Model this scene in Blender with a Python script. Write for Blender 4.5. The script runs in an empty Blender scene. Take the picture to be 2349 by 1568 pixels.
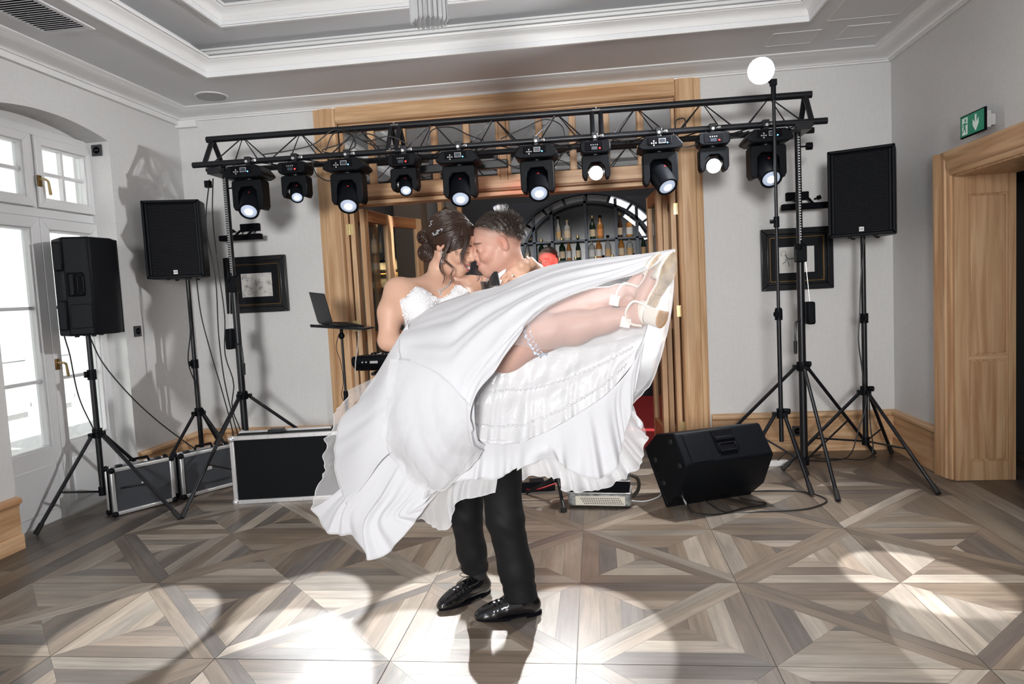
import bpy, bmesh, math, random
import numpy as np
from mathutils import Vector, Matrix, Euler
random.seed(7); np.random.seed(7)
SC = bpy.context.scene
COL = SC.collection
PI = math.pi
V = Vector

# ------------------------------------------------------------------ camera
YAW, PITCH, ROLL, FPX, CAMH = 0.12156, -0.07238, -0.0510, 1596.7, 1.3986
def cam_basis():
    F = V((-math.sin(YAW)*math.cos(PITCH), math.cos(YAW)*math.cos(PITCH), math.sin(PITCH)))
    R = V((math.cos(YAW), math.sin(YAW), 0)); U = R.cross(F)
    c, s = math.cos(ROLL), math.sin(ROLL)
    return c*R+s*U, -s*R+c*U, F
_R, _U, _F = cam_basis()
cam_d = bpy.data.cameras.new('camera'); cam = bpy.data.objects.new('camera', cam_d); COL.objects.link(cam)
m = Matrix.Identity(4)
for i in range(3):
    m[i][0] = _R[i]; m[i][1] = _U[i]; m[i][2] = -_F[i]
m[2][3] = CAMH
cam.matrix_world = m
cam_d.sensor_width = 36; cam_d.lens = FPX/2349*36; cam_d.clip_start = 0.05
SC.camera = cam

# ------------------------------------------------------------------ world, exposure
SC.view_settings.view_transform = 'Standard'; SC.view_settings.look = 'None'
SC.view_settings.gamma = 1.0; SC.view_settings.use_curve_mapping = False
SC.view_settings.exposure = -0.12
w = bpy.data.worlds.new('overcast'); SC.world = w; w.use_nodes = True
w.node_tree.nodes['Background'].inputs[0].default_value = (0.86, 0.92, 1.0, 1)
w.node_tree.nodes['Background'].inputs[1].default_value = 0.55

def light(name, kind, loc, energy, color=(1, 1, 1), target=None, **kw):
    d = bpy.data.lights.new(name, kind); d.energy = energy; d.color = color
    for k, v in kw.items(): setattr(d, k, v)
    o = bpy.data.objects.new(name, d); COL.objects.link(o); o.location = loc
    if target is not None:
        o.rotation_euler = (V(target)-V(loc)).to_track_quat('-Z', 'Y').to_euler()
    return o
# daylight outside the terrace door, falling on the neighbouring white facade
light('sun', 'SUN', (5, 0, 14), 9.5, (1, .97, .93), target=(-6, 3, 0), angle=0.02)
# the photographer's flash on the camera, and an unseen soft spot added behind it to brighten the back wall
light('camera_flash', 'SPOT', (-0.05, 0.0, 1.62), 32, (1, .985, .97), target=(-0.55, 4, 1.45), spot_size=math.radians(112), spot_blend=.85, shadow_soft_size=0.05)
light('added_fill_spot', 'SPOT', (-0.5, -5.2, 2.2), 2650, (1, .99, .97), target=(-0.75, 5.78, 1.45), spot_size=math.radians(46), spot_blend=.8, shadow_soft_size=.7)

# ------------------------------------------------------------------ materials
MATS = {}
def newmat(name):
    m_ = bpy.data.materials.new(name); m_.use_nodes = True
    return m_, m_.node_tree.nodes, m_.node_tree.links, m_.node_tree.nodes['Principled BSDF']
def mat(name, col=(.5, .5, .5), rough=.5, metal=0., bump=0., bscale=60., var=0., vscale=6., emit=None, estr=0., spec=None, alpha=None, sheen=0., sss=0., coat=0.):
    if name in MATS: return MATS[name]
    m_, N, L, b = newmat(name)
    b.inputs['Base Color'].default_value = (*col, 1); b.inputs['Roughness'].default_value = rough; b.inputs['Metallic'].default_value = metal
    if spec is not None: b.inputs['Specular IOR Level'].default_value = spec
    if sheen: b.inputs['Sheen Weight'].default_value = sheen
    if coat: b.inputs['Coat Weight'].default_value = coat; b.inputs['Coat Roughness'].default_value = .08
    if sss:
        b.inputs['Subsurface Weight'].default_value = sss; b.inputs['Subsurface Radius'].default_value = (1, .35, .2); b.inputs['Subsurface Scale'].default_value = .012
    if emit: b.inputs['Emission Color'].default_value = (*emit, 1); b.inputs['Emission Strength'].default_value = estr
    tc = None
    if bump or var:
        tc = N.new('ShaderNodeTexCoord')
    if var:
        n = N.new('ShaderNodeTexNoise'); n.inputs['Scale'].default_value = vscale; n.inputs['Detail'].default_value = 4
        L.new(tc.outputs['Object'], n.inputs['Vector'])
        r = N.new('ShaderNodeMapRange'); r.inputs[1].default_value = .3; r.inputs[2].default_value = .7; r.inputs[3].default_value = 1-var; r.inputs[4].default_value = 1+var
        L.new(n.outputs['Fac'], r.inputs[0])
        mx = N.new('ShaderNodeVectorMath'); mx.operation = 'SCALE'; mx.inputs[0].default_value = col
        L.new(r.outputs[0], mx.inputs['Scale']); L.new(mx.outputs[0], b.inputs['Base Color'])
    if bump:
        n2 = N.new('ShaderNodeTexNoise'); n2.inputs['Scale'].default_value = bscale; n2.inputs['Detail'].default_value = 3
        L.new(tc.outputs['Object'], n2.inputs['Vector'])
        bp = N.new('ShaderNodeBump'); bp.inputs['Strength'].default_value = bump; bp.inputs['Distance'].default_value = .004
        L.new(n2.outputs['Fac'], bp.inputs['Height']); L.new(bp.outputs[0], b.inputs['Normal'])
    MATS[name] = m_
    return m_
def woodmat(name, c0, c1, axis=2, rough=.42, scale=1.):
    """clear-lacquered softwood, grain running along one object axis"""
    if name in MATS: return MATS[name]
    m_, N, L, b = newmat(name)
    tc = N.new('ShaderNodeTexCoord'); mp = N.new('ShaderNodeMapping')
    s = [22*scale]*3; s[axis] = 1.1*scale; mp.inputs['Scale'].default_value = s
    oi = N.new('ShaderNodeObjectInfo'); mul = N.new('ShaderNodeMath'); mul.operation = 'MULTIPLY'; mul.inputs[1].default_value = 37.
    L.new(oi.outputs['Random'], mul.inputs[0]); cb = N.new('ShaderNodeCombineXYZ')
    for i in range(3): L.new(mul.outputs[0], cb.inputs[i])
    L.new(cb.outputs[0], mp.inputs['Location'])
    L.new(tc.outputs['Object'], mp.inputs['Vector'])
    n = N.new('ShaderNodeTexNoise'); n.inputs['Scale'].default_value = 1.; n.inputs['Detail'].default_value = 6; n.inputs['Distortion'].default_value = .9
    L.new(mp.outputs[0], n.inputs['Vector'])
    cr = N.new('ShaderNodeValToRGB'); cr.color_ramp.elements[0].position = .32; cr.color_ramp.elements[1].position = .66
    cr.color_ramp.elements[0].color = (*c0, 1); cr.color_ramp.elements[1].color = (*c1, 1)
    L.new(n.outputs['Fac'], cr.inputs[0]); L.new(cr.outputs[0], b.inputs['Base Color'])
    b.inputs['Roughness'].default_value = rough
    bp = N.new('ShaderNodeBump'); bp.inputs['Strength'].default_value = .12; bp.inputs['Distance'].default_value = .002
    L.new(n.outputs['Fac'], bp.inputs['Height']); L.new(bp.outputs[0], b.inputs['Normal'])
    MATS[name] = m_; return m_
def attrmat(name, rough=.5, sss=0., bump=0., bscale=300., spec=.4):
    """surface colour read from the mesh's own colour attribute (skin, lips, brows ...)"""
    if name in MATS: return MATS[name]
    m_, N, L, b = newmat(name)
    a = N.new('ShaderNodeVertexColor'); a.layer_name = 'Col'
    L.new(a.outputs[0], b.inputs['Base Color']); b.inputs['Roughness'].default_value = rough; b.inputs['Specular IOR Level'].default_value = spec
    if sss:
        b.inputs['Subsurface Weight'].default_value = sss; b.inputs['Subsurface Radius'].default_value = (1, .4, .25); b.inputs['Subsurface Scale'].default_value = .008
    if bump:
        tc = N.new('ShaderNodeTexCoord'); n2 = N.new('ShaderNodeTexNoise'); n2.inputs['Scale'].default_value = bscale; L.new(tc.outputs['Object'], n2.inputs['Vector'])
        bp = N.new('ShaderNodeBump'); bp.inputs['Strength'].default_value = bump; bp.inputs['Distance'].default_value = .001
        L.new(n2.outputs['Fac'], bp.inputs['Height']); L.new(bp.outputs[0], b.inputs['Normal'])
    MATS[name] = m_; return m_
def glassmat(name, col=(1, 1, 1), rough=.0, mixt=.85):
    """thin pane: mostly clear, with the mirror reflection of glass"""
    if name in MATS: return MATS[name]
    m_, N, L, b = newmat(name)
    out = N['Material Output']; N.remove(b)
    t = N.new('ShaderNodeBsdfTransparent'); t.inputs[0].default_value = (*col, 1)
    g = N.new('ShaderNodeBsdfGlossy'); g.inputs['Roughness'].default_value = rough
    mx = N.new('ShaderNodeMixShader'); lw = N.new('ShaderNodeLayerWeight'); lw.inputs[0].default_value = .5; fr = N.new('ShaderNodeMath'); fr.operation = 'POWER'; fr.inputs[1].default_value = 5.; L.new(lw.outputs['Facing'], fr.inputs[0])
    mr = N.new('ShaderNodeMapRange'); mr.inputs[3].default_value = 1-mixt; mr.inputs[4].default_value = 1.
    L.new(fr.outputs[0], mr.inputs[0]); L.new(mr.outputs[0], mx.inputs[0]); L.new(t.outputs[0], mx.inputs[1]); L.new(g.outputs[0], mx.inputs[2]); L.new(mx.outputs[0], out.inputs[0])
    MATS[name] = m_; return m_

# ------------------------------------------------------------------ mesh builder
class MB:
    def __init__(s): s.v = []; s.f = []; s.uv = []; s.col = []; s.M = Matrix.Identity(4)
    def tr(s, loc=(0, 0, 0), rot=(0, 0, 0)):
        s.M = Matrix.Translation(loc) @ Euler(rot).to_matrix().to_4x4(); return s
    def pts(s, P):
        n = len(s.v); s.v.extend([tuple(s.M @ V(p)) for p in P]); return n
    def face(s, idx): s.f.append(tuple(idx))
    def box(s, c, d):
        x, y, z = c; a, b, e = d[0]/2, d[1]/2, d[2]/2
        n = s.pts([(x-a, y-b, z-e), (x+a, y-b, z-e), (x+a, y+b, z-e), (x-a, y+b, z-e), (x-a, y-b, z+e), (x+a, y-b, z+e), (x+a, y+b, z+e), (x-a, y+b, z+e)])
        for q in ((0, 3, 2, 1), (4, 5, 6, 7), (0, 1, 5, 4), (1, 2, 6, 5), (2, 3, 7, 6), (3, 0, 4, 7)): s.face([n+i for i in q])
        return s
    def b2(s, lo, hi): return s.box([(lo[i]+hi[i])/2 for i in range(3)], [abs(hi[i]-lo[i]) for i in range(3)])
    def rings(s, R, closed=True, caps=True):
        """R: list of rings (lists of points, equal length)"""
        k = len(R[0]); n = s.pts([p for r in R for p in r])
        for i in range(len(R)-1):
            for j in range(k if closed else k-1):
                a = n+i*k+j; b = n+i*k+(j+1) % k
                s.face((a, b, b+k, a+k))
        if caps and closed:
            s.face([n+j for j in range(k)][::-1]); s.face([n+(len(R)-1)*k+j for j in range(k)])
        return s
    def cyl(s, p0, p1, r0, r1=None, n=16, caps=True):
        r1 = r0 if r1 is None else r1
        p0 = V(p0); p1 = V(p1); d = (p1-p0).normalized(); a = d.orthogonal().normalized(); b = d.cross(a)
        R = [[p+(a*math.cos(2*PI*j/n)+b*math.sin(2*PI*j/n))*r for j in range(n)] for p, r in ((p0, r0), (p1, r1))]
        return s.rings(R, True, caps)
    def tube(s, P, r, n=8, caps=True):
        P = [V(p) for p in P]; rr = r if hasattr(r, '__len__') else [r]*len(P)
        R = []; a = None
        for i, p in enumerate(P):
            d = (P[min(i+1, len(P)-1)]-P[max(i-1, 0)])
            if d.length < 1e-9: d = V((0, 0, 1))
            d.normalize()
            if a is None: a = d.orthogonal().normalized()
            a = (a-d*a.dot(d)); a = a.normalized() if a.length > 1e-6 else d.orthogonal().normalized()
            b = d.cross(a)
            R.append([p+(a*math.cos(2*PI*j/n)+b*math.sin(2*PI*j/n))*rr[i] for j in range(n)])
        return s.rings(R, True, caps)
    def lathe(s, prof, n=24, c=(0, 0, 0), axis='z', caps=True):
        R = []
        for r, z in prof:
            ring = []
            for j in range(n):
                x, y = r*math.cos(2*PI*j/n), r*math.sin(2*PI*j/n)
                q = {'z': (x, y, z), 'x': (z, x, y), 'y': (y, z, x)}[axis]
                ring.append((c[0]+q[0], c[1]+q[1], c[2]+q[2]))
            R.append(ring)
        return s.rings(R, True, caps)
    def sph(s, c, r, n=12, m_=8):
        r = (r, r, r) if not hasattr(r, '__len__') else r
        R = []
        for i in range(1, m_):
            t = PI*i/m_-PI/2
            R.append([(c[0]+r[0]*math.cos(t)*math.cos(2*PI*j/n), c[1]+r[1]*math.cos(t)*math.sin(2*PI*j/n), c[2]+r[2]*math.sin(t)) for j in range(n)])
        return s.rings(R)
    def prism(s, poly, a, b, axis='y'):
        """poly in the other two axes (x,z for y; y,z for x; x,y for z), extruded a..b"""
        def mk(p, t): return {'y': (p[0], t, p[1]), 'x': (t, p[0], p[1]), 'z': (p[0], p[1], t)}[axis]
        return s.rings([[mk(p, a) for p in poly], [mk(p, b) for p in poly]])
    def frame(s, x0, z0, x1, z1, w, y0, y1):
        """rectangular frame of four mitred bars in the xz plane"""
        o = [(x0, z0), (x1, z0), (x1, z1), (x0, z1)]; i = [(x0+w, z0+w), (x1-w, z0+w), (x1-w, z1-w), (x0+w, z1-w)]
        for k in range(4):
            k2 = (k+1) % 4; s.prism([o[k], o[k2], i[k2], i[k]], y0, y1, 'y')
        return s
    def grid(s, G, uv=False):
        """G: rows of points"""
        nr, nc = len(G), len(G[0]); n = s.pts([p for r in G for p in r])
        for i in range(nr-1):
            for j in range(nc-1):
                a = n+i*nc+j; s.face((a, a+1, a+nc+1, a+nc))
        return s
    def build(s, name, m_, parent=None, smooth=True, bevel=0., bseg=2, angle=40, sub=0, solid=0., loc=None, rot=None):
        me = bpy.data.meshes.new(name); me.from_pydata([tuple(p) for p in s.v], [], s.f)
        bm = bmesh.new(); bm.from_mesh(me); bmesh.ops.recalc_face_normals(bm, faces=bm.faces); bm.to_mesh(me); bm.free()
        ms = m_ if isinstance(m_, (list, tuple)) else [m_]
        for q in ms: me.materials.append(q)
        return link(name, me, parent, smooth, bevel, bseg, angle, sub, solid, loc, rot)
def link(name, me, parent=None, smooth=True, bevel=0., bseg=2, angle=40, sub=0, solid=0., loc=None, rot=None):
    if smooth:
        for p in me.polygons: p.use_smooth = True
        try: me.set_sharp_from_angle(angle=math.radians(angle))
        except Exception: pass
    o = bpy.data.objects.new(name, me); COL.objects.link(o)
    if parent: o.parent = parent
    if loc is not None: o.location = loc
    if rot is not None: o.rotation_euler = rot
    if bevel:
        b = o.modifiers.new('bevel', 'BEVEL'); b.width = bevel; b.segments = bseg; b.limit_method = 'ANGLE'; b.angle_limit = math.radians(35); b.harden_normals = False
    if solid:
        q = o.modifiers.new('thickness', 'SOLIDIFY'); q.thickness = solid; q.offset = 0
    if sub:
        q = o.modifiers.new('smooth', 'SUBSURF'); q.levels = sub; q.render_levels = sub
    return o
def tag(o, label=None, cat=None, group=None, kind=None):
    for k, v in (('label', label), ('category', cat), ('group', group), ('kind', kind)):
        if v: o[k] = v
    return o
def thing(name, label, cat, loc=(0, 0, 0), rz=0., group=None):
    o = bpy.data.objects.new(name, None); COL.objects.link(o); o.location = loc; o.rotation_euler = (0, 0, rz); o.empty_display_size = .05
    return tag(o, label, cat, group)
def struct(o): o['kind'] = 'structure'; return o
def copy_tree(o, parent=None):
    c = o.copy(); COL.objects.link(c); c.parent = parent
    for ch in list(o.children): copy_tree(ch, c)
    return c
def text_mb(txt, size, m_, name, parent, loc, rot, depth=.0006, align='CENTER'):
    cu = bpy.data.curves.new(name, 'FONT'); cu.body = txt; cu.size = size; cu.extrude = depth; cu.align_x = align; cu.align_y = 'CENTER'
    to = bpy.data.objects.new('t', cu); COL.objects.link(to)
    dg = bpy.context.evaluated_depsgraph_get(); me = bpy.data.meshes.new_from_object(to.evaluated_get(dg))
    bpy.data.objects.remove(to); me.materials.clear(); me.materials.append(m_)
    o = bpy.data.objects.new(name, me); COL.objects.link(o); o.parent = parent; o.location = loc; o.rotation_euler = rot
    return o
def catmull(P, n):
    """resample a polyline smoothly to n points (numpy, any dimension)"""
    P = np.asarray(P, float); k = len(P)
    d = np.r_[0, np.cumsum(np.linalg.norm(np.diff(P[:, :3], axis=0), axis=1))]; d /= d[-1]
    t = np.linspace(0, 1, n); out = np.zeros((n, P.shape[1]))
    T = np.gradient(P, d, axis=0) if k > 2 else np.repeat((P[1:]-P[:1]), k, axis=0)
    i = np.clip(np.searchsorted(d, t, 'right')-1, 0, k-2); h = (d[i+1]-d[i]); u = ((t-d[i])/h)[:, None]; h = h[:, None]
    return (2*u**3-3*u**2+1)*P[i]+(u**3-2*u**2+u)*h*T[i]+(-2*u**3+3*u**2)*P[i+1]+(u**3-u**2)*h*T[i+1]
def cpts(P, n=24): return [tuple(p) for p in catmull(P, n)]
# ------------------------------------------------------------------ shared materials
M_wall = None
def wallmat():
    m_, N, L, b = newmat('linen_wallpaper')
    tc = N.new('ShaderNodeTexCoord'); out = []
    for sc in ((900, 900, 40), (40, 40, 900)):
        mp = N.new('ShaderNodeMapping'); mp.inputs['Scale'].default_value = sc; L.new(tc.outputs['Object'], mp.inputs[0])
        n = N.new('ShaderNodeTexNoise'); n.inputs['Scale'].default_value = .35; n.inputs['Detail'].default_value = 2; L.new(mp.outputs[0], n.inputs['Vector']); out.append(n)
    ad = N.new('ShaderNodeMath'); L.new(out[0].outputs['Fac'], ad.inputs[0]); L.new(out[1].outputs['Fac'], ad.inputs[1])
    cr = N.new('ShaderNodeValToRGB'); cr.color_ramp.elements[0].position = .3; cr.color_ramp.elements[1].position = .7
    cr.color_ramp.elements[0].color = (.625, .622, .620, 1); cr.color_ramp.elements[1].color = (.725, .722, .72, 1)
    hv = N.new('ShaderNodeMath'); hv.operation = 'MULTIPLY'; hv.inputs[1].default_value = .5
    L.new(ad.outputs[0], hv.inputs[0]); L.new(hv.outputs[0], cr.inputs[0]); L.new(cr.outputs[0], b.inputs['Base Color']); b.inputs['Roughness'].default_value = .75
    bp = N.new('ShaderNodeBump'); bp.inputs['Strength'].default_value = .15; bp.inputs['Distance'].default_value = .001; L.new(hv.outputs[0], bp.inputs['Height']); L.new(bp.outputs[0], b.inputs['Normal'])
    return m_
M_wall = wallmat()
M_ceil = mat('ceiling_paint', (.79, .80, .82), .8)
M_mould = mat('moulding_paint', (.80, .80, .80), .5)
M_white = mat('white_lacquer', (.74, .74, .75), .35)
M_black = mat('black_metal', (.006, .007, .010), .36, .0, spec=.45)
M_blackm = mat('black_matte', (.004, .004, .006), .6, spec=.05)
M_plast = mat('black_plastic', (.004, .005, .007), .45, bump=.2, bscale=420, spec=.11)
M_rubber = mat('black_rubber', (.012, .012, .012), .7)
M_cable = mat('black_cable', (.010, .010, .011), .5)
M_chrome = mat('chrome', (.75, .75, .76), .18, 1.)
M_alu = mat('brushed_aluminium', (.66, .66, .67), .34, .65, bump=.1, bscale=200)
M_brass = mat('brass', (.66, .52, .26), .32, .7)
M_bronze = mat('aged_bronze', (.22, .13, .05), .35, .9)
W0, W1 = (.46, .25, .12), (.70, .47, .275)
M_woodv = woodmat('pine_vertical', W0, W1, 2)
M_woodx = woodmat('pine_along_x', W0, W1, 0)
M_woody = woodmat('pine_along_y', W0, W1, 1)
M_dark = mat('dark_void', (.008, .008, .009), .9)
M_glass = glassmat('pane_glass', (.96, .98, .97), 0., .90)

XL, XR, YB, ZC = -3.52, 2.32, 5.78, 3.08
YN = -2.6           # the hall goes on behind the camera

# ------------------------------------------------------------------ floor of printed parquet tiles
def plankmat():
    m_, N, L, b = newmat('oak_parquet_tile')
    uv = N.new('ShaderNodeUVMap'); uv.uv_map = 'grain'
    a = N.new('ShaderNodeVertexColor'); a.layer_name = 'Col'
    mp = N.new('ShaderNodeMapping'); mp.inputs['Scale'].default_value = (2.2, 34, 1); L.new(uv.outputs[0], mp.inputs[0])
    n = N.new('ShaderNodeTexNoise'); n.inputs['Scale'].default_value = 1.; n.inputs['Detail'].default_value = 7; n.inputs['Roughness'].default_value = .62; n.inputs['Distortion'].default_value = .7
    L.new(mp.outputs[0], n.inputs['Vector'])
    mp2 = N.new('ShaderNodeMapping'); mp2.inputs['Scale'].default_value = (3., 9, 1); L.new(uv.outputs[0], mp2.inputs[0])
    n2 = N.new('ShaderNodeTexNoise'); n2.inputs['Scale'].default_value = 1.; n2.inputs['Detail'].default_value = 3; L.new(mp2.outputs[0], n2.inputs['Vector'])
    r1 = N.new('ShaderNodeMapRange'); r1.inputs[1].default_value = .28; r1.inputs[2].default_value = .72; r1.inputs[3].default_value = .66; r1.inputs[4].default_value = 1.25; L.new(n.outputs['Fac'], r1.inputs[0])
    r2 = N.new('ShaderNodeMapRange'); r2.inputs[1].default_value = .3; r2.inputs[2].default_value = .7; r2.inputs[3].default_value = .82; r2.inputs[4].default_value = 1.15; L.new(n2.outputs['Fac'], r2.inputs[0])
    mu = N.new('ShaderNodeMath'); mu.operation = 'MULTIPLY'; L.new(r1.outputs[0], mu.inputs[0]); L.new(r2.outputs[0], mu.inputs[1])
    vm = N.new('ShaderNodeVectorMath'); vm.operation = 'SCALE'; L.new(a.outputs[0], vm.inputs[0]); L.new(mu.outputs[0], vm.inputs['Scale']); L.new(vm.outputs[0], b.inputs['Base Color'])
    b.inputs['Roughness'].default_value = .36; b.inputs['Specular IOR Level'].default_value = .42
    bp = N.new('ShaderNodeBump'); bp.inputs['Strength'].default_value = .25; bp.inputs['Distance'].default_value = .0012; L.new(n.outputs['Fac'], bp.inputs['Height']); L.new(bp.outputs[0], b.inputs['Normal'])
    return m_
M_plank = plankmat()
TONES = [(.27, .22, .175), (.215, .168, .13), (.150, .116, .090), (.34, .29, .24), (.118, .095, .080), (.19, .146, .110), (.24, .205, .172), (.135, .115, .102)]
def clip(poly, a, b, c):
    """keep the part of a polygon where a*x+b*y <= c"""
    out = []
    for i in range(len(poly)):
        p, q = poly[i], poly[(i+1) % len(poly)]
        dp, dq = a*p[0]+b*p[1]-c, a*q[0]+b*q[1]-c
        if dp <= 0: out.append(p)
        if dp*dq < 0:
            t = dp/(dp-dq); out.append((p[0]+t*(q[0]-p[0]), p[1]+t*(q[1]-p[1])))
    return out
def area(p): return abs(sum(p[i][0]*p[(i+1) % len(p)][1]-p[(i+1) % len(p)][0]*p[i][1] for i in range(len(p))))/2
def inset(poly, g):
    cx = sum(p[0] for p in poly)/len(poly); cy = sum(p[1] for p in poly)/len(poly)
    out = poly
    for i in range(len(poly)):
        p, q = poly[i], poly[(i+1) % len(poly)]
        nx, ny = q[1]-p[1], p[0]-q[0]; l = math.hypot(nx, ny)
        if l < 1e-6: continue
        nx /= l; ny /= l
        if nx*(cx-p[0])+ny*(cy-p[1]) > 0: nx, ny = -nx, -ny
        out = clip(out, nx, ny, nx*p[0]+ny*p[1]-g)
        if len(out) < 3: return []
    return out
def tile_planks(S, flip):
    """plank outlines of one tile (size S): a double diagonal band, the corners filled with strips parallel to the edges"""
    sq = [(0, 0), (S, 0), (S, S), (0, S)]; sq = inset(sq, .0014); W = .064; q = 2**.5
    res = []
    for sg in (1, -1):
        p = clip(clip(sq, sg/q, -sg/q, W), -sg/q, sg/q, 0); res.append((p, (1/q, 1/q)))
        tri = clip(sq, -sg/q, sg/q, -W)
        k = 4; h = S/2/k
        for half in (0, 1):
            t = clip(tri, 1, 1, S) if half == 0 else clip(tri, -1, -1, -S)
            for i in range(k):
                lo, hi = i*h, (i+1)*h
                if sg == 1:  # below the diagonal: bottom edge, right edge
                    p = clip(clip(t, 0, 1, hi), 0, -1, -lo) if half == 0 else clip(clip(t, -1, 0, -(S-hi)), 1, 0, S-lo)
                    d = (1, 0) if half == 0 else (0, 1)
                else:        # above: left edge, top edge
                    p = clip(clip(t, 1, 0, hi), -1, 0, -lo) if half == 0 else clip(clip(t, 0, -1, -(S-hi)), 0, 1, S-lo)
                    d = (0, 1) if half == 0 else (1, 0)
                if len(p) > 2 and area(p) > 2e-4: res.append((p, d))
    if flip: res = [([(S-x, y) for x, y in p][::-1], (-d[0], d[1])) for p, d in res]
    return [(inset(p, .0004), d) for p, d in res]
class PM:
    def __init__(s): s.v = []; s.f = []; s.uv = []; s.c = []
    def add(s, poly, d, tone, z1=0., z0=-.004):
        if len(poly) < 3: return
        n = len(s.v); k = len(poly); ou, ov = random.uniform(0, 50), random.uniform(0, 50)
        s.v += [(x, y, z1) for x, y in poly]+[(x, y, z0) for x, y in poly]
        ar = sum(poly[i][0]*poly[(i+1) % k][1]-poly[(i+1) % k][0]*poly[i][1] for i in range(k))
        idx = list(range(k)) if ar > 0 else list(range(k))[::-1]
        U = lambda i: ((poly[i % k][0]*d[0]+poly[i % k][1]*d[1])+ou, (-poly[i % k][0]*d[1]+poly[i % k][1]*d[0])+ov)
        s.f.append([n+i for i in idx]); s.uv.append([U(i) for i in idx]); s.c.append(tone)
        for a in range(k):
            i, j = idx[a], idx[(a+1) % k]
            s.f.append([n+j, n+i, n+k+i, n+k+j]); s.uv.append([U(j), U(i), U(i), U(j)]); s.c.append(tone)
    def mesh(s, name):
        me = bpy.data.meshes.new(name); me.from_pydata(s.v, [], s.f)
        me.uv_layers.new(name='grain'); me.color_attributes.new('Col', 'FLOAT_COLOR', 'CORNER')
        uv = [q for fu in s.uv for p in fu for q in p]; cc = [q for fi, f in enumerate(s.f) for _ in f for q in (*s.c[fi], 1.)]
        me.uv_layers['grain'].data.foreach_set('uv', uv); me.color_attributes['Col'].data.foreach_set('color', cc)
        me.materials.append(M_plank); return me
def tone():
    t = random.choice(TONES); g = random.uniform(.9, 1.12); return tuple(c*g for c in t)
TS, TX0, TY0 = .72, -.125, 2.512
floor = struct(MB().b2((XL-.35, YN, -.06), (XR+1.3, 9.6, -.004)).build('floor', mat('grout', (.16, .145, .13), .8), smooth=False))
PA, PB = tile_planks(TS, False), tile_planks(TS, True)
rest = PM(); near = [(c, r) for r in (-1, 0, 1) for c in (-3, -2, -1, 0, 1, 2)]
near = [q for q in near if q not in ((-3, -1), (2, -1))][:16]
for r in range(-3, 4):
    for c in range(-4, 3):
        x0, y0 = TX0+c*TS, TY0+r*TS
        pl = PA if (c+r) % 2 == 0 else PB
        if (c, r) in near:
            tb = MB().b2((x0+.001, y0+.001, -.0045), (x0+TS-.001, y0+TS-.001, -.003)).build('floor_tile', mat('tile_body', (.2, .18, .16), .8), floor, smooth=False)
            for p, d in pl:
                m1 = PM(); m1.add(p, d, tone()); o = bpy.data.objects.new('plank', m1.mesh('plank')); COL.objects.link(o); o.parent = tb; o.location = (x0, y0, 0)
        else:
            for p, d in pl: rest.add([(x+x0, y+y0) for x, y in p], d, tone())
# plank border between the tiles and the walls
def border(xa, xb, ya, yb, along):
    wdt = .12
    if along == 'y':
        n = max(1, round((xb-xa)/wdt)); wd = (xb-xa)/n
        for i in range(n):
            y = ya-random.uniform(0, .9)
            while y < yb:
                l = random.uniform(.9, 1.3); a, b_ = max(y, ya), min(y+l, yb); y += l
                if b_-a > .05: rest.add([(xa+i*wd+.0006, a+.0006), (xa+(i+1)*wd-.0006, a+.0006), (xa+(i+1)*wd-.0006, b_-.0006), (xa+i*wd+.0006, b_-.0006)], (0, 1), tuple(c*.72 for c in tone()))
    else:
        n = max(1, round((yb-ya)/wdt)); wd = (yb-ya)/n
        for i in range(n):
            x = xa-random.uniform(0, .9)
            while x < xb:
                l = random.uniform(.9, 1.3); a, b_ = max(x, xa), min(x+l, xb); x += l
                if b_-a > .05: rest.add([(a+.0006, ya+i*wd+.0006), (b_-.0006, ya+i*wd+.0006), (b_-.0006, ya+(i+1)*wd-.0006), (a+.0006, ya+(i+1)*wd-.0006)], (1, 0), tuple(c*.8 for c in tone()))
xe0, xe1, ye1 = TX0-4*TS, TX0+3*TS, TY0+4*TS
border(XL-.22, xe0, .3, YB, 'y'); border(xe1, XR+.8, .3, ye1, 'y'); border(xe0, XR+.8, ye1, 9.5, 'x')
fr = bpy.data.objects.new('floor_planks', rest.mesh('floor_planks')); COL.objects.link(fr); fr.parent = floor; fr['kind'] = 'stuff'

# ------------------------------------------------------------------ walls
OX0, OX1 = -2.25, .845            # rough opening of the folding door
wb = MB(); T = .30
wb.b2((XL-.3, YB, 0), (OX0, YB+T, ZC+.4)); wb.b2((OX1, YB, 0), (XR+.3, YB+T, ZC+.4)); wb.b2((OX0, YB, 3.0), (OX1, YB+T, ZC+.4))
struct(wb.build('wall_back', M_wall, smooth=False))
NY0, NY1 = 3.74, 4.86             # terrace-door niche in the left wall
wl = MB(); wl.b2((XL-.3, YN, 0), (XL, NY0, ZC+.4)); wl.b2((XL-.3, NY1, 0), (XL, YB, ZC+.4))
arc = [(NY0+(NY1-NY0)*i/16, 2.655+.075*(1-((i-8)/8.)**2)) for i in range(17)]
wl.prism([(NY0, ZC+.4)]+arc+[(NY1, ZC+.4)], XL-.3, XL, 'x')
struct(wl.build('wall_left', M_wall, smooth=False))
DY1, DZ = 4.87, 2.0               # wide doorway in the right wall
wr = MB(); wr.b2((XR, DY1, 0), (XR+.37, YB, ZC+.4)); wr.b2((XR, YN, DZ), (XR+.37, DY1, ZC+.4))
struct(wr.build('wall_right', M_wall, smooth=False))
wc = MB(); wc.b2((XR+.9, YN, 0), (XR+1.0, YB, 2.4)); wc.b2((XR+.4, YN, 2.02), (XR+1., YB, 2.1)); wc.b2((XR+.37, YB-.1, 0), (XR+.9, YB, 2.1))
struct(wc.build('wall_corridor', mat('corridor_paint', (.03, .03, .032), .8), smooth=False))

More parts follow.
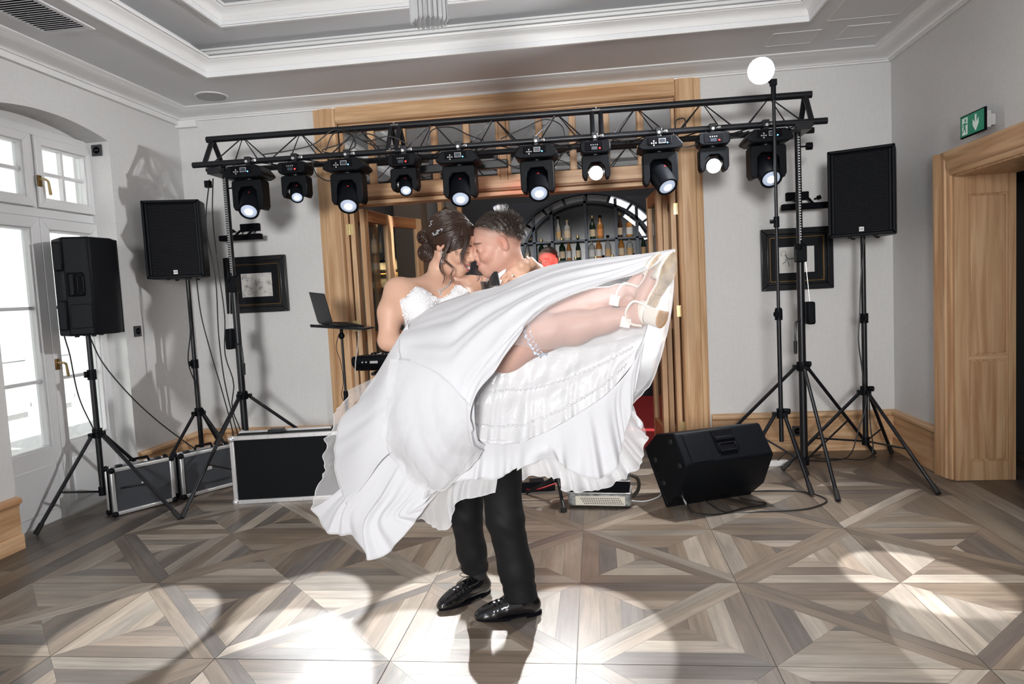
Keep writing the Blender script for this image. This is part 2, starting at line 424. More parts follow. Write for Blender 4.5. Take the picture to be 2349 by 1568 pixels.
def sweep(mb, path, prof, closed=False):
    """profile (offset to the left of travel, z) mitred along a 2-D path"""
    R = []; n = len(path)
    for i in range(n):
        p = V((*path[i], 0)); a = V((*path[i-1], 0)) if (i > 0 or closed) else None; b = V((*path[(i+1) % n], 0)) if (i < n-1 or closed) else None
        d1 = (p-a).normalized() if a is not None else None; d2 = (b-p).normalized() if b is not None else None
        if d1 is None: d1 = d2
        if d2 is None: d2 = d1
        n1 = V((-d1.y, d1.x, 0)); n2 = V((-d2.y, d2.x, 0)); nn = (n1+n2); nn = nn/(nn.length_squared/2) if nn.length > 1e-6 else n1
        R.append([(p.x+nn.x*o, p.y+nn.y*o, z) for o, z in prof])
    if closed: R.append(R[0])
    mb.rings(R, True, not closed); return mb
CORN = [(0, 3.0), (.022, 3.0), (.024, 3.012), (.034, 3.014), (.036, 3.022), (.05, 3.03), (.085, 3.038), (.12, 3.048), (.145, 3.055), (.15, 3.062), (.168, 3.064), (.172, 3.07), (.188, 3.072), (.19, 3.081), (0, 3.081)]
struct(sweep(MB(), [(XR, YN), (XR, YB), (XL, YB), (XL, YN)], CORN).build('trim_1', M_mould, angle=50))
led = MB().b2((XL, YN, 2.968), (XL+.03, YB, 3.001)).b2((XL, YB-.05, 2.945), (XL+.19, YB, 3.001)); struct(led.build('trim_2', M_mould, smooth=False))

# ------------------------------------------------------------------ ceiling with two stepped trays
TX, TY = (-2.744, 1.472), (.75, 4.925)
ce = MB()
def plate(mb, x0, y0, x1, y1, hx0, hy0, hx1, hy1, z0, z1):
    mb.b2((x0, y0, z0), (hx0, y1, z1)); mb.b2((hx1, y0, z0), (x1, y1, z1)); mb.b2((hx0, y0, z0), (hx1, hy0, z1)); mb.b2((hx0, hy1, z0), (hx1, y1, z1))
plate(ce, XL-.3, YN, XR+.3, YB+.3, TX[0], TY[0], TX[1], TY[1], ZC, ZC+.05)
ox = .20
plate(ce, TX[0]-ox-.1, TY[0]-ox-.1, TX[1]+ox+.1, TY[1]+ox+.1, TX[0]+.30, TY[0]+.30, TX[1]-.30, TY[1]-.30, 3.30, 3.35)
for a, b_ in (((TX[0]-ox-.1, TY[0]-ox-.1, ZC+.05), (TX[0]-ox, TY[1]+ox+.1, 3.35)), ((TX[1]+ox, TY[0]-ox-.1, ZC+.05), (TX[1]+ox+.1, TY[1]+ox+.1, 3.35)), ((TX[0]-ox, TY[0]-ox-.1, ZC+.05), (TX[1]+ox, TY[0]-ox, 3.35)), ((TX[0]-ox, TY[1]+ox, ZC+.05), (TX[1]+ox, TY[1]+ox+.1, 3.35))): ce.b2(a, b_)
ce.b2((TX[0]+.1, TY[0]+.1, 3.44), (TX[1]-.1, TY[1]-.1, 3.5))
ceil = struct(ce.build('ceiling', M_ceil, smooth=False))
def ring(x0, y0, x1, y1): return [(x0, y0), (x1, y0), (x1, y1), (x0, y1)]
LIP = [(0, ZC), (0, ZC-.012), (-.012, ZC-.014), (-.014, ZC-.004), (-.014, ZC+.02), (.004, ZC+.024), (.01, ZC+.05), (.028, ZC+.075), (.052, ZC+.085), (.056, ZC+.094), (.068, ZC+.096), (.07, ZC+.112), (-.02, ZC+.112), (-.02, ZC)]
struct(sweep(MB(), ring(TX[0], TY[0], TX[1], TY[1]), LIP, True).build('trim_3', M_mould, angle=50))
UP = [(-.20, 3.20), (-.18, 3.20), (-.176, 3.22), (-.155, 3.235), (-.13, 3.245), (-.125, 3.262), (-.10, 3.266), (-.096, 3.285), (-.08, 3.288), (-.078, 3.301), (-.20, 3.301)]
struct(sweep(MB(), ring(TX[0], TY[0], TX[1], TY[1]), UP, True).build('trim_4', M_mould, angle=50))
L2 = [(o+.30+.0, z+.222) for o, z in LIP]
struct(sweep(MB(), ring(TX[0], TY[0], TX[1], TY[1]), L2, True).build('trim_5', M_mould, angle=50))
# flush round loudspeaker, grille and hatches in the ceiling
o = thing('ceiling_speaker', 'flush round white loudspeaker in the ceiling corner above the black speaker', 'ceiling speaker', (-2.98, 5.39, ZC))
MB().lathe([(.125, 0), (.125, -.006), (.118, -.008), (.112, -.008)], 40, caps=False).build('rim', M_mould, o)
MB().lathe([(.001, -.006), (.112, -.006), (.112, -.002), (.001, -.002)], 40).build('grille', mat('speaker_grille_white', (.45, .45, .46), .6, bump=.6, bscale=900), o)
o = thing('ceiling_vent', 'rectangular slatted ventilation grille in the ceiling at the upper left', 'vent', (-3.03, 3.52, ZC))
fr_ = MB(); fr_.b2((-.16, -.42, -.012), (.16, -.385, 0)); fr_.b2((-.16, .385, -.012), (.16, .42, 0)); fr_.b2((-.16, -.385, -.012), (-.13, .385, 0)); fr_.b2((.13, -.385, -.012), (.16, .385, 0)); fr_.build('frame', M_ceil, o, bevel=.003)
MB().b2((-.13, -.385, -.003), (.13, .385, -.001)).build('backing', mat('vent_dark', (.06, .06, .065), .8), o, smooth=False)
for i in range(30):
    s_ = MB().tr((0, -.372+i*.0257, -.008), (.55, 0, 0)).box((0, 0, 0), (.26, .017, .0025)).build('slat', M_ceil, o, smooth=False)
def hatch(x0, y0, x1, y1, lab):
    o = thing('ceiling_hatch', lab, 'access panel', ((x0+x1)/2, (y0+y1)/2, ZC)); a, b_ = (x1-x0)/2, (y1-y0)/2
    MB().b2((-a+.004, -b_+.004, -.002), (a-.004, b_-.004, 0)).build('panel', M_ceil, o, smooth=False)
    e = MB(); e.b2((-a, -b_, -.004), (a, -b_+.005, 0)); e.b2((-a, b_-.005, -.004), (a, b_, 0)); e.b2((-a, -b_+.005, -.004), (-a+.005, b_-.005, 0)); e.b2((a-.005, -b_+.005, -.004), (a, b_-.005, 0)); e.build('edge', M_mould, o, smooth=False)
hatch(1.60, 4.55, 2.05, 4.98, 'larger flush ceiling hatch near the right cornice')
hatch(1.78, 5.12, 2.06, 5.38, 'small flush ceiling hatch in the right corner of the ceiling')
hatch(1.30, 5.14, 1.62, 5.40, 'flush ceiling hatch above the flash on its stand')

# ------------------------------------------------------------------ baseboards
BB = [(0, 0), (.030, 0), (.030, .10), (.022, .108), (.020, .262), (.024, .27), (.028, .282), (.040, .288), (.042, .30), (.036, .312), (.022, .318), (0, .318)]
# a strip at the foot, a tall middle board and a rounded cap are separate lengths of wood
def baseb(name, path, wood):
    h = struct(sweep(MB(), path, [(0, .09), (.018, .09), (.018, .262), (0, .262)]).build(name, wood, smooth=False))
    sweep(MB(), path, [(0, 0), (.034, 0), (.034, .082), (.028, .09), (0, .09)]).build('foot_strip', wood, h)
    sweep(MB(), path, [(0, .262), (.022, .262), (.026, .272), (.040, .280), (.044, .294), (.040, .307), (.026, .316), (0, .318)]).build('cap', wood, h)
baseb('baseboard_back_left', [(-2.31, YB), (XL, YB)], M_woodx)
baseb('baseboard_left', [(XL, YB), (XL, NY1+.01)], M_woody)
baseb('baseboard_back_right', [(XR, YB), (.905, YB)], M_woodx)
baseb('baseboard_right', [(XR, DY1+.16), (XR, YB)], M_woody)
baseb('baseboard_left_near', [(XL, NY0-.005), (XL, YN)], M_woody)

# ------------------------------------------------------------------ terrace door with transom lights (left)
WX = -3.70
win = struct(MB().b2((WX-.07, 3.70, 0), (WX, 3.76, 2.665)).b2((WX-.07, 4.88, 0), (WX, 4.94, 2.665)).b2((WX-.07, 3.76, 2.61), (WX, 4.88, 2.665)).b2((WX-.07, 3.76, 2.06), (WX, 4.88, 2.12)).b2((WX-.07, 4.30, 2.12), (WX, 4.34, 2.61)).build('window_1', M_white, bevel=.004))
lun = struct(MB().b2((WX-.1, 3.6, 2.665), (WX-.03, 5.0, 2.9)).build('wall_niche', M_wall, smooth=False))
def sash(y0, y1, z0, z1, fw, fb, munt, name):
    m_ = MB(); m_.M = Matrix(((0, 1, 0, 0), (1, 0, 0, 0), (0, 0, 1, 0), (0, 0, 0, 1)))
    # frame() works in x,z -> map to y,z
    o_ = [(y0, z0), (y1, z0), (y1, z1), (y0, z1)]; i_ = [(y0+fw, z0+fb), (y1-fw, z0+fb), (y1-fw, z1-fw), (y0+fw, z1-fw)]
    s = MB()
    for k in range(4): s.prism([o_[k], o_[(k+1) % 4], i_[(k+1) % 4], i_[k]], WX-.05, WX+.022, 'x')
    e = .012
    o2 = [(y0+fw, z0+fb), (y1-fw, z0+fb), (y1-fw, z1-fw), (y0+fw, z1-fw)]; i2 = [(y0+fw+e, z0+fb+e), (y1-fw-e, z0+fb+e), (y1-fw-e, z1-fw-e), (y0+fw+e, z1-fw-e)]
    for k in range(4): s.prism([o2[k], o2[(k+1) % 4], i2[(k+1) % 4], i2[k]], WX-.05, WX+.008, 'x')
    so = s.build(name, M_white, win, bevel=.004)
    ya, yb, za, zb = y0+fw+e, y1-fw-e, z0+fb+e, z1-fw-e
    ys, zs = munt
    YS = [ya]+[ya+(yb-ya)*t for t in ys]+[yb]; ZS = [za]+[za+(zb-za)*t for t in zs]+[zb]
    for i in range(len(YS)-1):
        for j in range(len(ZS)-1):
            MB().b2((WX-.030, YS[i], ZS[j]), (WX-.022, YS[i+1], ZS[j+1])).build('pane', M_glass, so, smooth=False)
    for t in YS[1:-1]: MB().b2((WX-.042, t-.011, za), (WX-.008, t+.011, zb)).build('glazing_bar', M_white, so, bevel=.003)
    for t in ZS[1:-1]: MB().b2((WX-.0425, ya, t-.011), (WX-.0085, yb, t+.011)).build('glazing_bar', M_white, so, bevel=.003)
    return so
sash(3.765, 4.318, .012, 2.055, .075, .50, ([], [.30, .64]), 'door_leaf')
d2 = sash(4.322, 4.875, .012, 2.055, .075, .50, ([], [.30, .64]), 'door_leaf')
sash(3.765, 4.297, 2.125, 2.605, .058, .058, ([.5], [.5]), 'transom_sash')
sash(4.343, 4.875, 2.125, 2.605, .058, .058, ([.5], [.5]), 'transom_sash')
for y0, y1 in ((3.84, 4.25), (4.40, 4.80)): MB().b2((WX+.018, y0, .09), (WX+.03, y1, .40)).build('bottom_panel', M_white, win, bevel=.008)
def lever(z, y=4.345):
    h = MB().box((WX+.027, y, z), (.012, .034, .075)).build('handle_plate', M_bronze, win, bevel=.003)
    MB().tube([(WX+.03, y, z+.01), (WX+.06, y, z+.01), (WX+.066, y+.01, z+.008), (WX+.066, y+.03, z-.0), (WX+.064, y+.036, z-.012), (WX+.064, y+.044, z-.085), (WX+.064, y+.045, z-.092)], [.008, .008, .008, .008, .008, .010, .005], 10).build('handle', M_brass, h)
lever(2.30); lever(1.06)
# neighbouring white facade with shutters, seen through the panes
fac = thing('building', 'bright white facade with pale shutters outside the terrace door', 'building', (-7.2, 4, 0))
M_fac = mat('white_render', (.80, .80, .80), .9)
MB().b2((-.3, -9, -1), (0, 9, 6)).build('facade', M_fac, fac, smooth=False)
for y in (3.4, 4.15):
    s_ = MB().b2((0, y, .3), (.05, y+.62, 2.5)).build('shutter', mat('pale_shutter', (.70, .71, .73), .7), fac, bevel=.01)
    for z in (.2, .85, 1.5): MB().b2((.05, y+.08, z), (.062, y+.54, z+.5)).build('shutter_panel', mat('pale_shutter', (.62, .63, .66), .7), s_, bevel=.01)
struct(MB().b2((-7.2, -6, -.3), (XL-.36, 14, -.05)).build('ground_outside', mat('pale_paving', (.75, .75, .75), .9), smooth=False))

# ------------------------------------------------------------------ doorway in the right wall
dr = struct(MB().b2((XR, DY1-.02, 0), (XR+.37, DY1+.012, DZ)).b2((XR, YN, DZ-.012), (XR+.37, DY1-.02, DZ+.02)).build('door_1', M_woodv, smooth=False))
CAS = [(0, 0), (0, -.012), (.018, -.02), (.03, -.02), (.038, -.032), (.10, -.036), (.118, -.046), (.13, -.05), (.15, -.05), (.155, -.04), (.155, 0)]
def casing_r():
    m_ = MB()  # upright strip on the wall face, profile in (y,x)
    m_.prism([(XR+x, DY1+o) for o, x in CAS], 0, DZ+.155, 'z'); return m_
casing_r().build('casing_upright', M_woodv, dr, angle=30)
m_ = MB(); m_.prism([(XR+x, DZ+o) for o, x in CAS], YN, DY1, 'y'); m_.build('casing_head', M_woody, dr, angle=30)
jf = DY1-.02
p_ = MB(); p_.b2((XR+.0, jf-.012, 0), (XR+.085, jf, DZ)); p_.b2((XR+.325, jf-.012, 0), (XR+.37, jf, DZ)); p_.b2((XR+.085, jf-.012, 0), (XR+.325, jf, .13)); p_.b2((XR+.085, jf-.012, DZ-.13), (XR+.325, jf, DZ)); p_.build('jamb_frame', M_woodv, dr, bevel=.003)
for z0, z1 in ((.13, .80), (.83, DZ-.13)):
    MB().b2((XR+.10, jf-.006, z0+.012), (XR+.31, jf+.001, z1-.012)).build('jamb_panel', M_woodv, dr, bevel=.004)
MB().b2((XR+.085, jf-.01, .80), (XR+.325, jf, .83)).build('panel_rail', M_woodx, dr, bevel=.004)
sign = thing('exit_sign', 'green emergency exit sign with running figure and down arrow above the doorway', 'sign', (XR, 4.45, 2.24))
M_sg = mat('sign_green', (.0, .17, .10), .35, emit=(.0, .45, .22), estr=.10); M_sw = mat('sign_white', (.75, .78, .76), .4, emit=(.7, 1, .8), estr=.10)
MB().b2((-.075, -.10, -.045), (-.035, .10, .05)).build('mount', mat('sign_housing', (.62, .62, .62), .5), sign, bevel=.004)
MB().b2((-.035, -.08, -.03), (0, .08, .035)).build('wall_bracket', mat('sign_housing', (.62, .62, .62), .5), sign, bevel=.004)
MB().b2((-.088, -.135, -.066), (-.075, .135, .066)).build('frame', M_blackm, sign, bevel=.003)
MB().b2((-.0895, -.127, -.058), (-.0875, .127, .058)).build('face', M_sg, sign, smooth=False)
sx = -.0905
def sgn(poly, name, m2): MB().prism(poly, sx, sx-.0008, 'x').build(name, m2, sign, smooth=False)
# seen from inside the room, +y lies to the left
sgn([(.105, -.05), (.105, .048), (.045, .048), (.045, -.05)], 'door_pictogram', M_sw)
sgn([(-.035, .045), (-.052, .045), (-.052, .0), (-.075, .022), (-.075, -.012), (-.0435, -.05), (-.012, -.012), (-.012, .022), (-.035, .0)], 'arrow', M_sw)
sx -= .0008
MB().prism([(.066+.009*math.cos(2*PI*i/14), .032+.010*math.sin(2*PI*i/14)) for i in range(14)], sx, sx-.0008, 'x').build('figure_head', M_sg, sign, smooth=False)
sgn([(.086, .018), (.066, .02), (.058, .012), (.045, .014), (.045, .008), (.058, .004), (.066, .008), (.068, -.006), (.060, -.038), (.066, -.040), (.076, -.012), (.082, -.024), (.102, -.034), (.104, -.029), (.088, -.02), (.082, .004), (.088, .012), (.098, -.004), (.103, -.002), (.094, .014)], 'running_figure', M_sg)

# sockets
def socket(name, loc, rz, lab):
    o = thing(name, lab, 'socket', loc, rz)
    MB().box((0, -.005, 0), (.082, .010, .082)).build('plate', mat('anthracite_plastic', (.045, .047, .052), .45), o, bevel=.003)
    MB().lathe([(.001, -.0105), (.022, -.0105), (.026, -.012), (.026, -.0101), (.001, -.0101)], 24, axis='y').build('insert', M_blackm, o)
    for s in (-1, 1): MB().cyl((s*.009, -.010, 0), (s*.009, -.0125, 0), .003, n=8).build('contact', M_chrome, o)
    return o
socket('wall_socket', (XL-.095, NY1-.001, 2.595), 0, 'dark square socket on the reveal beside the transom window')
socket('wall_switch', (XL, 4.99, 1.24), PI/2, 'dark square switch on the left wall beside the terrace door')
socket('wall_socket', (1.57, YB-.022, .165), 0, 'dark socket set in the wooden baseboard behind the tripods')
# ------------------------------------------------------------------ big wooden door case with transom lights and folding leaves
FX0, FX1, FT = -2.297, .89, 3.0
case = struct(MB().b2((FX0+.20, YB+.0, 2.19), (FX1-.20, YB+.14, 2.315)).build('door_2', M_woodx, smooth=False))
PRO = [(0, 0), (0, -.018), (.02, -.026), (.05, -.028), (.06, -.04), (.075, -.044), (.165, -.044), (.175, -.036), (.19, -.03), (.20, -.012), (.20, 0)]
for sx_, x in ((1, FX0), (-1, FX1)):
    MB().prism([(x+sx_*o, YB+y) for o, y in PRO], 0, FT, 'z').build('casing_upright', M_woodv, case, angle=30)
    MB().b2((x+sx_*.05, YB, 0), (x+sx_*.20, YB+.30, 2.19)).build('jamb', M_woodv, case, bevel=.004)
MB().prism([(YB+y, FT+.02-o*.75) for o, y in PRO], FX0+.20, FX1-.20, 'x').build('casing_head', M_woodx, case, angle=30)
MB().b2((FX0+.2, YB+.02, 2.86), (FX1-.2, YB+.12, 3.0)).build('head_board', M_woodx, case, smooth=False)
MB().b2((FX0+.2, YB-.02, 2.19), (FX1-.2, YB+.01, 2.225)).build('lintel_bead', M_woodx, case, bevel=.006)
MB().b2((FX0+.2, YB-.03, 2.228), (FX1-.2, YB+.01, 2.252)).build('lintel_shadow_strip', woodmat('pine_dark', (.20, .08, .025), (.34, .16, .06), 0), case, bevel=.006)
cx = (FX0+FX1)/2; z0, z1 = 2.315, 2.86
for s0, s1 in ((FX0+.2, cx-.03), (cx+.03, FX1-.2)):
    sa = MB(); n = 5; wd = (s1-s0)/n
    sa.b2((s0, YB+.03, z0), (s1, YB+.09, z0+.05)); sa.b2((s0, YB+.03, z1-.05), (s1, YB+.09, z1))
    so = sa.build('transom_sash', M_woodx, case, bevel=.004)
    for i in range(n+1):
        x = s0+i*wd; a, b_ = (x-.028, x+.028); a = max(a, s0); b_ = min(b_, s1)
        MB().b2((a, YB+.028, z0+.05), (b_, YB+.088, z1-.05)).build('glazing_bar', M_woodv, so, bevel=.006)
    for i in range(n): MB().b2((s0+i*wd+.028, YB+.056, z0+.05), (s0+(i+1)*wd-.028, YB+.062, z1-.05)).build('pane', glassmat('transom_glass', (.80, .80, .80), .0, .66), so, smooth=False)
MB().b2((cx-.03, YB+.02, z0), (cx+.03, YB+.10, z1)).build('centre_mullion', M_woodv, case, bevel=.004)
# ---- folding leaves, stacked to either side of the opening
def hinge(parent, x, y, z, mat_):
    h = MB().b2((x-.030, y-.004, z-.045), (x-.003, y, z+.045)); h.b2((x+.003, y-.004, z-.045), (x+.030, y, z+.045)); h.cyl((x, y-.006, z-.047), (x, y-.006, z+.047), .006, n=10)
    for dx in (-.020, .020):
        for dz in (-.028, 0, .028): h.cyl((x+dx, y-.004, z+dz), (x+dx, y-.0058, z+dz), .004, n=8)
    return h.build('hinge', mat_, parent)
def leaf(x, y, ang, lab, wdt=.60, hinges=(), hm=None, hz=(.21, 1.17, 1.995)):
    o = thing('folding_door_leaf', lab, 'door', (x, y, 0), ang, 'glazed wooden folding door leaves')
    h = 2.165; t = .042
    # leaf lies along local +y, thickness in x
    MB().b2((-t/2, 0, .012), (t/2, .085, h)).build('stile', M_woodv, o, bevel=.003)
    MB().b2((-t/2, wdt-.085, .012), (t/2, wdt, h)).build('stile', M_woodv, o, bevel=.003)
    for a, b_ in ((.012, .20), (1.02, 1.10), (h-.10, h)): MB().b2((-t/2, .085, a), (t/2, wdt-.085, b_)).build('rail', woodmat('pine_red', (.30, .11, .04), (.46, .21, .09), 1), o, bevel=.003)
    for a, b_ in ((.20, 1.02), (1.10, h-.10)): MB().b2((-.003, .085, a), (.003, wdt-.085, b_)).build('pane', M_glass, o, smooth=False)
    for xx in hinges:
        for z in hz: hinge(o, xx, 0, z, hm or M_brass)
    return o
leaf(-2.085, 5.80, .03, 'folding door leaf at the far left of the left stack, against the casing', hinges=(.032,))
leaf(-2.028, 5.80, -.02, 'second folding door leaf of the left stack, hinge plate on its edge')
leaf(-1.945, 5.81, -.09, 'third folding door leaf of the left stack, next to the opening')
leaf(-1.925, 6.42, -.42, 'angled folding door leaf at the rear of the left stack with reddish panes', wdt=.52)
leaf(.72, 5.80, -.03, 'folding door leaf at the far right of the right stack, against the casing', hinges=(-.032,))
leaf(.655, 5.80, .02, 'second folding door leaf from the right casing, brass hinges on its edge')
leaf(.61, 5.98, .05, 'set-back folding door leaf in the middle of the right stack')
leaf(.545, 5.81, .06, 'folding door leaf of the right stack nearest the bar')

# ------------------------------------------------------------------ the bar room behind
BY = 9.3
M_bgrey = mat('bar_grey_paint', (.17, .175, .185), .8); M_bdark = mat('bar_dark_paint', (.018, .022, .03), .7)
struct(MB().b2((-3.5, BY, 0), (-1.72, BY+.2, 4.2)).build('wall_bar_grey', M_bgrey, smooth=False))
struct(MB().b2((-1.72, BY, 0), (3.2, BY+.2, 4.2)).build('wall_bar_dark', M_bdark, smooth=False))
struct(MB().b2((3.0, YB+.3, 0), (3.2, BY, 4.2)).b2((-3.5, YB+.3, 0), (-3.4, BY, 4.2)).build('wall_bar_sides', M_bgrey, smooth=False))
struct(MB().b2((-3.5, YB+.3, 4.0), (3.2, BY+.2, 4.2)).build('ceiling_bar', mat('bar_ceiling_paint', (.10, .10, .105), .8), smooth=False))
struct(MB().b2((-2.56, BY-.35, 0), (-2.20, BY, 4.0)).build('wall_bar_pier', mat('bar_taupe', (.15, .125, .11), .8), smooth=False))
light('bar_room_lamp', 'AREA', (-.6, 7.6, 3.9), 46, (1, .90, .78), target=(-.6, 7.6, 0), shape='RECTANGLE', size=3., size_y=1.2)
# red carpet of the bar; its colour also carries the red stage light
struct(MB().b2((-2.0, 5.96, 0), (2.9, 8.8, .006)).build('bar_carpet', mat('red_lit_carpet', (.30, .012, .018), .9, bump=.4, bscale=300), smooth=False))
# warm-lit picture and timber niche with a lantern
pf = thing('gilt_picture', 'small gold framed picture under a picture lamp in the bar room', 'picture', (-2.80, BY, 1.55))
MB().frame(-.20, -.23, .20, .23, .045, -.04, 0).build('frame', M_blackm, pf, bevel=.004)
MB().frame(-.155, -.185, .155, .185, .02, -.045, -.005).build('gold_slip', M_brass, pf, bevel=.002)
MB().b2((-.135, -.165, -.012), (.135, .165, -.008)).build('mount', mat('mount_dark', (.05, .06, .07), .5), pf, smooth=False)
MB().b2((-.07, -.10, -.016), (.07, .10, -.012)).build('print', mat('cream_print', (.70, .52, .34), .7), pf, smooth=False)
pl = thing('picture_lamp', 'black picture lamp shining on the gold framed picture in the bar', 'lamp', (-2.80, BY, 1.90))
MB().tube([(0, 0, .06), (0, -.10, .06), (0, -.16, 0)], .008, 8).build('arm', M_blackm, pl)
MB().cyl((-.14, -.17, -.01), (.14, -.17, -.01), .022, n=14).build('shade', M_blackm, pl)
light('picture_lamp_light', 'AREA', (-2.80, BY-.15, 1.86), 4.5, (1, .66, .30), target=(-2.80, BY+.05, 1.4), shape='RECTANGLE', size=.28, size_y=.03)
nic = thing('timber_niche', 'upright timber frame glowing amber around the hanging bar lantern', 'frame', (-1.87, BY, 0))
for x in (-.13, .13): MB().b2((x-.028, -.11, 1.2), (x+.028, -.006, 3.0)).build('post', M_woodv, nic, bevel=.004)
MB().b2((-.158, -.11, 3.0), (.158, -.006, 3.06)).build('head', M_woodx, nic, bevel=.004)
lan = thing('lantern', 'small glowing glass lantern hanging in the timber niche', 'lamp', (-1.90, BY-.22, 2.42))
MB().lathe([(.002, .13), (.02, .12), (.055, .09), (.058, .08), (.002, .08)], 16).build('cap', M_bronze, lan)
MB().lathe([(.05, .08), (.05, -.10), (.046, -.10), (.046, .08)], 16, caps=False).build('shade', mat('amber_glass', (.9, .55, .2), .2, emit=(1, .62, .22), estr=1.1), lan)
MB().cyl((0, 0, .12), (0, 0, 1.5), .004, n=6).build('chain', M_blackm, lan)
light('lantern_light', 'POINT', (-1.90, BY-.22, 2.42), 9, (1, .6, .25), shadow_soft_size=.05)
# ---- arched back bar
bar = thing('back_bar', 'dark arched back bar with shelves of bottles and arch panels glowing in place of white reflections', 'shelf unit', (0, BY, 0))
M_bm = mat('gunmetal', (.022, .027, .035), .35, .6); M_mir = mat('smoked_mirror', (.035, .042, .055), .25, .0, spec=.35)
ax, az, aw, ah = -.06, 1.75, 1.0, .86
def arcpt(s, t): return (ax+aw*s*math.cos(t), az+ah*s*math.sin(t))
for s, th in ((1.0, .04), (.86, .035)):
    ar = MB(); n = 32
    for i in range(n):
        a, b_ = PI*i/n, PI*(i+1)/n
        ar.prism([arcpt(s, a), arcpt(s, b_), arcpt(s-th, b_), arcpt(s-th, a)], -.36, -.05, 'y')
    ar.build('arch_rib', M_bm, bar, smooth=False)
pn = 10
for i in range(pn):
    a, b_ = PI*(i+.06)/pn, PI*(i+.94)/pn
    lit = i in (1, 2, 3)  # glow on some panels imitates white reflections on them
    for s0, s1 in ((.955, .87),):
        MB().prism([arcpt(s0, a), arcpt(s0, (a+b_)/2), arcpt(s0, b_), arcpt(s1, b_), arcpt(s1, (a+b_)/2), arcpt(s1, a)], -.30, -.28, 'y').build('arch_panel', mat('arch_panel_reflection', (.8, .82, .85), .4, emit=(.93, .97, 1), estr=1.1) if lit else mat('arch_panel_dim', (.16, .17, .19), .3), bar, smooth=False)
        if lit and i < 3: MB().prism([arcpt(.80, a), arcpt(.80, b_), arcpt(.755, b_), arcpt(.755, a)], -.30, -.28, 'y').build('arch_panel', MATS['arch_panel_reflection'], bar, smooth=False)
MB().b2((ax-aw, -.06, .9), (ax+aw, -.03, 2.55)).build('back_panel', M_mir, bar, smooth=False)
for x in (-.74, -.51, -.08, .30, .56): MB().b2((x-.018, -.36, .9), (x+.018, -.32, az+ah*math.sqrt(max(0, 1-((x-ax)/aw)**2))*.93)).build('upright', M_bm, bar, smooth=False)
shz = [1.22, 1.50, 1.755, 2.01]
for z in shz: MB().b2((ax-aw+.02, -.36, z-.025), (ax+aw-.02, -.06, z)).build('shelf', M_bm, bar, bevel=.003)
MB().b2((ax-aw-.1, -.45, .0), (ax+aw+.1, -.05, .9)).build('cupboard', M_bm, bar, bevel=.006)
# bottles
GL = [mat('bottle_green', (.012, .03, .018), .12), mat('bottle_brown', (.06, .022, .008), .12), mat('bottle_clear', (.42, .43, .42), .08), mat('bottle_amber', (.45, .20, .05), .1), mat('bottle_black', (.01, .01, .012), .15)]
LB = [mat('label_cream', (.70, .58, .42), .7), mat('label_orange', (.72, .30, .10), .7), mat('label_white', (.72, .72, .70), .7), mat('label_amber', (.68, .45, .22), .7)]
PROT = {}
SHP = {'wine': [(.001, 0), (.036, 0), (.038, .01), (.038, .165), (.034, .19), (.016, .215), (.0135, .23), (.0135, .285), (.016, .286), (.016, .297), (.001, .297)],
       'spirit': [(.001, 0), (.040, 0), (.042, .008), (.042, .16), (.036, .185), (.016, .198), (.014, .235), (.018, .236), (.018, .262), (.001, .262)],
       'slim': [(.001, 0), (.028, 0), (.030, .01), (.030, .15), (.012, .23), (.011, .30), (.014, .302), (.014, .315), (.001, .315)]}
def bottle(kind, gi, li, loc, lab):
    k = (kind, gi, li)
    if k not in PROT:
        o = thing('bottle', lab, 'bottle', loc, 0, 'bottles on the back bar')
        MB().lathe(SHP[kind], 14).build('glass', GL[gi], o)
        r = max(p[0] for p in SHP[kind])+.0012
        MB().lathe([(r, .035), (r, .125)], 14, caps=False).build('label', LB[li], o)
        MB().lathe([(.001, SHP[kind][-1][1]-.03), (.0185, SHP[kind][-1][1]-.03), (.0185, SHP[kind][-1][1]+.004), (.001, SHP[kind][-1][1]+.004)], 10).build('cap', M_blackm if li % 2 else M_brass, o)
        PROT[k] = o
    else:
        o = copy_tree(PROT[k]); o.location = loc
    o['label'] = lab; return o
KN = {'wine': 'wine bottle', 'spirit': 'square-shouldered spirit bottle', 'slim': 'slim bottle'}
GN = ['dark green', 'brown', 'clear', 'amber', 'black']; LN = ['cream', 'orange', 'white', 'tan']
SN = {1.50: 'lowest visible back-bar shelf', 1.755: 'middle back-bar shelf', 2.01: 'upper back-bar shelf'}
rb = random.Random(3); seen = {}
for z in (1.50, 1.755, 2.01):
    half = aw*math.sqrt(max(0, 1-((z-az)/ah)**2)) if z > az else aw
    x = ax-half*.93+.02
    while x < ax+half*.90:
        if min(abs(x-u) for u in (-.74, -.51, -.08, .30, .56)) < .045 or (z > 2 and rb.random() < .25): x += .07; continue
        kd = rb.choice(['wine', 'spirit', 'slim', 'wine']); gi = rb.choice([0, 1, 2, 2, 3, 4, 3]); li = rb.choice([0, 1, 2, 3, 0])
        base = '%s %s with %s label on the %s' % (GN[gi], KN[kd], LN[li], SN[z])
        bottle(kd, gi, li, (x, BY-.22+rb.uniform(-.03, .03), z), base); x += rb.uniform(.085, .12)
# number the look-alikes along each shelf from the left so that each label singles one out
from collections import defaultdict
dd = defaultdict(list)
for o in list(COL.objects):
    if o.get('category') == 'bottle': dd[o['label']].append(o)
ORD = ['first', 'second', 'third', 'fourth', 'fifth', 'sixth', 'seventh', 'eighth', 'ninth']
for k, os_ in dd.items():
    if len(os_) > 1:
        for i, o in enumerate(sorted(os_, key=lambda q: q.location.x)): o['label'] = k+', '+ORD[min(i, 8)]+' such from left'
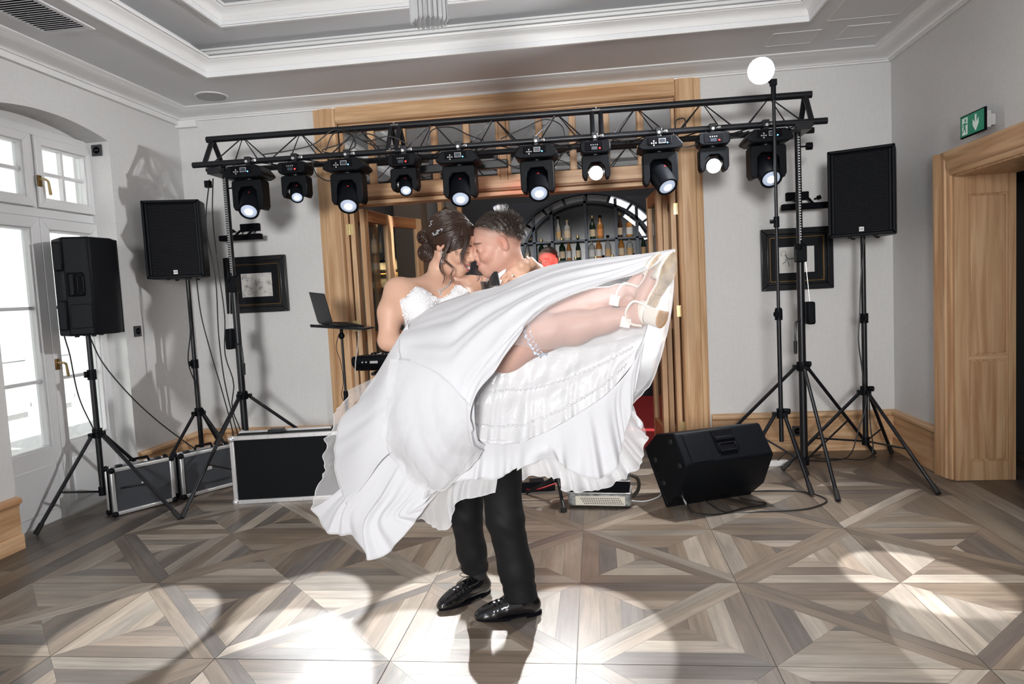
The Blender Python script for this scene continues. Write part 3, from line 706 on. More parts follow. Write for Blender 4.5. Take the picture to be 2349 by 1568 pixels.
# ------------------------------------------------------------------ lighting truss
TL, TR = V((-2.90, 5.0, 2.463)), V((1.545, 5.0, 2.435))
tr_ = thing('lighting_truss', 'black triangular lighting truss spanning the doorway', 'truss', (TL.x, 5.145, 2.46))
def tp(t, k):       # k: 0 front chord, 1 back chord, 2 top chord
    p = TL.lerp(TR, t); return p+V(((0, 0, 0), (0, .29, .0), (0, .145, .215))[k])-V(tr_.location)
for k in range(3):
    e0, e1 = ((-.012, 1.012) if k < 2 else (-.002, 1.0))
    MB().cyl(tp(e0, k), tp(e1, k), .0245 if k == 2 else .022, n=16).build('chord', M_black, tr_)
for t in (0.008, .990):
    for a, b_ in ((0, 2), (1, 2), (0, 1)): MB().cyl(tp(t, a), tp(t, b_), .019, n=12).build('end_brace', M_black, tr_)
for sec in range(3):
    s0, s1 = sec/3+.012, (sec+1)/3-.012
    if sec > 0:
        for dt in (-.007, .007):
            for a, b_ in ((0, 2), (1, 2)): MB().tube([tp(sec/3+dt, a), tp(sec/3+dt, b_)], .017, 10).build('joint_plate', M_black, tr_)
        jb = MB()
        for k in (0, 1, 2):
            p = tp(sec/3, k); jb.cyl(p+V((-.03, -.02, 0)), p+V((.03, -.02, 0)), .008, n=8); jb.cyl(p+V((.0, -.05, .01)), p+V((0, .0, .01)), .005, n=8)
        jb.build('joint_bolts', M_chrome, tr_)
    n = 3
    for i in range(n):
        a, b_ = s0+(s1-s0)*i/n, s0+(s1-s0)*(i+1)/n; mdl = (a+b_)/2
        for k in (0, 1):
            MB().tube([tp(a+.01, k), tp(mdl, 2), tp(b_-.01, k)], .0055, 8).build('lacing', M_black, tr_)
    z = MB(); zz = [tp(s0+(s1-s0)*i/8, i % 2) for i in range(9)]; z.tube(zz, .005, 6); z.build('lacing', M_black, tr_)
# ------------------------------------------------------------------ stands
def knob(mb, p, d, r=.022, l=.035):
    p = V(p); d = V(d).normalized(); mb.cyl(p, p+d*l*.5, .006, n=8); mb.cyl(p+d*l*.5, p+d*l, r, n=12)
def tripod(name, lab, loc, hub, top, feet, r=.018, r2=.015, joint=None, low=.10, cat='stand', group=None, brace=True, winch=None, neck=.0):
    o = thing(name, lab, cat, loc, 0, group)
    joint = joint or (hub+.35)
    MB().cyl((0, 0, low), (0, 0, joint), r, n=16).build('lower_tube', M_black, o)
    MB().cyl((0, 0, joint-.02), (0, 0, top), r2, n=16).build('upper_tube', M_black, o)
    c = MB().cyl((0, 0, joint-.04), (0, 0, joint+.03), r+.010, n=16); knob(c, (0, -r, joint), (-.7, -.7, 0)); c.build('collar', M_plast, o)
    hb = MB().cyl((0, 0, hub-.03), (0, 0, hub+.035), r+.013, n=16); knob(hb, (0, 0, hub+.02), (.75, -.6, 0), .02, .06)
    for f in feet:
        d = V((f[0], f[1], 0)).normalized(); hb.box((d.x*(r+.022), d.y*(r+.022), hub-.005), (.035, .035, .03))
    hb.build('hub', M_plast, o, bevel=.002)
    for f in feet:
        d = V((f[0], f[1], 0)); u = d.normalized(); a = u*(r+.025)+V((0, 0, hub-.01)); b_ = d+V((0, 0, .02))
        lg = MB().cyl(a, b_, .0125, n=12).build('leg', M_black, o)
        e = (a-b_).normalized(); MB().cyl(b_+e*.06, b_-e*.012, .0165, .017, n=12).build('foot', M_rubber, lg)
        if brace:
            q = a.lerp(b_, .60); MB().cyl((u.x*r, u.y*r, low+.03), q, .007, n=8).build('brace', M_black, o)
    if brace: MB().cyl((0, 0, low), (0, 0, low+.06), r+.008, n=14).build('lower_collar', M_plast, o)
    return o
tsR = tripod('truss_stand', 'black winch stand carrying the right end of the lighting truss', (1.446, 5.145, 0), .76, 2.40, [(-.008, -.72), (.64, .44), (-.64, .40)], .026, .021, 1.60, .05)
tsL = tripod('truss_stand', 'black winch stand carrying the left end of the lighting truss', (-2.785, 5.145, 0), .69, 2.40, [(-.003, -.90), (.70, .38), (-.62, .38)], .026, .021, 1.60, .05)
for o, sx_ in ((tsR, 1), (tsL, -1)):
    MB().b2((-.05, -.17, 2.385), (.05, .17, 2.412)).b2((-.06, -.17, 2.405), (.06, -.13, 2.43)).b2((-.06, .13, 2.405), (.06, .17, 2.43)).build('truss_support', M_black, o, bevel=.003)
    k = MB(); knob(k, (.02, 0, 2.30), (1, 0, 0), .026, .075); k.build('clamp_knob', M_plast, o)
    w_ = MB().b2((sx_*.03, -.05, 1.06), (sx_*.085, .05, 1.22)).build('winch_box', M_plast, o, bevel=.012)
    MB().tube([(-sx_*.02, -.05, 1.10), (-sx_*.055, -.06, 1.08), (-sx_*.06, -.06, .98), (-sx_*.06, -.06, .93)], .007, 8).build('crank', M_black, o)
    MB().cyl((-sx_*.06, -.06, .95), (-sx_*.06, -.06, .86), .013, .011, n=12).build('crank_grip', M_rubber, o)
    MB().tube([(sx_*.06, 0, 1.22), (sx_*.03, 0, 1.58)], .002, 6).build('winch_cable', M_chrome, o)
    MB().b2((-.035, -.05, 1.50), (.035, .03, 1.62)).build('brake_block', M_plast, o, bevel=.008)
    rk = MB()
    for i in range(40): rk.box((0, -.0235, 1.66+i*.018), (.012, .006, .008))
    rk.build('gear_rack', M_alu, o, smooth=False)
sp1s = tripod('speaker_stand', 'black tripod stand under the speaker in front of the terrace door', (-3.46, 4.39, 0), .565, 1.30, [(.66, -.165), (-.14, -.44), (.04, .60)], .019, .0165, .98, .13)
sp2s = tripod('speaker_stand', 'black tripod stand in the left corner behind the metal cases', (-3.24, 5.27, 0), .55, 1.66, [(-.18, -.42), (.46, -.12), (-.02, .45)], .019, .0165, .95, .14)
sp3s = tripod('speaker_stand', 'black tripod stand under the right-hand loudspeaker', (1.935, 5.33, 0), .54, 1.68, [(.13, -.80), (.28, .26), (-.63, -.17)], .019, .0165, 1.08, .14)
fls = tripod('light_stand', 'slim black light stand holding the flash above the truss', (1.205, 4.80, 0), .49, 2.63, [(.115, -.25), (-.28, .10), (.22, .22)], .0145, .011, 1.16, .30, brace=False)
MB().cyl((0, 0, 1.13), (0, 0, 1.20), .021, n=14).build('collar', M_plast, fls)
k = MB().cyl((0, 0, 1.73), (0, 0, 1.80), .018, n=14); knob(k, (0, 0, 1.77), (-1, 0, 0), .014, .04); k.build('collar', M_plast, fls)
MB().cyl((0, 0, 2.55), (0, 0, 2.66), .016, n=12).b2((-.02, -.02, 2.64), (.02, .02, 2.68)).build('umbrella_bracket', M_plast, fls, bevel=.003)
fl = thing('flash_unit', 'bright studio flash on top of the light stand at the upper right', 'flash', (1.125, 4.78, 2.735))
hd = V((-1.125, -4.78, -1.25)).to_track_quat('-Y', 'Z').to_matrix().to_4x4()
b_ = MB(); b_.M = hd; b_.cyl((0, .10, 0), (0, -.05, 0), .052, .052, n=20); b_.cyl((0, -.05, 0), (0, -.09, 0), .055, .0815, n=20); b_.build('body', M_plast, fl, bevel=.003)
b_ = MB(); b_.M = hd; b_.lathe([(.001, -.102), (.05, -.099), (.0812, -.0925), (.0812, -.0908), (.001, -.0908)], 20, axis='y'); b_.build('flash_tube', mat('flash_glow', (1, 1, 1), .4, emit=(1, 1, 1), estr=60.), fl)
MB().tube([(.08, .02, -.10), (.05, .02, -.05), (0, .02, -.03)], .012, 8).build('yoke', M_plast, fl)
fld = hd @ V((0, -1, 0))
light('studio_flash', 'SPOT', V((1.125, 4.78, 2.735))+fld*.13, 330, (1, 1, 1), target=(-.75, 2.6, 1.0), spot_size=math.radians(165), spot_blend=.6, shadow_soft_size=.04)

# ------------------------------------------------------------------ loudspeakers
def cab_outline(w_, d_, ch):
    """plan of the cabinet: front wide, back corners chamfered"""
    return [(-w_/2, 0), (w_/2, 0), (w_/2, d_*.45), (w_/2-ch, d_), (-w_/2+ch, d_), (-w_/2, d_*.45)]
def loudspeaker(lab, loc, rz, rx=0., w_=.42, h=.60, d_=.36, logo=True, ribs=True, group='black loudspeakers'):
    o = thing('loudspeaker', lab, 'loudspeaker', loc, rz, group)
    o.rotation_euler = (rx, 0, rz)
    ch = .10
    b = MB().prism(cab_outline(w_, d_, ch), 0, h, 'z').build('cabinet', M_plast, o, bevel=.014, bseg=3)
    # front: raised rim and louvred grille, facing local -y
    MB().frame(-w_/2, 0, w_/2, h, .022, -.03, 0).build('front_rim', M_plast, o, bevel=.006)
    MB().b2((-w_/2+.022, -.010, .022), (w_/2-.022, -.004, h-.022)).build('grille', M_blackm, o, smooth=False)
    n = int((h-.05)/.0115); g = MB()
    for i in range(n): g.box((0, -.0135, .028+i*.0115), (w_-.085, .006, .0055))
    gl = g.build('grille_louvres', M_plast, o, smooth=False); gl['kind'] = 'stuff'
    for s in (-1, 1): MB().b2((s*(w_/2-.032)-.01, -.018, .022), (s*(w_/2-.032)+.01, -.008, h-.022)).build('grille_edge', M_plast, o, bevel=.004)
    if logo:
        pl = MB().b2((-.016, -.0215, .030), (.016, -.0165, .062)).build('logo_plate', mat('logo_white', (.8, .8, .8), .5), o, bevel=.003)
        text_mb('HK', .020, M_blackm, 'logo_letters', pl, (0, -.022, .046), (PI/2, 0, 0))
    # back: two vertical recess ribs, handle recess with bar
    x = w_/2-ch
    for z0, z1 in ((.04, h*.36), (h*.66, h-.03)) if ribs else ():
        MB().b2((x-.004, d_-.115, z0), (x+.052, d_+.012, z1)).build('back_rib', M_plast, o, bevel=.010)
    hr = MB().b2((-x*.45, d_-.004, h*.40), (x-.015, d_+.010, h*.64)).build('handle_recess', M_blackm, o, bevel=.02)
    MB().b2((.018, d_+.004, h*.41), (.045, d_+.022, h*.63)).build('handle_bar', M_plast, hr, bevel=.006)
    MB().frame(-x*.5, h*.42, .005, h*.62, .012, d_+.004, d_+.016).build('handle_rim', M_plast, hr, bevel=.004)
    MB().b2((-x+.01, d_-.002, .05), (x-.02, d_+.006, h*.32)).build('connector_panel', M_plast, o, bevel=.004)
    for s in (-1, 1):
        for y in (.06, d_-.06): MB().lathe([(.001, -.010), (.014, -.010), (.016, 0), (.001, 0)], 10, c=(s*(w_/2-.13), y, 0)).build('foot', M_rubber, o)
    return o
loudspeaker('loudspeaker with louvred front on the stand in the left corner', (-3.23, 5.11, 1.635), .30)
loudspeaker('loudspeaker with louvred front at the right end by the corner', (1.86, 5.14, 1.66), -.42)
s1 = loudspeaker('loudspeaker seen from behind in front of the terrace door', (-3.515, 4.535, 1.25), PI+.42, h=.655, w_=.36, d_=.31)
mon = loudspeaker('loudspeaker lying on the floor as a stage monitor, back to the camera', (0, 0, 0), 0, w_=.42, h=.62, d_=.37, logo=False, ribs=False)
# lying on its side, baffle tipped up and away from the camera
mm = Matrix.Rotation(math.radians(24), 4, 'Z') @ Matrix.Rotation(math.radians(-38), 4, 'X') @ Matrix(((0, 0, 1, 0), (0, -1, 0, 0), (1, 0, 0, 0), (0, 0, 0, 1)))
mon.rotation_euler = mm.to_euler(); 
pts_ = [mm @ V(p) for p in [(x, y, z) for z in (0, .62) for x, y in cab_outline(.42, .37, .10)]]
zmin = min(p.z for p in pts_); cxm = sum(p.x for p in pts_)/len(pts_); cym = sum(p.y for p in pts_)/len(pts_)
mon.location = (.685-cxm, 4.46-cym, -zmin+.012)

# ------------------------------------------------------------------ cases on the floor
def alucase(lab, p0, ang, L=.42, H=.325, D=.12):
    o = thing('equipment_case', lab, 'case', (p0[0], p0[1], 0), ang, 'grey aluminium cases')
    z0 = .008
    MB().b2((.012, .012, z0+.012), (L-.012, D-.012, z0+H-.012)).build('shell', mat('case_grey_laminate', (.040, .043, .050), .5, bump=.2, bscale=500), o, smooth=False)
    e = .026; al = []
    for y in (0, D-e*.9):
        for a, b_ in (((0, y, z0), (e, y+e*.9, z0+H)), ((L-e, y, z0), (L, y+e*.9, z0+H)), ((e, y, z0), (L-e, y+e*.9, z0+e)), ((e, y, z0+H-e), (L-e, y+e*.9, z0+H))):
            MB().b2(a, b_).build('edge_profile', M_alu, o, bevel=.006)
    MB().b2((-.002, D*.45, z0+.02), (.004, D*.55, z0+H-.02)).build('lid_seam', M_blackm, o, smooth=False)
    for x in (0, L):
        for y in (.008, D-.008):
            for z in (z0+.012, z0+H-.012): MB().sph((x+(.010 if x == 0 else -.010), y, z), .0215, 10, 8).build('corner_cap', M_plast, o)
    MB().tube([(L*.34, D/2, z0+H), (L*.36, D/2, z0+H+.028), (L*.64, D/2, z0+H+.028), (L*.66, D/2, z0+H)], .010, 8).build('handle', M_plast, o)
    for x in (.18, .80): MB().b2((L*x-.02, D*.35, z0+H-.004), (L*x+.02, D*.65, z0+H+.012)).build('latch', M_black, o, bevel=.003)
    MB().b2((L*.46, -.003, z0+H*.52), (L*.56, .012, z0+H*.60)).build('badge', M_alu, o, bevel=.003)
    return o
alucase('grey aluminium case standing nearest the terrace door', (-3.31, 4.285), math.radians(56.5))
alucase('grey aluminium case standing between the other case and the big flight case', (-3.05, 4.675), math.radians(58))
fc = thing('flight_case', 'large black flight case with aluminium edges behind the gown', 'flight case', (-2.585, 4.54, 0), math.radians(8))
L, H, D = .98, .485, .22
MB().b2((.012, .012, .012), (L-.012, D-.012, H-.012)).build('shell', mat('case_black_laminate', (.005, .006, .007), .55, bump=.2, bscale=400, spec=.08), fc, smooth=False)
for y in (0, D-.028):
    for a, b_ in (((0, y, 0), (.03, y+.028, H)), ((L-.03, y, 0), (L, y+.028, H)), ((.03, y, 0), (L-.03, y+.028, .03)), ((.03, y, H-.03), (L-.03, y+.028, H))): MB().b2(a, b_).build('edge_profile', M_alu, fc, bevel=.004)
for x in (.015, L-.015):
    for y in (.004, D-.004):
        for z in (.018, H-.018): MB().sph((x, y, z), .024, 10, 8).build('ball_corner', M_alu, fc)
for x in (.25, .70): MB().b2((x, -.002+D*.3, H-.002), (x+.10, D*.7, H+.022)).build('catch', M_black, fc, bevel=.004)
rv = MB()
for i in range(9):
    for z in (.015, H-.015): rv.sph((.06+i*.107, -.001, z), .004, 6, 4)
rv.build('rivets', M_chrome, fc)

# ------------------------------------------------------------------ pictures and picture lamps on the back wall
def drawmat(name, seed, horse=False):
    m_, N, L_, b = newmat(name)
    tc = N.new('ShaderNodeTexCoord'); mp = N.new('ShaderNodeMapping'); mp.inputs['Location'].default_value = (seed, 0, seed*2); mp.inputs['Scale'].default_value = (1, 1, 1); L_.new(tc.outputs['Object'], mp.inputs[0])
    n1 = N.new('ShaderNodeTexNoise'); n1.inputs['Scale'].default_value = 26; n1.inputs['Detail'].default_value = 8; L_.new(mp.outputs[0], n1.inputs['Vector'])
    n2 = N.new('ShaderNodeTexNoise'); n2.inputs['Scale'].default_value = 190; n2.inputs['Detail'].default_value = 2; L_.new(mp.outputs[0], n2.inputs['Vector'])
    mu = N.new('ShaderNodeMath'); mu.operation = 'MULTIPLY'; L_.new(n1.outputs['Fac'], mu.inputs[0]); L_.new(n2.outputs['Fac'], mu.inputs[1])
    cr = N.new('ShaderNodeValToRGB'); cr.color_ramp.elements[0].position = .27; cr.color_ramp.elements[1].position = .40
    cr.color_ramp.elements[0].color = (.66, .64, .62, 1); cr.color_ramp.elements[1].color = (.12, .12, .12, 1)
    L_.new(mu.outputs[0], cr.inputs[0]); L_.new(cr.outputs[0], b.inputs['Base Color']); b.inputs['Roughness'].default_value = .8
    return m_
def picture(lab, cx_, cz, w_, h, art):
    o = thing('framed_picture', lab, 'picture', (cx_, YB, cz), 0, 'black framed drawings on the back wall')
    M_fr = mat('black_frame_lacquer', (.010, .011, .013), .25)
    MB().frame(-w_/2, -h/2, w_/2, h/2, .045, -.045, 0).build('frame', M_fr, o, bevel=.006)
    MB().frame(-w_/2+.045, -h/2+.045, w_/2-.045, h/2-.045, .022, -.034, 0).build('inner_frame', M_fr, o, bevel=.005)
    MB().frame(-w_/2+.067, -h/2+.067, w_/2-.067, h/2-.067, .006, -.026, 0).build('gold_slip', M_bronze, o, smooth=False)
    MB().b2((-w_/2+.07, -.012, -h/2+.07), (w_/2-.07, -.008, h/2-.07)).build('mount', mat('mount_black', (.006, .007, .009), .5, spec=.15), o, smooth=False)
    a = MB().b2((-w_*.25, -.0145, -h*.22), (w_*.25, -.012, h*.20)).build('drawing', art, o, smooth=False)
    MB().b2((-w_/2+.07, -.0205, -h/2+.07), (w_/2-.07, -.019, h/2-.07)).build('glazing', glassmat('picture_glass', (1, 1, 1), .02, .992), o, smooth=False)
    return o, a
picture('black framed landscape sketch on the wall left of the door', -2.91, 1.572, .56, .485, drawmat('ink_sketch', 3.))
po, pa = picture('black framed horse drawing on the wall behind the right stand', 1.592, 1.54, .545, .485, mat('drawing_paper', (.64, .63, .61), .8))
ink = mat('pencil_grey', (.20, .20, .20), .8); inkl = mat('pencil_pale', (.38, .38, .37), .8)
y = -.0152
def pen(P, r, m_): MB().tube([(x, y, z) for x, z in P], r, 5).build('pencil_stroke', m_, pa)
pen([(-.11, .055), (-.10, .068), (-.085, .066), (-.075, .045), (-.06, .03)], .003, inkl)
pen([(-.11, .055), (-.118, .035), (-.108, .03)], .003, inkl); pen([(-.085, .04), (-.07, .01), (-.05, .002), (-.02, .005), (.02, .012), (.05, .0)], .006, ink)
pen([(-.075, .005), (-.085, -.02), (-.105, -.035)], .003, ink); pen([(-.07, .0), (-.06, -.03), (-.055, -.055)], .003, ink); pen([(.04, .0), (.05, -.03), (.04, -.06)], .004, ink); pen([(.02, .012), (.03, .05), (.04, .06)], .009, ink); pen([(-.01, .01), (.0, .03), (.012, .02)], .005, ink)
def plamp(lab, x0, x1, z, sx_):
    o = thing('picture_lamp', lab, 'lamp', ((x0+x1)/2, YB, z), 0, 'black picture lamps on the back wall'); h = (x1-x0)/2
    MB().b2((-h, -.19, -.035), (h, -.13, .012)).build('shade', M_blackm, o, bevel=.008)
    MB().b2((sx_*.02-.085, -.045, .05), (sx_*.02+.085, 0, .115)).build('wall_box', M_blackm, o, bevel=.006)
    for s in (-.05, .06): MB().tube([(s, -.02, .055), (s+.01*sx_, -.09, .05), (s, -.16, .005)], .010, 8).build('arm', M_blackm, o)
    k = MB(); knob(k, (sx_*-.10, -.05, .05), (-sx_, 0, .3), .016, .05); k.build('joint', M_blackm, o)
    return o
plamp('black picture lamp above the landscape sketch', -3.13, -2.76, 1.98, 1)
plamp('black picture lamp above the horse drawing', 1.45, 1.80, 1.945, -1)
# ------------------------------------------------------------------ moving heads hanging from the truss
M_lens = mat('lens_ring_glass', (.50, .56, .66), .12, emit=(.55, .68, .95), estr=.35)
M_hot = mat('lens_hot', (1, 1, 1), .3, emit=(.95, .98, 1), estr=14.)
M_hot2 = mat('lens_blinding', (1, 1, 1), .3, emit=(.96, .98, 1), estr=90.)
M_scr = mat('lcd_screen', (.015, .02, .03), .3, emit=(.35, .5, .7), estr=.04); M_btn = mat('button_grey', (.42, .42, .42), .5)
M_led = {'red': mat('led_red', (.8, .02, .02), .3, emit=(1, .03, .03), estr=5.), 'blue': mat('led_blue', (.1, .4, 1), .3, emit=(.1, .5, 1), estr=5.)}
def mhead(x, big, target, lab, group, bright=False, energy=600, half=7., face=0.):
    zt = TL.lerp(TR, (x-TL.x)/(TR.x-TL.x)).z
    o = thing('moving_head_light', lab, 'stage light', (x, 4.985, zt-.02), face, group)
    # hook clamp round the chord
    MB().b2((-.022, -.03, .0), (.022, .05, .048)).b2((-.016, -.022, -.03), (.016, .022, .002)).build('clamp', M_black, o, bevel=.004)
    k = MB(); knob(k, (.02, 0, .02), (1, -.4, 0), .010, .04); k.cyl((0, -.025, .01), (0, -.045, .01), .010, n=10); k.build('clamp_bolt', M_alu, o)
    if big:
        bz0, bz1 = -.118, -.03; w0, w1 = .15, .105; yd = .115
        MB().prism([(-w0, bz0+.018), (-w0+.035, bz0), (w0-.035, bz0), (w0, bz0+.018), (w0, bz0+.035), (w1, bz1), (-w1, bz1), (-w0, bz0+.035)], -yd, yd, 'y').build('base', M_plast, o, bevel=.008)
        fy = -yd-.004
        MB().b2((-.085, fy, bz0+.030), (.075, fy+.008, bz1-.010)).build('control_panel', M_blackm, o, bevel=.004)
        MB().frame(-.012, bz0+.038, .034, bz1-.018, .003, fy-.003, fy).build('screen_frame', M_btn, o, smooth=False)
        MB().b2((-.009, fy-.002, bz0+.041), (.031, fy, bz1-.021)).build('screen', M_scr, o, smooth=False)
        bb = MB()
        for dx, dz in ((-.014, 0), (.014, 0), (0, .014), (0, -.014), (0, 0)): bb.cyl((-.045+dx, fy-.003, -.076+dz), (-.045+dx, fy, -.076+dz), .005, n=10)
        bb.build('buttons', M_btn, o); MB().sph((.045, fy-.001, -.078), .005, 8, 6).build('indicator', M_led['blue'], o)
        yw, ya, yz0, yz1, yd2, pv, hr, hl, hb = .118, .046, -.345, -.126, .062, -.272, .080, .130, .120
    else:
        bz0, bz1 = -.108, -.022; yd = .085
        MB().prism([(-.105, bz0+.02), (-.085, bz0), (.085, bz0), (.105, bz0+.02), (.105, bz1-.012), (.09, bz1), (-.09, bz1), (-.105, bz1-.012)], -yd, yd, 'y').build('base', M_plast, o, bevel=.010)
        fy = -yd-.003
        MB().b2((-.07, fy, bz0+.016), (.055, fy+.006, bz1-.012)).build('control_panel', M_blackm, o, bevel=.004)
        MB().b2((-.026, fy-.002, bz0+.022), (.014, fy, bz0+.044)).build('screen', M_scr, o, smooth=False)
        bb = MB()
        for i in range(4): bb.cyl((-.028+i*.014, fy-.002, bz0+.055), (-.028+i*.014, fy, bz0+.055), .004, n=8)
        bb.build('buttons', M_btn, o); MB().sph((.030, fy-.001, bz0+.030), .006, 8, 6).build('indicator', M_led['red'], o)
        yw, ya, yz0, yz1, yd2, pv, hr, hl, hb = .098, .04, -.275, -.116, .055, -.225, .052, .085, .075
    MB().cyl((0, 0, bz0), (0, 0, yz1), .045, n=18).build('pan_bearing', M_black, o)
    # yoke, a chamfered U
    U_ = [(-yw, yz1-.012), (-yw+.012, yz1), (yw-.012, yz1), (yw, yz1-.012), (yw, yz0+.03), (yw-.014, yz0), (yw-ya+.008, yz0), (yw-ya, yz0+.03), (yw-ya, yz1-.085), (yw-ya-.03, yz1-.05), (-yw+ya+.03, yz1-.05), (-yw+ya, yz1-.085), (-yw+ya, yz0+.03), (-yw+ya-.008, yz0), (-yw+.014, yz0), (-yw, yz0+.03)]
    y_ = MB(); k = len(U_); fv = [(px, -yd2, pz) for px, pz in U_]; bv = [(px, yd2, pz) for px, pz in U_]
    n0 = y_.pts(fv+bv)
    quads = [(0, 1, 2, 3), (0, 3, 8, 9), (0, 9, 10, 11), (3, 4, 7, 8), (4, 5, 6, 7), (0, 11, 12, 15), (12, 13, 14, 15)]
    for q in quads: y_.face([n0+i for i in q]); y_.face([n0+k+i for i in q][::-1])
    for i in range(k): j = (i+1) % k; y_.face((n0+i, n0+j, n0+k+j, n0+k+i))
    y_.build('yoke', M_plast, o, bevel=.006)
    for s in (-1, 1): MB().cyl((s*(yw-ya), 0, pv), (s*(yw-ya-.03), 0, pv), .02, n=14).build('tilt_pivot', M_alu, o)
    # head aimed at the target
    piv = V(o.location)+V((0, 0, pv)); d = (V(target)-piv).normalized()
    q = d.to_track_quat('-Y', 'Z').to_matrix().to_4x4(); loc = Matrix.Rotation(-face, 4, 'Z') @ q
    h = MB(); h.M = Matrix.Translation((0, 0, pv)) @ loc
    h.lathe([(.004, hb), (hr*.55, hb-.004), (hr*.88, hb-.03), (hr, hb-.07), (hr, -hl*.25), (hr*.93, -hl*.6), (hr*.90, -hl), (hr*.74, -hl), (hr*.72, -hl+.02), (.004, -hl+.02)], 28, axis='y')
    ho = h.build('head', M_plast, o, angle=35)
    a = MB(); a.M = h.M; a.lathe([(hr*.72, -hl+.012), (hr*.70, -hl+.003), (hr*.50, -hl-.004), (.002, -hl-.007), (.002, -hl+.012)], 24, axis='y'); a.build('lens', M_lens, ho)
    a = MB(); a.M = h.M; a.lathe([(hr*.34, -hl-.006), (hr*.30, -hl-.0095), (.002, -hl-.011), (.002, -hl-.006)], 20, axis='y')
    if bright: a = MB(); a.M = h.M; a.lathe([(hr*.90, -hl-.001), (hr*.6, -hl-.0095), (.002, -hl-.012), (.002, -hl-.002)], 20, axis='y')
    a.build('lamp_spot', M_hot2 if bright else M_hot, ho)
    a = MB(); a.M = h.M; a.prism([(-.008, .0), (.008, .0), (0, -.014)], hr-.002, hr+.002, 'z'); a.build('logo_mark', mat('logo_red', (.35, .02, .02), .5), ho)
    src = piv+d*(hl+.05)
    light('beam', 'SPOT', src, energy, (.97, .99, 1), target=target, spot_size=math.radians(half*2), spot_blend=.06, shadow_soft_size=.02)
    return o
G1, G2 = 'large moving heads on the truss', 'small moving heads on the truss'
mhead(-2.505, True, (-2.08, 2.77, 0), 'large moving head at the left end of the truss', G1, half=6.6, energy=720)
mhead(-2.145, False, (-1.30, 2.42, 0), 'small moving head with red indicator, leftmost of its kind', G2, half=6.8, energy=572)
mhead(-1.748, True, (-1.40, 2.99, 0), 'large moving head hanging at the left door casing', G1, half=6.3, energy=640)
mhead(-1.322, False, (-.80, 2.45, 0), 'small moving head under the left truss joint', G2, half=6.5, energy=572)
mhead(-.920, True, (-.72, 2.97, 0), 'large moving head hanging above the bride', G1, half=7., energy=616)
mhead(-.365, True, (-.12, 2.74, 0), 'large moving head hanging above the groom', G1, half=7., energy=616)
mhead(.045, False, (-.10, .4, 1.15), 'small moving head glaring white at the camera, left of the two', G2, bright=True, energy=500, half=12)
mhead(.482, True, (1.40, 3.28, 0), 'large moving head between the two glaring lamps', G1, half=6., energy=900)
mhead(.842, False, (.30, .6, 1.0), 'small moving head glaring white nearest the right casing', G2, bright=True, energy=500, half=12)
mhead(1.192, True, (1.42, 2.66, 0), 'large moving head at the right end of the truss behind the light stand', G1, half=6.5, energy=820, face=.05)

# cables looped along the truss and down the stands
def cable(P, lab, name='cable', r=.0045, m_=None, n=40):
    o = MB().tube(cpts(P, n), r, 6).build(name, m_ or M_cable); return tag(o, lab, 'cable')
cable([(-2.40, 4.99, 2.50), (-2.2, 5.02, 2.52), (-2.02, 5.05, 2.56), (-1.86, 5.08, 2.66), (-1.72, 5.06, 2.60), (-1.55, 5.02, 2.51), (-1.35, 5.03, 2.50)], 'black cable arching over the truss beside the left door casing')
cable([(-1.92, 5.02, 2.50), (-1.86, 5.06, 2.63), (-1.80, 5.08, 2.655), (-1.70, 5.04, 2.52), (-1.82, 5.0, 2.47), (-1.95, 5.02, 2.50), (-1.80, 5.02, 2.54), (-1.6, 5.03, 2.60), (-1.45, 5.02, 2.52)], 'coiled black cable hanging on the left truss section')
cable([(-1.75, 5.05, 2.62), (-1.6, 5.0, 2.54), (-1.42, 5.0, 2.56), (-1.3, 5.02, 2.50)], 'short black cable running to the left truss joint')
cable([(-1.15, 4.99, 2.48), (-1.12, 5.02, 2.58), (-.98, 5.04, 2.60), (-.85, 5.02, 2.53), (-.74, 5.0, 2.48)], 'black cable loop on the middle truss section, left')
cable([(-.62, 5.0, 2.48), (-.45, 5.03, 2.55), (-.28, 5.04, 2.60), (-.18, 5.02, 2.54), (-.16, 5.0, 2.46)], 'black cable loop on the middle truss section, right')
cable([(-2.02, 4.98, 2.44), (-1.98, 4.97, 2.32), (-1.88, 4.97, 2.27), (-1.80, 4.97, 2.33)], 'black cable drooping between the second and third fixtures')
cable([(.58, 4.98, 2.42), (.64, 4.97, 2.33), (.74, 4.97, 2.34), (.80, 4.98, 2.42)], 'black cable drooping beside the right glaring lamp')
cable([(.60, 5.0, 2.44), (.61, 5.02, 2.52), (.66, 5.03, 2.53), (.67, 5.0, 2.45)], 'small upright cable loop on the right truss section')
cable([(.90, 4.98, 2.40), (1.0, 4.96, 2.36), (1.08, 4.97, 2.40)], 'black cable drooping before the last fixture')
cable([(-.70, 5.2, 2.40), (-.5, 5.22, 2.30), (-.3, 5.2, 2.35), (-.1, 5.22, 2.42)], 'black cable sagging behind the truss at the middle panes')
cable([(-2.815, 5.02, 2.36), (-2.83, 5.0, 2.1), (-2.82, 5.0, 1.7), (-2.80, 5.0, 1.3), (-2.82, 5.0, 1.02), (-2.77, 5.0, .8), (-2.80, 5.0, .62), (-2.76, 5.02, .45), (-2.74, 5.05, .30), (-2.70, 5.1, .01)], 'black cable hanging down the left winch stand')
cable([(-2.86, 5.05, 2.36), (-2.90, 5.02, 2.05), (-2.86, 5.02, 1.6), (-2.86, 5.0, 1.15), (-2.84, 5.0, .80), (-2.79, 5.0, .5), (-2.76, 5.06, .2), (-2.78, 5.1, .012)], 'second black cable hanging beside the left winch stand')
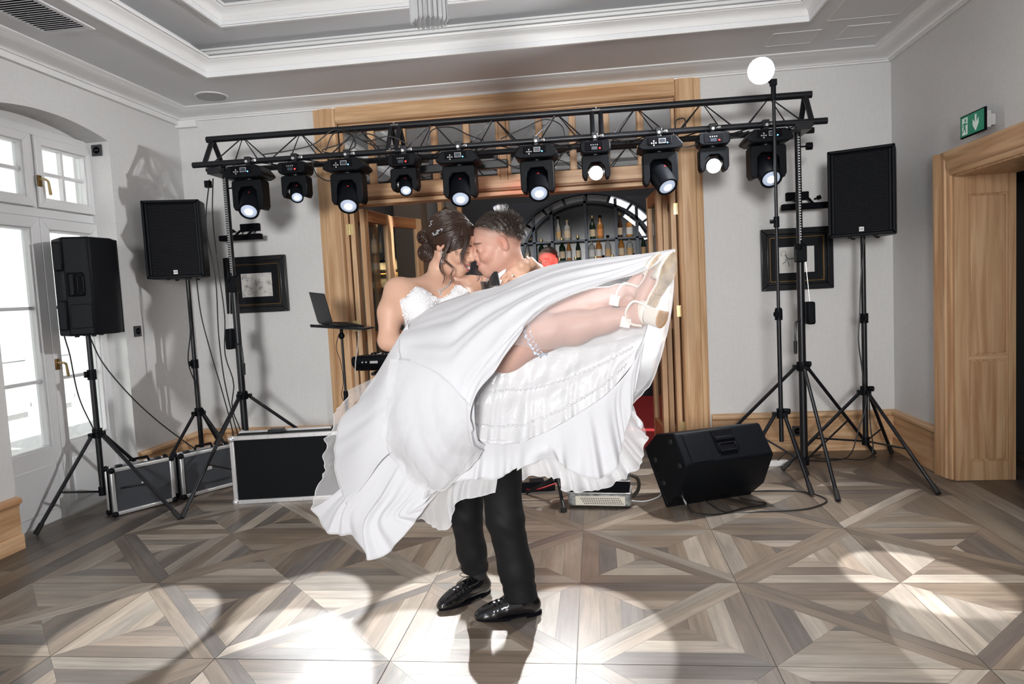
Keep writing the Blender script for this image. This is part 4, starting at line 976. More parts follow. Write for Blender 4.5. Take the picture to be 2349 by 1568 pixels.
MB_ = MB().b2((-2.895, 5.03, 2.30), (-2.855, 5.07, 2.35)).build('cable_plug', M_plast); tag(MB_, 'black plug on the cable at the left truss end', 'plug')
cable([(-3.10, 5.16, 1.64), (-3.08, 5.15, 1.35), (-3.02, 5.14, 1.05), (-2.93, 5.1, .75), (-2.86, 5.08, .45), (-2.84, 5.1, .2), (-2.8, 5.2, .01)], 'black cable falling from the corner loudspeaker to the floor')
cable([(-3.20, 5.22, 1.63), (-3.225, 5.22, 1.2), (-3.25, 5.2, .95), (-3.22, 5.24, .75), (-3.225, 5.24, .4), (-3.25, 5.22, .012)], 'thin black cable along the corner speaker stand')
cable([(-3.58, 4.47, 1.45), (-3.62, 4.42, 1.45), (-3.64, 4.40, 1.38), (-3.60, 4.38, 1.1), (-3.55, 4.37, .8), (-3.48, 4.38, .60)], 'black cable curving from the terrace-door speaker to its stand')
cable([(-3.58, 4.50, 1.77), (-3.60, 4.44, 1.76), (-3.61, 4.43, 1.6), (-3.57, 4.44, 1.48)], 'short black cable on the side of the terrace-door speaker')
cable([(-3.48, 4.42, 1.26), (-3.41, 4.42, 1.08), (-3.30, 4.48, .86), (-3.22, 4.66, .62), (-3.12, 4.85, .40), (-2.98, 5.1, .14), (-2.9, 5.2, .012)], 'black cable slanting from the terrace-door speaker to the corner')
cable([(1.93, 5.29, 1.64), (1.90, 5.29, 1.3), (1.885, 5.27, 1.10), (1.87, 5.26, .95), (1.90, 5.28, .70), (1.93, 5.30, .45), (1.86, 5.27, .25), (1.80, 5.3, .06), (1.7, 5.4, .008), (1.5, 5.45, .008)], 'black cable hanging down the right speaker stand')
cable([(1.94, 5.27, .5), (1.95, 5.28, .3), (1.93, 5.2, .1), (1.80, 5.45, .007), (1.62, 5.5, .007)], 'black cable lying behind the right tripods')
cable([(.62, 4.33, .05), (.70, 4.26, .008), (.95, 4.24, .006), (1.25, 4.30, .006), (1.38, 4.45, .006), (1.30, 4.62, .006), (1.10, 4.66, .006), (.95, 4.60, .02)], 'black cable lying in a loop in front of the stage monitor')
cable([(.50, 4.26, .06), (.52, 4.20, .02), (.62, 4.19, .006), (.85, 4.30, .006), (1.0, 4.40, .006), (.93, 4.44, .006), (.85, 4.42, .03)], 'black lead plugged into the stage monitor')
MB_ = MB().cyl((.485, 4.285, .085), (.505, 4.25, .045), .009, n=10).build('jack_plug', M_chrome); tag(MB_, 'shiny jack plug in the underside of the stage monitor', 'plug')
cable([(.16, 4.50, .006), (.25, 4.47, .006), (.35, 4.55, .006), (.40, 4.7, .006)], 'short white cable on the floor beside the accordion', m_=mat('white_cable', (.7, .7, .7), .5))
ps = thing('power_strip', 'white power strip lying behind the stage monitor', 'power strip', (1.22, 5.30, 0), .1)
MB().b2((-.16, -.025, .0), (.16, .025, .042)).build('housing', mat('white_plastic', (.72, .72, .72), .4), ps, bevel=.008)
for i in range(5): MB().lathe([(.002, .036), (.017, .036), (.019, .0435), (.021, .0435), (.021, .030), (.002, .030)], 14, c=(-.12+i*.06, 0, 0)).build('outlet', mat('outlet_grey', (.4, .4, .4), .5), ps)
cable([(1.13, 5.30, .045), (1.13, 5.28, .12), (1.06, 5.27, .15), (1.02, 5.28, .08), (1.04, 5.30, .01)], 'black cable looping up from the power strip')
cable([(1.30, 5.30, .045), (1.36, 5.3, .10), (1.45, 5.38, .05), (1.5, 5.5, .008), (1.7, 5.6, .008)], 'black cable leaving the power strip to the right')
# ------------------------------------------------------------------ laptop stand, keyboard, accordion, chandelier
ls = thing('laptop_stand', 'thin black pole stand with a tray, beside the left folding doors', 'stand', (-1.88, 4.98, 0))
MB().cyl((0, 0, .03), (0, 0, .70), .013, n=12).build('lower_tube', M_black, ls); MB().cyl((0, 0, .68), (-.0, 0, 1.12), .009, n=12).build('upper_tube', M_black, ls)
MB().cyl((0, 0, .64), (0, 0, .72), .017, n=12).build('collar', M_plast, ls)
MB().lathe([(.002, .0), (.10, 0), (.10, .012), (.03, .03), (.002, .03)], 24).build('base_plate', M_black, ls)
MB().sph((0, -.005, 1.135), (.024, .02, .026), 14, 10).cyl((0, 0, 1.15), (0, 0, 1.185), .012, n=10).build('swivel', M_plast, ls)
ty = Matrix.Translation((.0, 0, 1.20)) @ Matrix.Rotation(.10, 4, 'Y')
t_ = MB(); t_.M = ty; t_.b2((-.19, -.12, -.006), (.21, .14, .006)); t_.b2((-.19, -.125, .006), (.21, -.118, .016)); t_.build('tray', M_black, ls, bevel=.003)
lp = thing('laptop', 'open black laptop on the pole stand, screen turned away', 'laptop', (-1.88, 4.98, 1.213))
lm = Matrix.Rotation(.10, 4, 'Y') @ Matrix.Rotation(math.radians(-49), 4, 'Z')
b_ = MB(); b_.M = lm; b_.b2((-.165, -.115, 0), (.165, .115, .014)); b_.build('base', M_plast, lp, bevel=.004)
sm = lm @ Matrix.Translation((0, -.115, .012)) @ Matrix.Rotation(math.radians(-16), 4, 'X').inverted()
sm = lm @ Matrix.Translation((0, -.115, .012)) @ Matrix.Rotation(math.radians(18), 4, 'X')
b_ = MB(); b_.M = sm; b_.b2((-.165, -.008, 0), (.165, 0, .235)); b_.build('lid', mat('laptop_lid', (.012, .013, .016), .4), lp, bevel=.004)
b_ = MB(); b_.M = sm; b_.b2((-.155, .0, .012), (.155, .001, .225)); b_.build('screen', M_scr, lp, smooth=False)
b_ = MB(); b_.M = lm; b_.b2((-.14, -.05, .014), (.14, .08, .0155)); b_.build('keys', M_blackm, lp, smooth=False)
o = MB().tube(cpts([(-1.71, 4.88, 1.20), (-1.72, 4.87, 1.08), (-1.73, 4.82, .95), (-1.74, 4.82, .8), (-1.72, 4.84, .6), (-1.70, 4.9, .3), (-1.72, 5.0, .01)], 40), .004, 6).build('cable', mat('grey_cable', (.35, .34, .32), .5)); tag(o, 'pale grey cable hanging from the laptop tray', 'cable')
o = MB().tube(cpts([(-1.90, 4.965, 1.14), (-1.92, 4.955, 1.05), (-1.895, 4.955, .95), (-1.89, 4.955, .75), (-1.905, 4.955, .70), (-1.87, 4.955, .6), (-1.895, 4.955, .5), (-1.86, 4.955, .42)], 40), .0025, 5).build('cable', M_cable); tag(o, 'thin black cable twisting down the laptop pole', 'cable')
kb = thing('keyboard', 'black stage keyboard standing behind the bride', 'keyboard', (-1.22, 5.10, .86), -.06)
pr = [(-.17, .03), (-.15, .0), (.10, .0), (.16, .05), (.17, .09), (.15, .12), (-.02, .115), (-.16, .075)]   # (y,z) of the body
MB().prism([(-p[0], p[1]) for p in pr], -.56, .56, 'x').build('body', M_plast, kb, bevel=.014, bseg=3)
for s in (-1, 1): MB().prism([(-p[0]*.9, p[1]*.95) for p in pr], s*.56, s*.60, 'x').build('end_block', M_plast, kb, bevel=.02, bseg=3)
wk = MB(); bk = MB()
for i in range(36): wk.box((-.50+i*.0285, .06, .112), (.0268, .13, .010))
for i in range(36):
    if i % 7 not in (2, 6): bk.box((-.486+i*.0285, .03, .120), (.013, .085, .010))
w_ = wk.build('white_keys', mat('ivory_keys', (.75, .74, .70), .3), kb, smooth=False); w_['kind'] = 'stuff'
w_ = bk.build('black_keys', M_blackm, kb, smooth=False); w_['kind'] = 'stuff'
pp = MB().b2((-.44, -.172, .062), (-.38, -.166, .080)).build('port_plate', M_btn, kb, smooth=False)
for x in (-.47, -.50): MB().cyl((x, -.172, .072), (x, -.164, .072), .006, n=10).build('jack_port', M_alu, kb)
ks = thing('keyboard_stand', 'black folding stand under the keyboard', 'stand', (-1.22, 5.10, 0), -.06)
for y in (-.10, .12):
    MB().tube([(-.42, y, .02), (.42, y, .845)], .016, 10).build('leg', M_black, ks); MB().tube([(.42, y+.03, .02), (-.42, y+.03, .845)], .016, 10).build('leg', M_black, ks)
for x in (-.42, .42): MB().tube([(x, -.26, .02), (x, .30, .02)], .016, 10).build('foot_bar', M_black, ks); MB().tube([(x, -.18, .845), (x, .20, .845)], .014, 10).build('support_arm', M_black, ks)
l2 = thing('tablet', 'second dark screen on a holder behind the keyboard', 'tablet', (-1.44, 5.02, 1.06))
b_ = MB(); b_.M = Matrix.Translation((0, 0, .10)) @ Matrix.Rotation(.30, 4, 'Y') @ Matrix.Rotation(-.25, 4, 'X'); b_.b2((-.07, -.006, 0), (.16, .006, .19)); b_.build('panel', M_plast, l2, bevel=.004)
MB().tube([(.08, .02, -.085), (.07, .02, .04), (.06, .02, .16)], .008, 8).build('holder', M_black, l2)
# X base of a mic stand, pedal and red-lit cables near the dancer's knee
mst = thing('microphone_stand', 'black low stand foot behind the groom\'s knees', 'stand', (-.30, 4.55, 0))
for a in (-1.38, .75, 2.6): MB().tube([(0, 0, .16), (.26*math.cos(a), .26*math.sin(a), .012)], .011, 8).build('leg', M_black, mst); 
MB().cyl((0, 0, .12), (0, 0, 1.2), .011, n=10).build('tube', M_black, mst); MB().cyl((0, 0, .12), (0, 0, .20), .02, n=12).build('hub', M_plast, mst)
MB().lathe([(.002, 0), (.02, 0), (.02, .03), (.002, .03)], 10, c=(.26*math.cos(-1.38), .26*math.sin(-1.38), 0)).build('foot', M_rubber, mst)
o = MB().tube(cpts([(-.62, 4.80, .008), (-.45, 4.70, .03), (-.30, 4.78, .05), (-.1, 4.85, .02), (.05, 4.9, .008)], 30), .006, 6).build('cable', mat('red_cable', (.40, .01, .02), .5)); tag(o, 'red cable on the floor behind the groom', 'cable')
fp = thing('foot_pedal', 'black foot pedal with cables behind the groom\'s legs', 'pedal', (-.46, 4.80, 0), .2)
MB().prism([(-.06, 0), (.10, 0), (.10, .03), (-.05, .07)], -.12, .12, 'x').build('body', M_plast, fp, bevel=.006); MB().b2((-.05, -.05, .05), (.05, .06, .066)).build('switch', M_black, fp, bevel=.004)
# accordion
M_pearl = mat('grey_pearloid', (.22, .23, .225), .25, var=.65, vscale=26)
ac = thing('accordion', 'grey pearloid accordion standing on the floor behind the gown', 'accordion', (-.02, 4.45, .008), -.10)
MB().b2((-.20, -.09, 0), (.20, .09, .085)).build('treble_case', M_pearl, ac, bevel=.018, bseg=3)
MB().b2((-.15, -.097, .010), (.165, -.088, .070)).build('front_plate', mat('cream_plastic', (.66, .62, .54), .35), ac, bevel=.003)
gr = MB()
for i in range(22):
    for j in range(4): gr.sph((-.115+i*.0115+j*.008, -.0985, .058-j*.0115), .0036, 6, 4)
g_ = gr.build('grille_holes', M_blackm, ac); g_['kind'] = 'stuff'
for z0, z1, k in ((.085, .092, 0), (.165, .172, 0), (.172, .235, 1)):
    MB().b2((-.20, -.092, z0), (.20, .092, z1)).build('bass_case' if k else 'chrome_band', M_pearl if k else M_alu, ac, bevel=.014 if k else .003)
bl = MB()
for i in range(8): bl.b2((-.19+(.004 if i % 2 else 0), -.084+(.006 if i % 2 else 0), .092+i*.0091), (.19-(.004 if i % 2 else 0), .084, .092+(i+1)*.0091))
bl.build('bellows', M_blackm, ac, smooth=False)
MB().tube(cpts([(.195, -.06, .20), (.235, -.04, .18), (.25, 0, .12), (.23, .03, .06), (.20, .04, .03)], 16), .012, 6).build('strap', mat('strap_leather', (.03, .025, .02), .6), ac)
# chandelier of prism rods
ch = thing('chandelier', 'crystal prism chandelier hanging from the ceiling, cut by the top edge', 'chandelier', (-.607, 2.80, 2.47))
M_cry = mat('crystal', (.78, .79, .80), .08, spec=.9); M_cry.node_tree.nodes['Principled BSDF'].inputs['Transmission Weight'].default_value = .55
def rods(r, n, z0, z1, w_=.017):
    for i in range(n):
        a = 2*PI*i/n; c_, s_ = math.cos(a), math.sin(a)
        q = MB(); q.M = Matrix.Translation((r*c_, r*s_, 0)) @ Matrix.Rotation(a, 4, 'Z')
        q.prism([(0.006, 0), (-.005, w_/2), (-.005, -w_/2)], z0+.012, z1, 'z'); 
        n0 = q.pts([(.006, 0, z0+.012), (-.005, w_/2, z0+.012), (-.005, -w_/2, z0+.012), (-.002, 0, z0)])
        for f in ((0, 1, 3), (1, 2, 3), (2, 0, 3)): q.face([n0+k for k in f])
        q.build('prism_rod', M_cry, ch, smooth=False)
rods(.070, 20, 0, .20); rods(.125, 34, .13, .34); rods(.18, 48, .26, .46)
for r, z in ((.072, .20), (.127, .34), (.182, .46)): MB().lathe([(r-.008, z-.01), (r+.008, z-.01), (r+.008, z+.006), (r-.008, z+.006)], 32, caps=False).build('ring', M_chrome, ch)
MB().cyl((0, 0, .2), (0, 0, .97), .012, n=12).build('stem', M_chrome, ch); MB().lathe([(.002, .97), (.09, .97), (.08, .94), (.03, .92), (.002, .92)], 24).build('canopy', M_chrome, ch)
for r, z in ((.072, .195), (.127, .335), (.182, .455)):
    for a in (0, PI/2, PI, 1.5*PI): MB().cyl((0, 0, z), (r*math.cos(a), r*math.sin(a), z), .004, n=6).build('spoke', M_chrome, ch)
# ------------------------------------------------------------------ smooth-blended implicit bodies, meshed with surface nets
class SDF:
    def __init__(s, lo, hi, h):
        s.h = h; s.lo = np.array(lo, float); n = np.ceil((np.array(hi, float)-s.lo)/h).astype(int)+1; s.n = n
        s.ax = [s.lo[i]+h*np.arange(n[i]) for i in range(3)]; s.F = np.full(n, .5, np.float32)
    def block(s, lo, hi, pad):
        sl = []
        for i in range(3):
            a = int(max(0, math.floor((lo[i]-pad-s.lo[i])/s.h))); b = int(min(s.n[i], math.ceil((hi[i]+pad-s.lo[i])/s.h)+1))
            if b <= a: return None, None
            sl.append(slice(a, b))
        P = np.stack(np.meshgrid(*[s.ax[i][sl[i]] for i in range(3)], indexing='ij'), -1).astype(np.float32)
        return tuple(sl), P
    def _mix(s, sl, d, k, sub):
        A = s.F[sl]
        if sub:
            hh = np.maximum(k-np.abs(A+d), 0)/k; s.F[sl] = np.maximum(A, -d)+hh*hh*k*.25
        else:
            hh = np.maximum(k-np.abs(A-d), 0)/k; s.F[sl] = np.minimum(A, d)-hh*hh*k*.25
    def cone(s, a, b, ra, rb=None, k=.02, sub=False):
        rb = ra if rb is None else rb; a = np.array(a, float); b = np.array(b, float); R = max(ra, rb)
        sl, P = s.block(np.minimum(a, b)-R, np.maximum(a, b)+R, k+.06)
        if sl is None: return s
        ab = b-a; t = np.clip(((P-a)@ab)/max(ab@ab, 1e-9), 0, 1)[..., None]
        d = np.linalg.norm(P-(a+t*ab), axis=-1)-(ra+(rb-ra)*t[..., 0]); s._mix(sl, d, k, sub); return s
    def chain(s, pts, rs, k=.02):
        for i in range(len(pts)-1): s.cone(pts[i], pts[i+1], rs[i], rs[i+1], k)
        return s
    def ell(s, c, r, k=.02, sub=False, R=None):
        c = np.array(c, float); r = np.array(r, float); q = max(r)
        sl, P = s.block(c-q, c+q, k+.06)
        if sl is None: return s
        p = P-c
        if R is not None: p = p@np.array(R)
        k0 = np.linalg.norm(p/r, axis=-1); k1 = np.linalg.norm(p/(r*r), axis=-1)+1e-6
        s._mix(sl, k0*(k0-1)/k1, k, sub); return s
    def sph(s, c, r, k=.02, sub=False): return s.cone(c, np.array(c)+1e-5, r, r, k, sub)
    def cut(s, fn, k=.004):
        """keep only where fn(P) < 0"""
        P = np.stack(np.meshgrid(*s.ax, indexing='ij'), -1).astype(np.float32); d = fn(P)
        s._mix((slice(None),)*3, -d.astype(np.float32), k, True); return s
    def mesh(s, smooth=2):
        F = s.F; S = F < 0; nx, ny, nz = F.shape
        cnt = np.zeros((nx-1, ny-1, nz-1), np.float32); acc = np.zeros((nx-1, ny-1, nz-1, 3), np.float32)
        for axis in range(3):
            for o1 in (0, 1):
                for o2 in (0, 1):
                    off = [0, 0, 0]; oth = [i for i in range(3) if i != axis]; off[oth[0]] = o1; off[oth[1]] = o2
                    A = F[off[0]:off[0]+nx-1, off[1]:off[1]+ny-1, off[2]:off[2]+nz-1]; o2_ = list(off); o2_[axis] += 1
                    B = F[o2_[0]:o2_[0]+nx-1, o2_[1]:o2_[1]+ny-1, o2_[2]:o2_[2]+nz-1]
                    mk = (A < 0) != (B < 0); t = np.where(mk, A/np.where(mk, A-B, 1), 0)
                    cnt += mk
                    for i in range(3): acc[..., i] += np.where(mk, (t if i == axis else off[i]), 0)
        mk = cnt > 0; idx = np.full(mk.shape, -1, int); idx[mk] = np.arange(mk.sum())
        ijk = np.argwhere(mk); Vv = s.lo+s.h*(ijk+acc[mk]/cnt[mk][:, None])
        faces = []
        for axis in range(3):
            oth = [(axis+1) % 3, (axis+2) % 3]
            sl0 = [slice(1, None)]*3; sl1 = [slice(1, None)]*3
            a = [slice(1, n-1) for n in F.shape]; a[axis] = slice(0, F.shape[axis]-1); b = list(a); b[axis] = slice(1, F.shape[axis])
            A = S[tuple(a)]; B = S[tuple(b)]; e = np.argwhere(A != B); flip = A[tuple(e.T)]
            base = e.copy(); base[:, oth[0]] += 1; base[:, oth[1]] += 1
            def g(d0, d1):
                q = base.copy(); q[:, oth[0]] -= d0; q[:, oth[1]] -= d1; return idx[tuple(q.T)]
            q = np.stack([g(1, 1), g(0, 1), g(0, 0), g(1, 0)], 1); q[~flip] = q[~flip][:, ::-1]; faces.append(q)
        Q = np.concatenate(faces); Q = Q[(Q >= 0).all(1)]
        for _ in range(smooth):
            S_ = np.zeros_like(Vv); c = np.zeros(len(Vv))
            for i in range(4):
                j = (i+1) % 4
                np.add.at(S_, Q[:, i], Vv[Q[:, j]]); np.add.at(S_, Q[:, j], Vv[Q[:, i]]); np.add.at(c, Q[:, i], 1); np.add.at(c, Q[:, j], 1)
            Vv = Vv*.5+.5*S_/np.maximum(c, 1)[:, None]
        return Vv, Q
def np_mesh(name, Vs, Qs, m_, cols=None, parent=None, **kw):
    """one mesh object from lists of (verts, quads[, per-vertex colours])"""
    o = 0; VV = []; QQ = []
    for v, q in zip(Vs, Qs): VV.append(v); QQ.append(q+o); o += len(v)
    VV = np.concatenate(VV); QQ = np.concatenate(QQ)
    me = bpy.data.meshes.new(name); me.from_pydata(VV.tolist(), [], QQ.tolist()); me.materials.append(m_)
    if cols is not None:
        C = np.concatenate(cols); C = np.c_[C, np.ones(len(C))]
        me.color_attributes.new('Col', 'FLOAT_COLOR', 'POINT'); me.color_attributes['Col'].data.foreach_set('color', C.astype(np.float32).ravel())
    return link(name, me, parent, True, angle=80, **kw)
def frame3(f, up):
    f = V(f).normalized(); l = V(up).cross(f).normalized(); u = f.cross(l)
    return np.array([[f.x, l.x, u.x], [f.y, l.y, u.y], [f.z, l.z, u.z]])
def sm(a, b, x): t = np.clip((x-a)/(b-a), 0, 1); return t*t*(3-2*t)
def lerpc(C, c, w): return C*(1-w[:, None])+np.array(c)*w[:, None]

def head_sdf(male=True, h=.0026, neck=None, smile=1.):
    """head in its own frame: +x face, +y left, +z up; chin at z=-.118"""
    g = SDF((-.13, -.10, -.19), (.135, .10, .14), h); j = 1. if male else .92
    g.ell((-.014, 0, .030), (.094, .073*1., .086), .01); g.ell((.034, 0, .042), (.056, .060, .056), .03)
    g.ell((.034, 0, -.035), (.058, .056*j, .076), .03)
    for s in (1, -1):
        g.cone((-.012, s*.050*j, -.052), (.060, s*.014, -.098), .023*j, .017, .03)
        g.sph((.054, s*.034, -.030), .027, .02)
    g.sph((.075, 0, -.099), .0175 if male else .015, .02)
    g.cone((.079, -.030, .020), (.079, .030, .020), .0145 if male else .011, None, .016)
    for s in (1, -1): g.sph((.098, s*.033, .000), .015, .018, True)
    g.cone((.085, 0, .014), (.109, 0, -.027), .0085, .0115 if male else .0100, .014)
    for s in (1, -1): g.sph((.099, s*.0115, -.034), .0085, .010)
    for s in (1, -1): g.sph((.077, s*.0315, .001), .0152, .003); g.cone((.083, s*.020, -.006), (.080, s*.044, -.005), .009, .008, .010)
    # mouth: lips parted in a smile
    g.ell((.088, 0, -.068), (.020, .032, .024), .016)
    for s in (1, -1): g.cone((.1005, 0, -.0575), (.086, s*.030, -.0500), .0050, .0030, .006); g.cone((.0985, 0, -.0765), (.086, s*.027, -.0545), .0060, .0030, .006); g.sph((.068, s*.040, -.036), .020, .015)
    g.ell((.100, 0, -.0655), (.018, .022, .0062), .003, True)
    g.ell((.086, 0, -.0640), (.010, .022, .009), .003)     # row of teeth
    # ears
    for s in (1, -1):
        R = np.array(Euler((0, .22, s*.28)).to_matrix())
        g.ell((-.014, s*.077, -.006), (.020, .0085, .032), .006, R=R); g.ell((-.010, s*.0845, -.003), (.011, .006, .020), .004, True, R=R); g.ell((-.002, s*.078, -.010), (.006, .006, .009), .004)
    if neck is not None:
        n0, n1, r0, r1 = neck; g.cone(n0, n1, r0, r1, .025)
    return g
def head_color(Vl, skin, hair, male, brow):
    x, y, z = Vl.T; C = np.tile(np.array(skin), (len(Vl), 1)).astype(float); ay = np.abs(y)
    C = lerpc(C, (skin[0]*1.02, skin[1]*.78, skin[2]*.75), .55*np.exp(-((x-.062)**2+(ay-.043)**2+(z+.028)**2)/.0007))
    C = lerpc(C, (skin[0]*1.0, skin[1]*.72, skin[2]*.68), .6*(ay > .068)*sm(.05, .0, np.abs(z))*sm(-.05, -.03, x)*sm(.02, .0, x))
    zl = z-.25*np.maximum(ay-.006, 0); lip = sm(.033, .026, ay)*(x > .081)*np.exp(-((np.abs(zl+.0670)-.0090*sm(.034, .004, ay))/.0048)**2); C = lerpc(C, (.50, .16, .15) if male else (.55, .11, .13), np.clip(lip*1.1, 0, .9))
    th = (ay < .021)*(x > .080)*sm(.0075, .0055, np.abs(z+.0648)); C = lerpc(C, (.80, .77, .70), th)
    C = lerpc(C, (.10, .03, .03), (ay < .024)*(x > .07)*(x < .093)*sm(.0035, .002, np.abs(z+.0728)))
    bz = .024-.25*np.maximum(ay-.032, 0)+(.12*(ay-.018)*(ay < .032)); C = lerpc(C, brow, .85*sm(.0055, .0030, np.abs(z-bz))*sm(.012, .018, ay)*sm(.056, .048, ay)*(x > .05))
    ez = -.004+0*z; C = lerpc(C, (.05, .03, .025), .9*sm(.0032, .0016, np.abs(z-ez+ .12*np.abs(ay-.032)))*sm(.017, .021, ay)*sm(.048, .043, ay)*(x > .05))
    if hair is not None:
        t = z-(.0185+.60*x)+.035*sm(-.01, .06, x)*sm(.03, .06, ay)*0
        t = t-.012*np.exp(-((x+.012)/.02)**2)*(ay > .06)
        C = lerpc(C, hair, .96*sm(-.004, .040, t)*(1-.0*ay)); C = lerpc(C, np.array(skin)*.62, .55*sm(-.020, .004, t)*(1-sm(.0, .02, t)))
    return C
def hand(g, w, u, s, n, L=.175, curl=(.5, .6, .4), k=.006, spread=.018, thumb=1., rs=1.):
    """wrist w, pointing u, thumb side s, back of the hand n"""
    w = np.array(w, float); u, s, n = [np.array(V(a).normalized()) for a in (u, s, n)]; f = L/.175
    for o in (.022, .007, -.009, -.024): g.cone(w+u*.012*f+s*o*.75*f, w+u*.080*f+s*o*1.15*f, .0145*f, .0115*f, .014)
    for o, l, r in ((.026, .072, .0082), (.009, .081, .0085), (-.009, .075, .0081), (-.026, .058, .0072)):
        p = w+u*.082*f+s*o*1.12*f; a = 0.; rad = r*f*rs
        for i, (q, c) in enumerate(zip((.45, .31, .24), curl)):
            a += c; d = (u+s*o*spread/.018*.35); d = d/np.linalg.norm(d); d = d*math.cos(a)-n*math.sin(a); e = p+d*l*q*f
            g.cone(p, e, rad, rad*.91, k); p = e; rad *= .91
    p = w+u*.026*f+s*.026*f-n*.004; 
    for l, r, d in ((.040, .0125, u*.62+s*.75-n*.25), (.032, .0098, u*.85+s*.42-n*.32), (.026, .0088, u*.95+s*.10-n*.35)):
        d = d/np.linalg.norm(d); e = p+d*l*f*thumb; g.cone(p, e, r*f, r*.9*f, .009); p = e
# ------------------------------------------------------------------ the groom
SKG = (.57, .325, .25); SKB = (.60, .365, .265)
M_skin = attrmat('skin', .48, sss=.12, bump=.05, bscale=700, spec=.35)
M_hairg = mat('brown_hair', (.034, .024, .018), .45, spec=.4); M_hairb = mat('dark_brown_hair', (.036, .018, .012), .32, spec=.5)
M_suit = mat('black_suit_cloth', (.006, .0065, .008), .65, bump=.15, bscale=900, spec=.25)
M_patent = mat('black_patent_leather', (.006, .006, .007), .08, coat=1.); M_shirt = mat('white_shirt', (.82, .82, .84), .7)
gr_ = thing('person', 'person in black suit with bow tie carrying the bride, short brown hair', 'person', (-.45, 2.95, 0))
def W(o, p): return tuple(V(p)-V(o.location))
def shiftv(o, Vv): return Vv-np.array(o.location)
CG = np.array((-.379, 2.805, 1.593)); RG = frame3((-.94, -.20, -.23), (-.20, -.06, 1))
def to_loc(C, R, p, s=1.): return tuple(R.T@(np.array(p)-C)/s)
nb = to_loc(CG, RG, (-.315, 2.87, 1.42))
hg = head_sdf(True, .0026, ((-.022, 0, -.055), nb, .058, .062))
Vh, Qh = hg.mesh(2); Ch = head_color(Vh, SKG, (.050, .036, .028), True, (.09, .055, .035))
Vw = Vh@RG.T+CG
b = SDF((-.80, 2.50, .08), (-.10, 3.40, 1.50), .009)
b.cone((-.32, 2.88, 1.40), (-.35, 2.96, 1.05), .10, .095, .05); b.cone((-.29, 2.80, 1.36), (-.35, 3.12, 1.36), .055, .055, .05); b.cone((-.36, 2.96, 1.05), (-.40, 2.97, .90), .10, .10, .05)
b.chain([(-.39, 2.90, .90), (-.41, 2.865, .44), (-.365, 2.888, .18)], [.075, .05, .035], .03); b.chain([(-.43, 3.03, .90), (-.61, 2.985, .42), (-.600, 3.04, .20)], [.075, .05, .035], .03)
b.chain([(-.28, 2.79, 1.36), (-.20, 2.66, 1.13), (-.36, 2.60, 1.12)], [.045, .036, .028], .02)      # left arm under her knees
b.chain([(-.36, 3.14, 1.36), (-.56, 3.06, 1.22), (-.72, 2.86, 1.27)], [.045, .036, .028], .02)      # right arm behind her back
b.cone((-.318, 2.868, 1.43), (-.32, 2.88, 1.38), .062, .07, .03)
Vb, Qb = b.mesh(1)
g2 = SDF((-.84, 2.58, 1.22), (-.66, 2.92, 1.42), .0035); g2.cone((-.72, 2.86, 1.27), (-.755, 2.80, 1.295), .028, .026, .01)
hand(g2, (-.755, 2.80, 1.295), (.10, -.93, .22), (.25, -.1, .95), (-.95, -.15, .1), L=.19, curl=(.25, .45, .35))
Vg, Qg = g2.mesh(1)
skin1 = lambda n, c: np.tile(np.array(c), (n, 1))
np_mesh('body', [shiftv(gr_, Vw), shiftv(gr_, Vb), shiftv(gr_, Vg)], [Qh, Qb, Qg], M_skin, [Ch, skin1(len(Vb), SKG), skin1(len(Vg), (.58, .32, .26))], gr_)
# eyes are nearly closed in laughter; hair: cropped sides, longer brushed-up top
def strand_mesh(lst, name, m_, parent, nseg=4, sides=3):
    mb = MB()
    for P, r in lst:
        mb.tube(P, [r*(1-.85*(i/(len(P)-1))**1.5) for i in range(len(P))], sides)
    return mb.build(name, m_, parent, angle=180)
rg = np.random.RandomState(5); ST = []
cap = SDF((-.13, -.10, -.06), (.12, .10, .14), .003); cap.ell((-.016, 0, .033), (.096, .0755, .089), .01); cap.ell((.034, 0, .048), (.056, .060, .060), .03)
cap.cut(lambda P: -(P[..., 2]-(.052+.52*P[..., 0]+.010*np.sin(P[..., 1]*170)*np.sin(P[..., 0]*140))), .008)
Vc, Qc = cap.mesh(1); Vc = Vc+.0028*np.sin(Vc[:, :1]*260+Vc[:, 1:2]*390)*np.array([0, .3, 1])
hair_g = np_mesh('hair', [shiftv(gr_, Vc@RG.T+CG)], [Qc], M_hairg, None, gr_)
for _ in range(2600):
    th = rg.uniform(0, 2*PI); ph = math.asin(rg.uniform(-.35, 1)); d = np.array((math.cos(ph)*math.cos(th), math.cos(ph)*math.sin(th), math.sin(ph)))
    p = np.array((-.014, 0, .032))+d*np.array((.095, .0745, .088))
    if p[0] > .02: p = p+np.array((.0, 0, .004))
    t = p[2]-(.0185+.60*p[0])
    if t < .030: continue
    top = float(np.clip((t-.03)/.07, 0, 1)); L_ = .007+.013*top*rg.uniform(.5, 1.2)
    comb = np.array((.55+.6*top, .10*np.sign(p[1]), .12))-d*0; dirn = d*.42+comb*.8
    if p[0] < -.03 and top > .3: dirn = d*.55+np.array((-.25, 0, .15))
    if -.065 < p[0] < -.025 and p[2] > .104: dirn = d*1.2+np.array((rg.uniform(-.5, .5), rg.uniform(-.3, .3), .4)); L_ *= 1.5
    if top < .30: dirn = d*.22+np.array((-.45, 0, -.75)); L_ = .006
    dirn = dirn/np.linalg.norm(dirn); q = [p-d*.003]
    for i in range(1, 4): q.append(p+dirn*L_*i/3+np.array((0, 0, -.002*i*i*(1-top))) + (d*.002*i if top > .3 else 0))
    ST.append(([W(gr_, RG@x+CG) for x in q], rg.uniform(.0007, .0013)))
